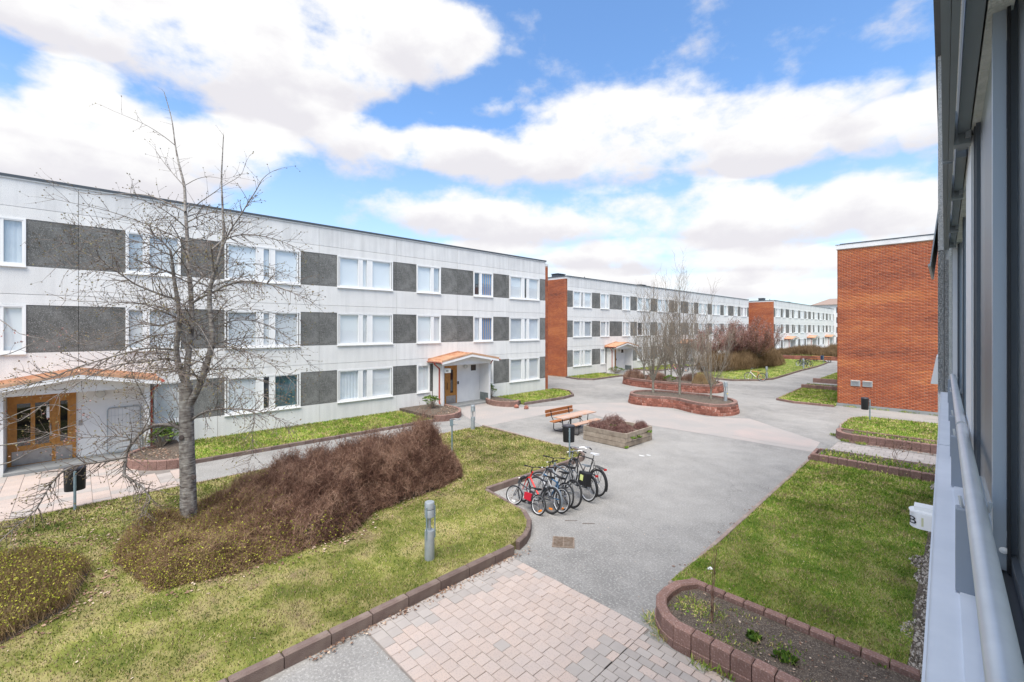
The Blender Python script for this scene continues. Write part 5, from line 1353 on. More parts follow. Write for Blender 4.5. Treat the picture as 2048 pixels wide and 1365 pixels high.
# knots on the trunk
for (u, v, dy) in ((388, 955, 0), (385, 1022, 0), (364, 876, 0)):
    p = tp(u, v, -.13) - TB; part('knot', MB().lathe([(.02, -.02), (.055, 0), (.062, .025), (.03, .04), (.0, .03)], 10).xform(Matrix.Translation(p) @ Matrix.Rotation(radians(75), 4, Vector((cos(YAW), sin(YAW), 0)))), mat('dark_knot', (.07, .055, .05), .95), T1, True)

# a second tree stands just outside the picture on the left: only its pink budded branches reach in
T2 = thing('tree', 'tree at the left picture edge reaching in with pink budded twigs', 'tree', (-14.3, -2.1, .05))
w2 = Wood(); w2b = Wood()
def tq(u, v, d):
    r = ray(u, v); return Vector((r.x * d, r.y * d, r.z * d + EYE))
limb(w2b, [(-14.3, -2.1, .0), (-14.25, -2.0, 1.2), (-14.3, -1.95, 2.6), (-14.2, -2.0, 4.2), (-14.3, -2.2, 5.6)], .11, .03, 4)
for px, d0, d1 in (([(-60, 900), (10, 890), (70, 880), (110, 862), (150, 850), (185, 835)], 9.2, 8.6), ([(-60, 850), (0, 842), (60, 818), (110, 810), (140, 822)], 9.2, 8.8),
                   ([(-50, 940), (20, 925), (70, 900), (110, 892), (160, 898)], 9.2, 8.4), ([(-50, 700), (0, 712), (60, 690), (120, 655)], 9.3, 8.9), ([(-60, 620), (0, 640), (40, 668), (100, 680)], 9.3, 9)):
    b = limb(w2b, [tq(u, v, d0 + (d1 - d0) * i / (len(px) - 1)) for i, (u, v) in enumerate(px)], .014, .004, 3)
    for i, (p, d, r) in enumerate(b[4:]):
        s = d.cross(Vector((rnd.gauss(0, 1), rnd.gauss(0, 1), rnd.gauss(0, 1)))).normalized()
        twig(w2, p, (d * .8 + s * .7).normalized(), rnd.uniform(.2, .4), .004, 1, up=.4, budsz=.034, dens=.8)
o2 = np.array((-14.3, -2.1, .05))
V, F = sticks(w2b.P0, w2b.P1, w2b.R0, w2b.R1, 8); put('trunk', npmesh('trunk', V - o2, F, M_BARK, True), T2)
V, F = sticks(w2.P0, w2.P1, w2.R0, w2.R1, 3); put('crown', npmesh('crown', V - o2, F, M_TWIG), T2, kind='stuff')
me = buds_mesh(w2, M_PINKBUD); me.transform(Matrix.Translation(-Vector(o2))); put('bud', me, T2, kind='stuff')

# ---- upright multi-stemmed trees of the planters
def fan_tree(name, label, base, H, spread, ntw, trunk_h, m_bark=M_BARK2, m_tw=M_TWIG2, budm=None, group=None, stems=9, thick=.055, seed=1, lean=(0, 0), cat='tree', budsz=.02, rt=1.0):
    global rnd
    old = rnd; rnd = random.Random(seed)
    b = Vector(base); t = thing(name, label, cat, base, group=group)
    wm = Wood(); wk = Wood()
    top = Vector((lean[0] * .2, lean[1] * .2, trunk_h))
    tr_ = limb(wm, [(0, 0, -.05), (top.x * .3, top.y * .3, trunk_h * .5), tuple(top)], thick * 1.15, thick * .8, 3)
    lead = limb(wm, [tuple(top), (lean[0] * .5, lean[1] * .5, H * .45), (lean[0] * .8, lean[1] * .8, H * .75), (lean[0], lean[1], H)], thick * .6, .004, 5)
    allb = [lead]
    for k in range(stems):
        a = 2 * pi * k / stems + rnd.uniform(-.3, .3); z0 = trunk_h * rnd.uniform(.75, 1.35); hh = H * rnd.uniform(.55, .93); sp = spread * rnd.uniform(.45, 1.0)
        p0 = Vector((0, 0, z0)) + top * .0
        pts = [tuple(p0), (cos(a) * sp * .42, sin(a) * sp * .42, z0 + (hh - z0) * .28), (cos(a) * sp * .75, sin(a) * sp * .75, z0 + (hh - z0) * .62), (cos(a) * sp * rnd.uniform(.8, 1.05), sin(a) * sp * rnd.uniform(.8, 1.05), hh)]
        allb.append(limb(wm, pts, thick * rnd.uniform(.30, .45), .004, 4))
    for br in allb:
        for i, (p, d, r) in enumerate(br):
            if i < 2: continue
            for _ in range(ntw):
                s = d.cross(Vector((rnd.gauss(0, 1), rnd.gauss(0, 1), rnd.gauss(0, 1)))).normalized()
                twig(wk, p + d * rnd.uniform(-.1, .1), (d * .9 + s * .75 + Vector((0, 0, .3))).normalized(), rnd.uniform(.3, .9) * (H / 4.5), .0065 * rt, 1, up=.7, budsz=budsz, wig=.13, dens=.6, budp=.8 if budm else 0)
    V, F = sticks(wm.P0, wm.P1, wm.R0, wm.R1, 6); put('trunk', npmesh('trunk', V, F, m_bark, True), t)
    V, F = sticks(wk.P0, wk.P1, wk.R0, wk.R1, 3); put('crown', npmesh('crown', V, F, m_tw), t, kind='stuff')
    if budm and wk.bp: put('bud', buds_mesh(wk, budm), t, kind='stuff')
    rnd = old
    return t
GP = 'upright bare trees of the nearer planter'
fan_tree('tree', 'bare upright tree nearest the porch side in the near planter', (-13.75, 25.75, .5), 6.4, 1.55, 3, .75, group=GP, stems=12, seed=5, thick=.075, rt=1.3)
fan_tree('tree', 'tallest bare upright tree in the middle of the near planter', (-12.2, 26.1, .5), 7.3, 1.15, 3, .9, group=GP, seed=8, thick=.075, stems=11, rt=1.3)
fan_tree('tree', 'bare slender tree beside the lamp in the near planter', (-10.2, 25.75, .5), 5.9, 1.5, 2, .55, group=GP, seed=13, thick=.06, stems=10, rt=1.25)
GF = 'upright bare trees of the farther planter'
for i, (x, y, h, l) in enumerate(((-18.6, 33.3, 4.9, 'bare upright tree at the porch end of the farther planter'), (-16.4, 33.6, 5.6, 'bare upright tree second from the porch end of the farther planter'), (-14.4, 33.0, 5.6, 'bare upright tree nearest the path in the farther planter'), (-17.3, 34.4, 5.0, 'bare upright tree at the back of the farther planter'))):
    fan_tree('tree', l, (x, y, .5), h, 1.3, 3, .8, group=GF, seed=20 + i, thick=.07, stems=9, rt=1.5)
# shrubs of the farther planter
def twig_bush(name, label, centre, rx, ry, h, n, m=M_HEDGE, group=None, z=0.0, L=(.25, .6), r=.003, cat='shrub', leafm=None, leafn=0, lsz=.02, poly=None, hf=None, flat=.3, rough=False):
    """dense shrub of thin upright twigs"""
    t = thing(name, label, cat, (centre[0], centre[1], z), group=group)
    if poly is not None:
        xs = [p[0] for p in poly]; X, Y = sample_poly(poly, int(n * bbox_area(poly) / poly_area(poly)))
        X -= centre[0]; Y -= centre[1]
        hh = hf(X + centre[0], Y + centre[1])
    else:
        a = rng.uniform(0, 2 * pi, n); q = np.sqrt(rng.random(n)); X = rx * q * np.cos(a); Y = ry * q * np.sin(a)
        hh = h * np.sqrt(np.clip(1 - q ** 2.6, .05, 1)) * (.85 + .3 * rng.random(n))
        if rough: hh = hh * (.75 + .35 * np.sin(a * 3 + q * 5) * q + .3 * rng.random(n))
    K = len(X)
    ln = rng.uniform(L[0], L[1], K)
    ztop = hh * (.35 + .65 * rng.random(K) ** .55)
    ztop = np.where(rng.random(K) < .45, hh * rng.uniform(.82, 1.08, K), ztop)
    ln = np.minimum(ln, ztop * .95)
    dirn = np.stack([rng.normal(0, flat, K), rng.normal(0, flat, K), np.ones(K)], 1); dirn /= np.linalg.norm(dirn, axis=1, keepdims=True)
    P1 = np.stack([X, Y, ztop], 1); P0 = P1 - dirn * ln[:, None]; P0[:, 2] = np.maximum(P0[:, 2], .0)
    V, F = sticks(P0, P1, np.full(K, r), np.full(K, r * .45), 3)
    put('twig', npmesh('twig', V, F, m), t, kind='stuff')
    if leafm:
        k = rng.integers(0, K, leafn); f = rng.uniform(.35, 1.0, leafn)[:, None]
        P = P0[k] + (P1[k] - P0[k]) * f
        if poly is None or True:
            V, F = leaves(P, rng.normal(size=(leafn, 3)) + np.array([0, 0, .5]), rng.uniform(.6, 1.3, leafn) * lsz, .6)
            put('leaf', npmesh('leaf', V, F, leafm), t, kind='stuff')
    return t
for i, (x, y, rx, h, l, m) in enumerate(((-18.9, 32.2, .9, .75, 'low brown shrub at the porch end of the farther planter', M_HEDGE), (-16.9, 32.2, .8, .7, 'low brown shrub under the bare trees of the farther planter', M_HEDGE),
        (-13.3, 32.3, .8, .9, 'low brown shrub at the path end of the farther planter', M_HEDGEO), (-14.8, 34.0, 1.0, .6, 'low brown shrub at the back of the farther planter', M_HEDGE))):
    twig_bush('shrub', l, (x, y), rx, rx * .8, h, 1500, m, 'low shrubs of the farther planter', z=.5, r=.005, L=(.2, .5))
# ---- main hedge
def hA(x, y):
    b = np.clip((y - 2.3) / 2.2, 0, 1)
    h = .36 + .76 * b * b * (3 - 2 * b) + .08 * np.sin(1.9 * x + .6 * y) + .07 * np.sin(2.7 * y - x)
    # rounded shoulders towards the rim
    d = np.full(len(x), 9.); n = len(HEDGE_A)
    for i in range(n):
        a = np.array(HEDGE_A[i]); bb = np.array(HEDGE_A[(i + 1) % n]); e = bb - a; L2_ = (e ** 2).sum()
        t = np.clip(((x - a[0]) * e[0] + (y - a[1]) * e[1]) / L2_, 0, 1); d = np.minimum(d, np.hypot(x - a[0] - t * e[0], y - a[1] - t * e[1]))
    return h * np.sqrt(np.clip(1 - (1 - np.clip(d / .85, 0, 1)) ** 2, .10, 1)) * (.9 + .2 * rng.random(len(x)))
def hedge_poly(poly, cut, side):
    return poly
HG = thing('hedge', 'big dense brown leafless hedge across the lawn, budding green near the tree', 'hedge', (-11.2, 4.2, L1z(-11.2, 4.2)))
X, Y = sample_poly(HEDGE_A, 62000); hh = hA(X, Y)
lowpart = np.clip((3.4 - Y) / 1.8, 0, 1)
CX, CY = sample_poly(HEDGE_A, 95); nc = len(CX); cf = rng.uniform(.80, 1.18, nc)
K = len(X); idx = np.empty(K, int)
for s0 in range(0, K, 8000):
    e0 = min(K, s0 + 8000); idx[s0:e0] = np.argmin((X[s0:e0, None] - CX[None]) ** 2 + (Y[s0:e0, None] - CY[None]) ** 2, axis=1)
dc = np.hypot(X - CX[idx], Y - CY[idx])
hh = hh * cf[idx] * (1.10 - .55 * np.clip(dc / .6, 0, 1) ** 2)
ztop = np.where(rng.random(K) < .62, hh * (.78 + .26 * rng.random(K) ** .7 + .26 * (rng.random(K) < .10)), hh * (.2 + .75 * rng.random(K) ** .7))
ln = np.minimum(rng.uniform(.10, .32, K), ztop * .95 + .02)
spl = np.stack([X - CX[idx], Y - CY[idx]], 1) * .8
dirn = np.stack([spl[:, 0] + rng.normal(0, .62, K), spl[:, 1] + rng.normal(0, .62, K), np.full(K, 1.)], 1); dirn /= np.linalg.norm(dirn, axis=1, keepdims=True)
P1 = np.stack([X, Y, ztop], 1); P1[:, :2] += dirn[:, :2] * .08; P0 = P1 - dirn * ln[:, None]; P0[:, 2] = np.maximum(P0[:, 2], 0)
# short side twigs
q1 = []; q0 = []
for _ in range(3):
    f = rng.uniform(.25, .9, K)[:, None]; s_ = P0 + (P1 - P0) * f
    sd = dirn * .8 + rng.normal(0, .8, (K, 3)); sd /= np.linalg.norm(sd, axis=1, keepdims=True)
    q0.append(s_); q1.append(s_ + sd * rng.uniform(.05, .15, (K, 1)))
P0 = np.concatenate([P0] + q0); P1 = np.concatenate([P1] + q1); P1[:, 2] = np.maximum(P1[:, 2], .01)
X = np.tile(X, 4); Y = np.tile(Y, 4); lowpart = np.tile(lowpart, 4); ztop = np.tile(ztop, 4); K *= 4
off = np.array((-11.2, 4.2, 0))
gsel = rng.random(K) < lowpart * .75
for sel, mm, nm in ((~gsel, M_HEDGE, 'twig'), (gsel, M_HEDGEO, 'twig')):
    V, F = sticks(P0[sel] - off, P1[sel] - off, np.where(np.arange(K)[sel] < K // 4, .0042, .0028), np.where(np.arange(K)[sel] < K // 4, .0022, .0016), 3); put(nm, npmesh(nm, V, F, mm), HG, kind='stuff')
# green shoots on the low near part and along the shaded front foot
pr = np.clip((3.4 - Y) / 2.2, 0, 1) * .9 + .55 * np.clip((4.8 - Y) / 1.2, 0, 1) * np.clip((X + 9.9) / .5, 0, 1) * (ztop < .55)
k = np.where(rng.random(K) < pr * .4)[0]
Pl = P0[k] + (P1[k] - P0[k]) * rng.uniform(.4, 1, (len(k), 1)) - off
V, F = leaves(Pl, rng.normal(size=(len(k), 3)) + np.array([0, 0, .4]), rng.uniform(.018, .040, len(k)), .7); put('leaf', npmesh('leaf', V, F, M_SPROUT), HG, kind='stuff')
# a few long pale canes
wc = Wood()
for _ in range(110):
    i = rnd.randrange(K); p = Vector(P1[i] - off); twig(wc, p, Vector((rnd.gauss(0, .5), rnd.gauss(0, .5), .7)).normalized(), rnd.uniform(.12, .3), .003, 0, budp=0)
V, F = sticks(wc.P0, wc.P1, wc.R0, wc.R1, 3); put('cane', npmesh('cane', V, F, M_LITTER), HG, kind='stuff')
struct('soil', MB().prism([(x + .12 * (1 if x < -11 else -1), y, ) for x, y in HEDGE_A], lambda x, y: L1z(x, y) - .03, lambda x, y: L1z(x, y) + .012), M_SOIL, 'dark bare soil under the big hedge', cat='soil')
struct('soil', MB().prism(HEDGE_B, lambda x, y: L1z(x, y) - .03, lambda x, y: L1z(x, y) + .012), M_SOIL, 'dark bare soil under the low corner shrub', cat='soil')
twig_bush('shrub', 'low olive brown shrub with green shoots at the near left corner', (-11, -1.6), 1, 1, .5, 48000, M_HEDGEO, None, L1z(-11, -1.6), L=(.1, .3), r=.0030, leafm=M_SPROUT, leafn=34000, lsz=.032, poly=HEDGE_B,
          hf=lambda x, y: .10 + .40 * np.clip(1 - ((x + 10.9) / 2.0) ** 2 - np.clip((y + 1.3) / 1.8, 0, 1) ** 2, .0, 1) ** .6)
# ---- far hedges, shrubs and pinkish small trees on the middle lawn
FH = [(-19.2, 44.5), (-18.0, 45.6), (-16.8, 48.8), (-16.1, 53), (-15.4, 57.5), (-15.8, 62), (-17.5, 64), (-19.2, 62), (-20, 54)]
def hF(x, y): return (1.6 + .3 * np.sin(.6 * y) + .25 * np.sin(x * 1.7) + .15 * np.sin(y * 2.3)) * (.75 + .5 * rng.random(len(x)))
twig_bush('hedge', 'tall brown hedge on the middle lawn behind the orange bicycle', (-17.5, 54), 1, 1, 2, 26000, M_FARH, None, .1, L=(.5, 1.2), r=.010, cat='hedge', poly=FH, hf=hF)
twig_bush('hedge', 'long low brown hedge behind the far block wall', (-16, 79), 1, 1, 1, 9000, M_FARH, None, .4, L=(.4, .9), r=.014, cat='hedge', poly=[(-21, 76.5), (-12.6, 77.3), (-12.6, 82), (-21, 81)], hf=lambda x, y: (1.2 + .25 * np.sin(x)) * (.8 + .4 * rng.random(len(x))))
GT = 'pink budded small trees of the middle lawn'
for i, (x, y, h, l, pk) in enumerate(((-18.3, 52.6, 4.6, 'pale budded small tree with forked trunk behind the orange bicycle', 1), (-16.3, 53.9, 5.2, 'pink budded round small tree with a single trunk beside the far hedge', 1), (-19.6, 48.5, 4.2, 'pale budded shrub tree nearest the middle block', 1), (-19.8, 56.5, 4.6, 'pink budded shrub tree behind the far hedge', 1))):
    fan_tree('tree', l, (x, y, .08), h, 2.3, 5, 1.4, m_bark=M_BARK, m_tw=M_HEDGE, budm=M_PINKBUD, group=GT, seed=40 + i, thick=.09, stems=13, budsz=.09, rt=2.0)
for i, (x, y, l) in enumerate(((-15.3, 84.5, 'distant grey shrub before the porches of the farthest block'), (-18.5, 90, 'distant olive shrub between the porches of the farthest block'), (-14.0, 92, 'distant brown shrub at the end of the street'), (-17.5, 104, 'distant shrub before the last porch'))):
    twig_bush('shrub', l, (x, y), 2.0, 2.2, 1.7, 1500, M_FARH, 'distant shrubs at the end of the street', L=(.5, 1.1), r=.018)
struct('lawn', MB().prism([(-20, 76.3), (-8, 77), (-8, 140), (-20, 140)], -.02, .3), M_LAWNG, 'far lawn at the end of the street', cat='lawn')
k = thing('planter_wall', 'long low reddish wall closing the far end of the path', 'low wall')
block_run(k, poly_path([(-22, 75.2), (-12.2, 76.4)], .8), .0, .27, .25, .01, M_BLOCKC, 'block', .01); block_run(k, poly_path([(-22, 75.2), (-12.2, 76.4)], .8), .275, .55, .25, .01, M_BLOCKC, 'block', .01)

# ---- evergreen shrubs by the porches
def evergreen(label, base, r, h, n, sz=.11, group=None, m=M_RHODO):
    t = thing('evergreen_shrub', label, 'shrub', base, group=group)
    P = []; D = []; S = []; st = Wood()
    for _ in range(n):
        a = rnd.uniform(0, 2 * pi); q = sqrt(rnd.random()); zz = h * (.35 + .65 * sqrt(max(0, 1 - q * q))) * rnd.uniform(.75, 1.05)
        c = Vector((r * q * cos(a), r * q * sin(a), zz)); st.seg((c.x * .2, c.y * .2, 0), tuple(c), .008, .004)
        for j in range(8):
            b = 2 * pi * j / 8 + rnd.random(); P.append(tuple(c)); D.append((cos(b), sin(b), rnd.uniform(-.15, .6))); S.append(sz * rnd.uniform(.7, 1.2))
    V, F = leaves(P, D, S, .38); put('leaf', npmesh('leaf', V, F, m), t, kind='stuff')
    V, F = sticks(st.P0, st.P1, st.R0, st.R1, 4); put('stem', npmesh('stem', V, F, M_TWIG2), t, kind='stuff')
    return t
GE = 'evergreen shrubs beside the porches'
evergreen('bright evergreen shrub right of the wide porch by its red downpipe', (-20.4, 2.15, .24), .42, .62, 60, group=GE)
evergreen('dark evergreen shrub against the wall right of the wide porch', (-20.85, 2.45, .24), .36, .75, 40, group=GE)
evergreen('round evergreen shrub left of the second porch', (-20.15, 13.6, .24), .5, .68, 62, group=GE)
evergreen('evergreen shrub against the right side of the second porch', (-20.9, 18.45, .22), .4, .85, 50, group=GE)
evergreen('tiny evergreen at the left foot of the wide porch', (-20.6, -2.15, 0), .3, .3, 20, group=GE)
evergreen('spreading evergreen before the first porch of the middle block', (-24.6, 38.6, .1), .8, .6, 60, group=GE)
evergreen('small juniper in the farther planter', (-15.7, 31.9, .5), .45, .5, 40, group=GE)
evergreen('evergreen at the second porch of the middle block', (-24.7, 54.2, .1), .7, .6, 50, group=GE)
# ---- small weeds of the beds
def tuft(label, base, r, n, m, L=.1, cat='plant', group=None, up=.8, w=.3):
    t = thing('weed', label, cat, base, group=group); P = []; D = []; S = []
    for _ in range(n):
        a = rnd.uniform(0, 2 * pi); q = r * sqrt(rnd.random()); P.append((q * cos(a), q * sin(a), 0)); D.append((rnd.gauss(0, .6), rnd.gauss(0, .6), up)); S.append(L * rnd.uniform(.5, 1.2))
    V, F = leaves(P, D, S, w); put('leaf', npmesh('leaf', V, F, m), t, kind='stuff'); return t
GW = 'weeds of the near planting bed'
p = G(1507, 1275, .24); tuft('broad leaved green weed near the middle of the near bed', (p.x, p.y, .235), .1, 90, M_RHODO, .075, group=GW, up=.7, w=.6)
p = G(1572, 1318, .24); tuft('leggy green weed with browned stems in the near bed', (p.x, p.y, .235), .12, 80, M_RHODO, .085, group=GW, up=.9, w=.5)
p = G(1760, 1330, .24); tuft('small green weed at the far end of the near bed', (p.x, p.y, .24), .07, 40, M_RHODO, .07, group=GW)
p = G(1420, 1225, .23); tuft('grassy weed at the foot of the young bare stem', (p.x, p.y, .23), .22, 260, M_GRASSG, .07, group=GW, w=.12)
p = G(1380, 1205, .23); tuft('grassy weed in the rounded corner of the near bed', (p.x, p.y, .23), .2, 200, M_GRASSG, .06, group=GW, w=.12)
p = G(1450, 1255, .23); tuft('moss like weed patch along the near bed wall', (p.x, p.y, .23), .2, 200, M_GRASS, .05, group=GW, w=.12)
p = G(1500, 1300, .23); tuft('thin weed patch beside the wall of the near bed', (p.x, p.y, .23), .15, 120, M_GRASS, .05, group=GW, w=.12)
GV = 'grass tufts growing at the foot of block walls'
for i, (u, v, l) in enumerate(((1307, 1245, 'grass tuft at the round corner of the near wall'), (1325, 1275, 'grass tuft below the round corner of the near wall'), (1405, 1330, 'grass tuft at the straight foot of the near wall'), (1455, 1350, 'grass tuft farther along the foot of the near wall'),
                               (1668, 872, 'grass tuft at the rounded end of the curved wall'), (1690, 884, 'grass tuft at the front of the curved wall'), (1722, 890, 'larger grass tuft under the curved wall'))):
    p = G(u, v); tuft(l, (p.x, p.y, .01), .16, 150, M_GRASSG, .13, group=GV, w=.1)
Y_ = rng.uniform(0, 1, 2600)
P = np.concatenate([np.stack([rng.uniform(-3.55, -.3, 1500), rng.normal(18.5, .35, 1500), np.full(1500, .17)], 1), np.stack([rng.uniform(-3.3, -.3, 700), rng.normal(22.75, .2, 700), np.full(700, .22)], 1), np.stack([rng.uniform(-8.6, -5.5, 400), rng.normal(39.8, .4, 400), np.full(400, .26)], 1)])
V, F = leaves(P, rng.normal(size=(2600, 3)) * .6 + np.array([0, 0, 1]), rng.uniform(.05, .13, 2600), .3)
o = put('ground_weeds', npmesh('ground_weeds', V, F, M_GRASSG)); o['kind'] = 'stuff'; o['label'] = 'low green weeds covering the soil of the right hand beds'; o['category'] = 'weeds'
P = np.stack([rng.uniform(-5.3, -.4, 500), rng.normal(31.72, .04, 500), np.full(500, .0)], 1); P = P[rng.random(500) < .5 + .5 * np.sin(P[:, 0] * 5)]
V, F = leaves(P, rng.normal(size=(len(P), 3)) * .5 + np.array([0, 0, 1]), rng.uniform(.05, .14, len(P)), .25)
o = put('ground_weeds', npmesh('ground_weeds', V, F, M_GRASSG)); o['kind'] = 'stuff'; o['label'] = 'thin green weeds along the foot of the brick end wall'; o['category'] = 'weeds'
Xw, Yw = sample_poly([(-3.25, 6.5), (-2.9, 6.2), (-.4, 6.2), (-.4, 7.15), (-3.1, 7.15)], 9000)
kw = (np.sin(Xw * 5.1 + 1) * np.sin(Yw * 6.3) + rng.normal(0, .45, len(Xw)) - .35 * (Xw + 2.2)) > .75; Xw, Yw = Xw[kw], Yw[kw]
V, F = leaves(np.stack([Xw, Yw, np.full(len(Xw), .235)], 1), rng.normal(size=(len(Xw), 3)) * .7 + np.array([0, 0, .8]), rng.uniform(.02, .06, len(Xw)), .3)
o = put('ground_weeds', npmesh('ground_weeds', V, F, M_GRASSG)); o['kind'] = 'stuff'; o['label'] = 'low green weeds sprouting across the near planting bed'; o['category'] = 'weeds'
# young bare stem in the near bed
t = thing('sapling', 'thin bare brown stem standing in the near bed', 'plant', tuple(G(1424, 1245, .22)))
ws_ = Wood()
for _ in range(5):
    b = limb(ws_, [(rnd.gauss(0, .02), rnd.gauss(0, .02), 0), (rnd.gauss(0, .03), rnd.gauss(0, .03), .35), (rnd.gauss(0, .05), rnd.gauss(0, .05), rnd.uniform(.6, 1.05))], .006, .002, 4)
    for p_, d_, r_ in b[3:]: twig(ws_, p_, jitter(d_, .6), .1, .0022, 0, budsz=.02)
V, F = sticks(ws_.P0, ws_.P1, ws_.R0, ws_.R1, 4); put('stem', npmesh('stem', V, F, M_HEDGE), t, kind='stuff'); put('bud', buds_mesh(ws_, M_LITTER), t, kind='stuff')
t = thing('dead_stalk', 'dry dead stalks leaning over the slab path', 'plant', tuple(G(1795, 935, .02)))
ws_ = Wood()
for _ in range(7):
    b = limb(ws_, [(rnd.gauss(0, .05), rnd.gauss(0, .05), 0), (rnd.gauss(0, .1), rnd.gauss(0, .1), .4), (rnd.gauss(0, .2), rnd.gauss(0, .2), rnd.uniform(.6, .9))], .006, .003, 3)
    for p_, d_, r_ in b[4:]: twig(ws_, p_, jitter(d_, .8), .12, .004, 0, budsz=.05)
V, F = sticks(ws_.P0, ws_.P1, ws_.R0, ws_.R1, 4); put('stem', npmesh('stem', V, F, M_LITTER), t, kind='stuff'); put('bud', buds_mesh(ws_, M_LITTER), t, kind='stuff')
# ================================================================== STREET FURNITURE
# raised wooden bed
RB = thing('raised_bed', 'square weathered plank bed filled with brown heath', 'planter', (-9.93, 15.68, 0), rz=radians(-.5))
s = .97; th = .045
for i in range(3):
    z0, z1 = .02 + i * .185, .02 + (i + 1) * .185 - .014
    for side in range(4):
        a = side * pi / 2; mm = M_WOODP
        tilt = (0, radians(1.5) if (side == 1 and i < 2) else 0, a)
        mb = MB().cbox(-s, s, -s - th / 2 + (.0), -s + th / 2, z0, z1, .004)
        part('plank', mb, mm, RB, rot=tilt, loc=(rnd.uniform(-.012, .012), rnd.uniform(-.012, .012), 0))
for sx in (-1, 1):
    for sy in (-1, 1): part('corner_post', MB().box(sx * (s - .03) - .04, sx * (s - .03) + .04, sy * (s - .07) - .035, sy * (s - .07) + .035, .0, .56), M_WOODP, RB)
part('soil_fill', MB().box(-s + .03, s - .03, -s + .03, s - .03, .05, .45), M_SOIL, RB)
GH = 'heath clumps of the raised bed'
for i, (x, y, r, h, l) in enumerate(((-10.55, 15.2, .42, .34, 'brown heath clump at the bench side corner of the raised bed'), (-10.4, 16.1, .48, .48, 'tallest brown heath clump at the back of the raised bed'), (-9.5, 15.25, .52, .32, 'brown heath clump spilling over the front corner of the raised bed'), (-9.25, 16.35, .26, .34, 'small brown heath clump at the far right of the raised bed'), (-9.75, 15.9, .35, .2, 'low brown heath in the middle of the raised bed'))):
    twig_bush('heath', l, (x, y), r, r, h, 900, M_HEATH, GH, z=.43, L=(.10, .26), r=.0055, cat='shrub', flat=.7, rough=True)
GH2 = 'green sprouting plants of the raised bed'
for x, y, z, l, n in ((-9.15, 14.85, .42, 'yellow green sprout at the front corner of the raised bed', 60), (-8.9, 15.15, .32, 'green plant growing from the plank gap nearest the corner', 40), (-8.88, 15.55, .3, 'green plant growing from the middle of the plank gap', 50), (-8.9, 16.3, .38, 'green plant growing from the far end of the plank gap', 60), (-10.1, 15.75, .5, 'green patch between the heath clumps', 50)):
    tuft(l, (x, y, z), .12, n, M_RHODO, .11, group=GH2, up=.5, w=.5)
tuft('green moss at the outer corner foot of the raised bed', (-8.95, 14.72, .02), .07, 60, M_GRASSG, .1, group=GH2, up=.9, w=.3)
# picnic table
PT = thing('picnic_table', 'brown picnic table with one backrest bench on black tube legs', 'table', (-12.1, 15.7, 0))
L_ = 1.2
for i in range(3): part('table_plank', MB().cbox(-.30 + i * .203, -.30 + i * .203 + .195, -1.17, 1.17, .70, .74, .006), M_TABLE, PT)
for i in range(2):
    part('seat_plank', MB().cbox(-.66 + i * .165, -.66 + i * .165 + .155, -.95, .95, .43, .47, .006), M_BENCH, PT)
    part('seat_plank', MB().cbox(.36 + i * .165, .36 + i * .165 + .155, -.82, 1.05, .43, .47, .006), M_TABLE, PT)
    part('back_plank', MB().cbox(-.905 - i * .025, -.865 - i * .025, -.95, .95, .62 + i * .155, .62 + i * .155 + .135, .006), M_BENCH, PT)
for y in (-.62, .62):
    part('leg_frame', MB().tube([(-.88, y, .86), (-.83, y, .60), (-.70, y, .40), (-.72, y, .10), (-.66, y, .025), (-.24, y, .025), (-.18, y, .09), (-.22, y, .68)], .019, 10), M_BLACK, PT, True)
    part('leg_frame', MB().tube([(.24, y, .68), (.18, y, .09), (.24, y, .025), (.62, y, .025), (.68, y, .09), (.66, y, .42), (.36, y, .42)], .019, 10), M_BLACK, PT, True)
    part('cross_bar', MB().tube([(-.66, y, .42), (-.22, y, .42)], .016, 8).tube([(-.24, y, .26), (.24, y, .26)], .016, 8).tube([(-.24, y, .69), (.24, y, .69)], .016, 8).tube([(0, y, .26), (0, y * .35, .69)], .012, 8), M_BLACK, PT, True)
# bollard lamps
def bollard(label, base, h=1.08, hazed=False):
    t = thing('bollard_lamp', label, 'bollard lamp', base, rz=rnd.uniform(0, 1), group='grey metal bollard lamps')
    r = .092
    part('base_tube', MB().lathe([(r, -.03), (r, .52), (r - .006, .545), (.0, .552)], 24), M_GALV, t, True)
    part('lamp_head', MB().lathe([(r - .012, .79), (r, .80), (r, .93), (r - .004, .94)], 24), M_GALV, t, True)
    part('lamp_cap', MB().lathe([(r, .955), (r, 1.06), (r - .008, 1.075), (.0, 1.08)], 24), M_GALV, t, True)
    part('lamp_glass', MB().lathe([(r - .02, .935), (r - .02, .96)], 20), mat('lamp_glass', (.55, .55, .52), .3), t, True)
    for k in range(3):
        a = 2 * pi * k / 3; x, y = (r + .008) * cos(a), (r + .008) * sin(a)
        part('rod', MB().tube([(x, y, .40), (x, y, 1.0)], .011, 8), M_GALVB, t, True)
    part('inner_tube', MB().lathe([(.03, .54), (.03, .80)], 12), M_GALV, t, True)
    return t
bollard('nearest grey bollard lamp on the lawn beside the hedge', (-7.08, 4.74, L1z(-7.1, 4.7)))
bollard('bollard lamp at the far lawn corner facing the second porch', (-15.35, 12.55, .04))
bollard('bollard lamp with a yellow sticker in the near planter', (-9.35, 25.6, .5))
bollard('bollard lamp beside the orange bicycle', (-12.35, 43.3, .1))
bollard('bollard lamp beside the far parked bicycles', (-12.75, 57.6, .1))
p = (-9.35, 25.6)
# sticker
st_ = [o for o in bpy.data.objects if o.get('label') == 'bollard lamp with a yellow sticker in the near planter'][0]
part('sticker', MB().box(.03, .075, -.0955, -.0935, .40, .46), mat('yellow_sticker', (.75, .55, .05), .5), st_, rot=(0, 0, -st_.rotation_euler.z + YAW))
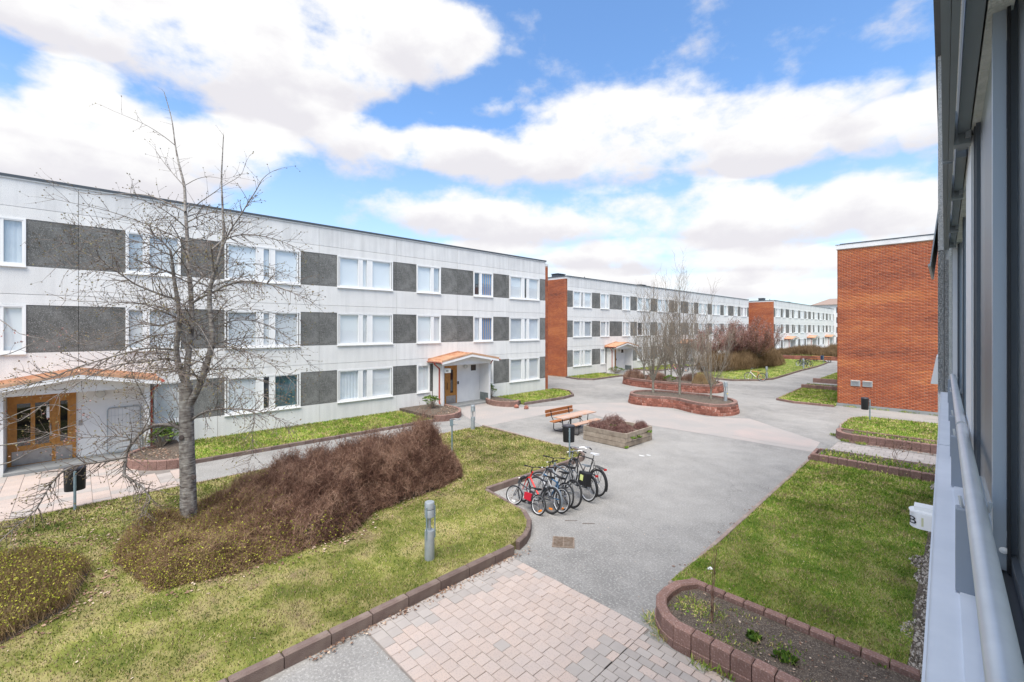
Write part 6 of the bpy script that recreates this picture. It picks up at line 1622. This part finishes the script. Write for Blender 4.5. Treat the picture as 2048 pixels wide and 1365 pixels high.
# litter bins
def bin_(label, base, rz, flip=False, col=M_BLACK, h=.52):
    t = thing('litter_bin', label, 'litter bin', base, rz=rz, group='black litter bins on posts')
    part('post', MB().tube([(0, 0, -.05), (0, 0, 1.0)], .027, 12), M_GALVB, t, True)
    z0 = .50
    mb = MB().lathe([(.19, z0), (.195, z0 + .02), (.205, z0 + h - .02), (.205, z0 + h)], 28, (0, .19, 0), 1.0, .74)
    part('bin_body', mb, col, t, True)
    part('bin_lid', MB().lathe([(.21, 0), (.212, .03), (.19, .055), (.0, .06)], 28, (0, .19, z0 + h), 1, .74), mat('bin_lid', (.045, .045, .055), .35), t, True)
    part('bracket', MB().box(-.03, .03, .0, .05, z0 + .1, z0 + .14).box(-.03, .03, .0, .05, z0 + .38, z0 + .42), M_GALV, t)
    return t
bin_('black oval litter bin in front of the wide porch, post towards the lawn', (-15.3, -.05, 0), radians(90))
bin_('black litter bin on the lawn tip before the picnic table', (-9.45, 11.95, .12), YAW)
bin_('black litter bin on the small lawn before the brick end wall', (-3.3, 27.3, .1), radians(100))
bin_('black litter bin behind the slender tree of the near planter', (-16.7, 40.7, 0), radians(60))
bin_('dark blue litter bin at the far end of the path', (-13.0, 68.6, .0), YAW, col=mat('navy_plastic', (.02, .04, .10), .5))
# post that lost its bin
t = thing('empty_bin_post', 'blue grey post with an empty bin bracket behind the hedge', 'post', (-12.85, 9.55, .09), rz=YAW + .2)
part('post', MB().tube([(0, 0, -.05), (0, 0, 1.16)], .027, 12), M_GALVB, t, True)
part('back_plate', MB().box(-.075, .04, -.04, -.028, .95, 1.17), M_GALVB, t)
part('ring', MB().tube([(.19 * cos(a) + .12, .13 * sin(a) + .10, 1.15) for a in [2 * pi * i / 20 for i in range(21)]], .011, 6), M_GALV, t, True)
part('arm', MB().tube([(0, 0, .98), (.08, .06, .98), (.22, .06, .98)], .012, 6), M_GALV, t, True)
# drain
t = thing('drain_grate', 'rusty square iron drain grate in the asphalt', 'drain', (-5.95, 7.32, 0), rz=radians(38))
M_RUST = mat('rusty_iron', (.15, .105, .075), .85, (.24, .19, .15), scale=14, bump=.4)
part('pit', MB().box(-.20, .20, -.20, .20, .001, .004), M_BLACK, t)
part('grate_frame', MB().box(-.23, .23, -.23, -.20, 0, .016).box(-.23, .23, .20, .23, 0, .016).box(-.23, -.20, -.20, .20, 0, .016).box(.20, .23, -.20, .20, 0, .016), M_RUST, t)
for i in range(8): part('grate_bar', MB().box(-.20, .20, -.178 + i * .048, -.156 + i * .048, .004, .015), M_RUST, t)
part('grate_rib', MB().box(-.01, .01, -.20, .20, .003, .0135), M_RUST, t)
# mesh gate leaning in the wide porch
t = thing('wire_mesh_gate', 'galvanised wire mesh gate leaning in the wide porch', 'wire gate', (-21.30, 1.2, .10), rot=(0, radians(-3), 0))
R = .10; W = .45; Hh = 1.58
fr_ = [(0, -W, 0)] + [(0, -W + R - R * cos(a), Hh - R + R * sin(a)) for a in [radians(90) * i / 5 for i in range(6)]] + [(0, W - R + R * sin(a), Hh - R + R * cos(a)) for a in [radians(90) * i / 5 for i in range(6)]] + [(0, W, 0), (0, -W, 0)]
part('gate_frame', MB().tube([(x + .12, y, z) for x, y, z in fr_], .017, 8), M_GALV, t, True)
for i in range(1, 9): part('wire', MB().tube([(.12, -W + i * .1, .02), (.12, -W + i * .1, Hh - .02)], .0035, 5), M_GALV, t)
for i in range(1, 6): part('wire', MB().tube([(.126, -W, i * .26), (.126, W, i * .26)], .0035, 5), M_GALV, t)
part('gate_foot', MB().box(.02, .26, -W, W, .0, .025), M_GALV, t)

# ================================================================== BICYCLES
M_TYRE = mat('tyre_rubber', (.025, .025, .026), .8)
M_RIM = mat('alloy_rim', (.72, .73, .74), .4, metal=.15)
M_RIMD = mat('black_rim', (.05, .05, .055), .4)
M_CHROME = mat('chrome', (.55, .55, .56), .25, metal=.9)
M_REFL = mat('orange_reflector', (.75, .22, .02), .4)
M_GREYP = mat('grey_plastic', (.16, .18, .20), .5)
def bike(label, base, heading, lean, colour, R=.33, wb=1.05, saddle=M_BLACK, rim=M_RIM, steer=.25, guards=None, rack=False, basket=None, upright=False, seat_h=.48, bars='flat', refl=True, second=None, group='bicycles parked in the lawn notch', fine=True, thick=.016, mirrorbag=None):
    """local frame: rear wheel touches the ground at the origin, front wheel at +x"""
    t = thing('bicycle', label, 'bicycle', base, rot=(lean, 0, heading), group=group)
    fm = mat('frame_' + label.replace(' ', '_')[:24], colour, .35, spec=.5)
    f2 = fm if second is None else mat('tube_' + label.replace(' ', '_')[:24], second, .35, spec=.5)
    k = R / .33
    ax = Vector((0, 0, R)); fx = Vector((wb, 0, R)); bb = Vector((.43 * k, 0, R - .05 * k)); st = Vector((.27 * k, 0, R + seat_h * k * .82)); ht = Vector((wb - .20 * k, 0, R + .50 * k)); hb = Vector((wb - .15 * k, 0, R + .36 * k))
    sd = st + (st - bb).normalized() * .14 * k
    part('frame', MB().tube([bb, st + (st - bb).normalized() * .03], thick, 10).tube([st, ht + Vector((0, 0, -.03))] if not upright else [st * .45 + bb * .55, ht + Vector((0, 0, -.06))], thick, 10)
         .tube([ax + Vector((0, .05, 0)), bb + Vector((0, .03, 0))], .009, 8).tube([ax + Vector((0, -.05, 0)), bb + Vector((0, -.03, 0))], .009, 8)
         .tube([ax + Vector((0, .05, 0)), st + Vector((0, .02, -.02))], .008, 8).tube([ax + Vector((0, -.05, 0)), st + Vector((0, -.02, -.02))], .008, 8), fm, t, True)
    part('down_tube', MB().tube([bb, hb], thick * 1.2, 10).tube([ht + Vector((-.01, 0, .03)), hb + Vector((.01, 0, -.03))], thick * 1.15, 10), f2, t, True)
    # wheels
    for wi, c in enumerate((ax, fx)):
        rot = (0, rnd.uniform(0, .6), 0) if wi == 0 else (0, 0, steer)
        w = part('wheel', MB().torus(R - .042 * k, .013, 32, 6), rim, t, True, loc=tuple(c), rot=rot)
        part('tyre', MB().torus(R - .020 * k, .021 * (1.15 if thick > .017 else 1), 32, 8), M_TYRE, w, True)
        sp = MB()
        if fine:
            for q in range(18):
                a = 2 * pi * q / 18; b = a + (.5 if q % 2 else -.5)
                sp.tube([(.022 * cos(b), (.028 if q % 4 < 2 else -.028), .022 * sin(b)), ((R - .04 * k) * cos(a), 0, (R - .04 * k) * sin(a))], .0016, 3, False)
        o = part('spoke', sp.tube([(0, -.045, 0), (0, .045, 0)], .018, 8), M_CHROME, w, kind='stuff')
        if refl:
            part('reflector', MB().cbox(-.05, .05, -.012, .012, -R * .62 - .02, -R * .62 + .02, .004), M_REFL if wi == 0 else M_FRAME, w)
    # fork and bars turn with the front wheel
    Rm = Matrix.Translation(fx) @ Matrix.Rotation(steer, 4, 'Z') @ Matrix.Translation(-fx)
    fk = MB()
    for y in (-.05, .05): fk.tube([(wb, y, R), (wb - .10 * k, y, R + .30 * k), (wb - .14 * k, y * .8, R + .35 * k)], .011, 8)
    fk.tube([(wb - .14 * k, -.05, R + .35 * k), (wb - .14 * k, .05, R + .35 * k)], .014, 8)
    part('fork', fk.xform(Rm), f2, t, True)
    hz = R + (.66 if not upright else .74) * k; hx = wb - .23 * k
    if bars == 'flat': hp = [(hx - .04, -.29 * k, hz + .02), (hx + .02, -.12 * k, hz), (hx + .03, 0, hz - .02), (hx + .02, .12 * k, hz), (hx - .04, .29 * k, hz + .02)]
    else: hp = [(hx - .22, -.28 * k, hz + .03), (hx - .06, -.27 * k, hz + .05), (hx + .05, -.12 * k, hz + .02), (hx + .06, 0, hz), (hx + .05, .12 * k, hz + .02), (hx - .06, .27 * k, hz + .05), (hx - .22, .28 * k, hz + .03)]
    hbr = part('handlebar', MB().tube(hp, .012, 8).tube([tuple(ht), (hx + .02, 0, hz - .02)], .014, 8).xform(Rm), M_BLACK if bars == 'flat' else M_CHROME, t, True)
    gr = MB()
    for sgn in (0, -1):
        a = Vector(hp[sgn]); b = Vector(hp[1 if sgn == 0 else -2]); d = (b - a).normalized()
        gr.tube([a - d * .01, a + d * .11], .018, 8)
    part('grip', gr.xform(Rm), M_BLACK, hbr, True, kind='stuff')
    lv = MB()
    for y in (-.17, .17): lv.tube([(hx + .02, y * k, hz + .005), (hx + .07, y * k * 1.2, hz - .01), (hx + .03, y * 1.5 * k, hz - .005)], .006, 6)
    part('brake_lever', lv.xform(Rm), M_CHROME, hbr, True, kind='stuff')
    # saddle
    part('seat_post', MB().tube([st, sd], .013, 8), M_CHROME, t, True)
    s_ = MB().add([(-.13, -.075, 0), (-.13, .075, 0), (-.04, .065, .005), (.06, .028, 0), (.15, .018, -.01), (.15, -.018, -.01), (.06, -.028, 0), (-.04, -.065, .005),
                   (-.13, -.07, .05), (-.13, .07, .05), (-.04, .055, .04), (.06, .022, .03), (.14, .012, .018), (.14, -.012, .018), (.06, -.022, .03), (-.04, -.055, .04)],
                  [(7, 6, 5, 4, 3, 2, 1, 0), (8, 9, 10, 11, 12, 13, 14, 15)] + [(i, (i + 1) % 8, 8 + (i + 1) % 8, 8 + i) for i in range(8)])
    part('saddle', s_, saddle, t, True, loc=tuple(sd))
    # crank
    ck = part('chainring', MB().torus(.085 * k, .006, 20, 5, (bb.x, -.05, bb.z)).tube([(bb.x, -.06, bb.z), (bb.x, .06, bb.z)], .02, 8), M_GREYP, t, True)
    part('crank_arm', MB().tube([(bb.x, -.06, bb.z), (bb.x + .15 * k, -.075, bb.z - .05)], .009, 6).tube([(bb.x, .06, bb.z), (bb.x - .15 * k, .075, bb.z + .05)], .009, 6), M_GREYP, ck, True, kind='stuff')
    part('pedal', MB().cbox(bb.x + .10 * k, bb.x + .20 * k, -.16, -.08, bb.z - .062, bb.z - .04, .004).cbox(bb.x - .2 * k, bb.x - .1 * k, .08, .16, bb.z + .04, bb.z + .062, .004), M_BLACK, ck, kind='stuff')
    part('chain', MB().tube([(0, -.05, R + .035), (bb.x, -.05, bb.z + .085 * k)], .005, 4).tube([(0, -.05, R - .035), (bb.x, -.05, bb.z - .085 * k)], .005, 4), M_GREYP, t, kind='stuff')
    if guards is not None:
        for c, a0, a1 in ((ax, 20, 200), (fx, 10, 150)):
            pts = [((R + .03) * cos(radians(a)), (R + .03) * sin(radians(a))) for a in np.linspace(a0, a1, 14)]
            vs = []; fs = []
            for x, z in pts: vs += [(c.x + x, -.03, c.z + z - .008), (c.x + x, 0, c.z + z + .006), (c.x + x, .03, c.z + z - .008)]
            for i in range(13): fs += [(3 * i, 3 * i + 1, 3 * i + 4, 3 * i + 3), (3 * i + 1, 3 * i + 2, 3 * i + 5, 3 * i + 4)]
            g_ = MB().add(vs, fs)
            if c is fx: g_.xform(Rm)
            part('mudguard', g_, guards, t, True)
    if rack:
        rk = MB(); z = R * 2 + .06
        for y in (-.06, -.02, .02, .06): rk.tube([(-.24, y, z), (.16, y, z)], .005, 6)
        for x in (-.24, -.08, .06, .16): rk.tube([(x, -.06, z), (x, .06, z)], .005, 6)
        for y in (-.06, .06): rk.tube([(-.1, y, z), (0, y * .9, R)], .005, 6)
        r_ = part('rack', rk, M_BLACK, t, True)
        part('rear_light', MB().cbox(-.275, -.245, -.04, .04, z - .03, z + .02, .005), mat('red_lens', (.40, .02, .02), .3), r_)
    if basket:
        bk = part('basket', MB().cbox(-.15, .17, .08, .24, R + .08, R + .42, .02), M_BLACK, t)
        part('basket_label', MB().box(-.02, .10, .241, .245, R + .2, R + .34), mat('yellow_green_label', (.55, .60, .22), .6), bk)
    if mirrorbag:
        part('frame_bag', MB().prism([(.0, -.03), (.20, -.03), (.24, .03), (.0, .03)], 0, .17), mat('red_bag', (.42, .015, .03), .6), t, loc=(st.x + .06, 0, st.z - .22))
    return t
# six bicycles leaning together; front wheels to the kerb
Hd = pi
LN = radians(-9)
bike('small dark childs bicycle with silver wheels and a red frame bag', (-7.28, 7.95, 0), radians(178), radians(12), (.05, .052, .06), R=.235, wb=.86, steer=.35, refl=True, second=(.09, .09, .10), mirrorbag=True, thick=.017, seat_h=.40)
bike('black mountain bicycle with a bright red down tube', (-7.12, 8.22, 0), radians(176), radians(14), (.03, .03, .035), R=.31, wb=1.0, steer=-.2, second=(.60, .025, .02), guards=M_GREYP, thick=.02, rim=M_RIMD)
bike('silver bicycle with blue top tube squeezed in the row', (-6.98, 8.42, 0), radians(172), radians(15), (.03, .10, .20), R=.30, wb=.98, steer=.3, second=(.35, .36, .38), thick=.017)
bike('black bicycle with silver fork wedged behind the blue tubed one', (-7.05, 8.64, 0), radians(170), radians(13), (.025, .025, .028), R=.325, wb=1.04, steer=.5, second=(.35, .35, .36), thick=.018, refl=False)
bike('dark grey mountain bicycle with large black wheel', (-6.98, 8.88, 0), radians(168), radians(11), (.07, .085, .10), R=.345, wb=1.08, steer=-.35, second=(.22, .25, .28), rim=M_RIMD, thick=.02, seat_h=.52, refl=False)
bike('dark ladies bicycle with grey saddle and black pannier', (-6.95, 9.5, 0), radians(166), radians(10), (.045, .05, .055), R=.33, wb=1.08, steer=.25, saddle=M_GREYP, guards=M_BLACK, rack=True, basket=True, bars='swept', upright=True, refl=False)
bike('tall black city bicycle with white saddle and rear rack', (-6.98, 10.0, 0), radians(163), radians(6), (.02, .02, .022), R=.355, wb=1.14, steer=-.25, saddle=mat('white_saddle', (.68, .69, .72), .5), guards=M_BLACK, rack=True, bars='swept', seat_h=.62, refl=False, rim=M_RIMD)
bike('orange and white bicycle leaning beside the middle lawn kerb', (-12.35, 42.0, 0), radians(180), radians(6), (.62, .25, .12), R=.34, wb=1.08, second=(.70, .66, .62), guards=M_BLACK, rack=True, group=None, saddle=M_BLACK, bars='swept', thick=.022)
GB = 'bicycles parked by the far bollard lamp'
bike('pale wheeled bicycle nearest the path among the far bicycles', (-12.75, 60.6, .05), radians(150), radians(8), (.05, .05, .06), R=.34, wb=1.08, group=GB, thick=.022, fine=False)
bike('dark bicycle with rack behind the pale wheeled far one', (-13.1, 61.5, .05), radians(160), radians(-6), (.02, .02, .02), R=.34, wb=1.08, group=GB, rack=True, guards=M_BLACK, thick=.022, fine=False)
bike('dark bicycle farthest in among the far bicycles', (-13.2, 60.2, .05), radians(140), radians(8), (.03, .035, .05), R=.34, wb=1.08, group=GB, thick=.022, fine=False)
GK = 'bicycles by the middle block seen between the trees'
bike('pink bicycle seen between the planter trees', (-20.8, 44.6, 0), radians(185), radians(9), (.55, .12, .20), R=.31, wb=1.0, group=GK, thick=.022, fine=False)
bike('white bicycle beside the pink one between the planter trees', (-20.5, 45.3, 0), radians(178), radians(-8), (.65, .65, .66), R=.33, wb=1.05, group=GK, thick=.022, fine=False)
bike('purple bicycle behind the white one between the planter trees', (-20.9, 46.0, 0), radians(172), radians(8), (.25, .08, .25), R=.33, wb=1.05, group=GK, thick=.022, fine=False)
# bike stand lying by the orange bicycle
t = thing('bicycle_stand', 'low steel bicycle stand lying beside the orange bicycle', 'bicycle stand', (-14.6, 41.3, 0), rz=radians(40))
for y in (-.15, .15): part('rail', MB().tube([(-.9, y, .04), (.9, y, .04)], .02, 6), M_GALV, t, True)
for x in (-.7, -.2, .3, .8): part('hoop', MB().tube([(x, -.15, .04), (x, -.15, .25), (x, .15, .25), (x, .15, .04)], .014, 6), M_GALV, t, True)
# far picnic table
t = thing('picnic_table', 'far orange brown picnic table at the end of the path', 'table', (-13.6, 71.3, .05), rz=radians(85))
for i in range(3): part('table_plank', MB().cbox(-.36 + i * .245, -.36 + i * .245 + .235, -1.2, 1.2, .72, .77, .006), M_BENCH, t)
for x in (-.75, .52): part('seat_plank', MB().cbox(x, x + .24, -1.2, 1.2, .43, .48, .006), M_BENCH, t)
for y in (-.8, .8): part('leg_frame', MB().tube([(-.75, y, .43), (-.6, y, .03), (.6, y, .03), (.75, y, .43)], .03, 8).tube([(-.3, y, .03), (-.25, y, .72)], .03, 8).tube([(.3, y, .03), (.25, y, .72)], .03, 8), M_BLACK, t, True)
# sticks on the asphalt
for i, (u, v, l) in enumerate(((1130, 1042, 'crooked twig lying nearer the bicycles on the asphalt'), (1165, 1048, 'second crooked twig lying right of the first on the asphalt'))):
    p = G(u, v); w_ = Wood(); limb(w_, [(p.x, p.y, .008), (p.x + .12, p.y + .10, .02), (p.x + .2, p.y + .2, .008)], .008, .005, 4)
    V, F = sticks(w_.P0, w_.P1, w_.R0, w_.R1, 5); o = put('fallen_twig', npmesh('fallen_twig', V, F, M_TWIG)); o['label'] = l; o['category'] = 'twig'; o['group'] = 'twigs on the asphalt'
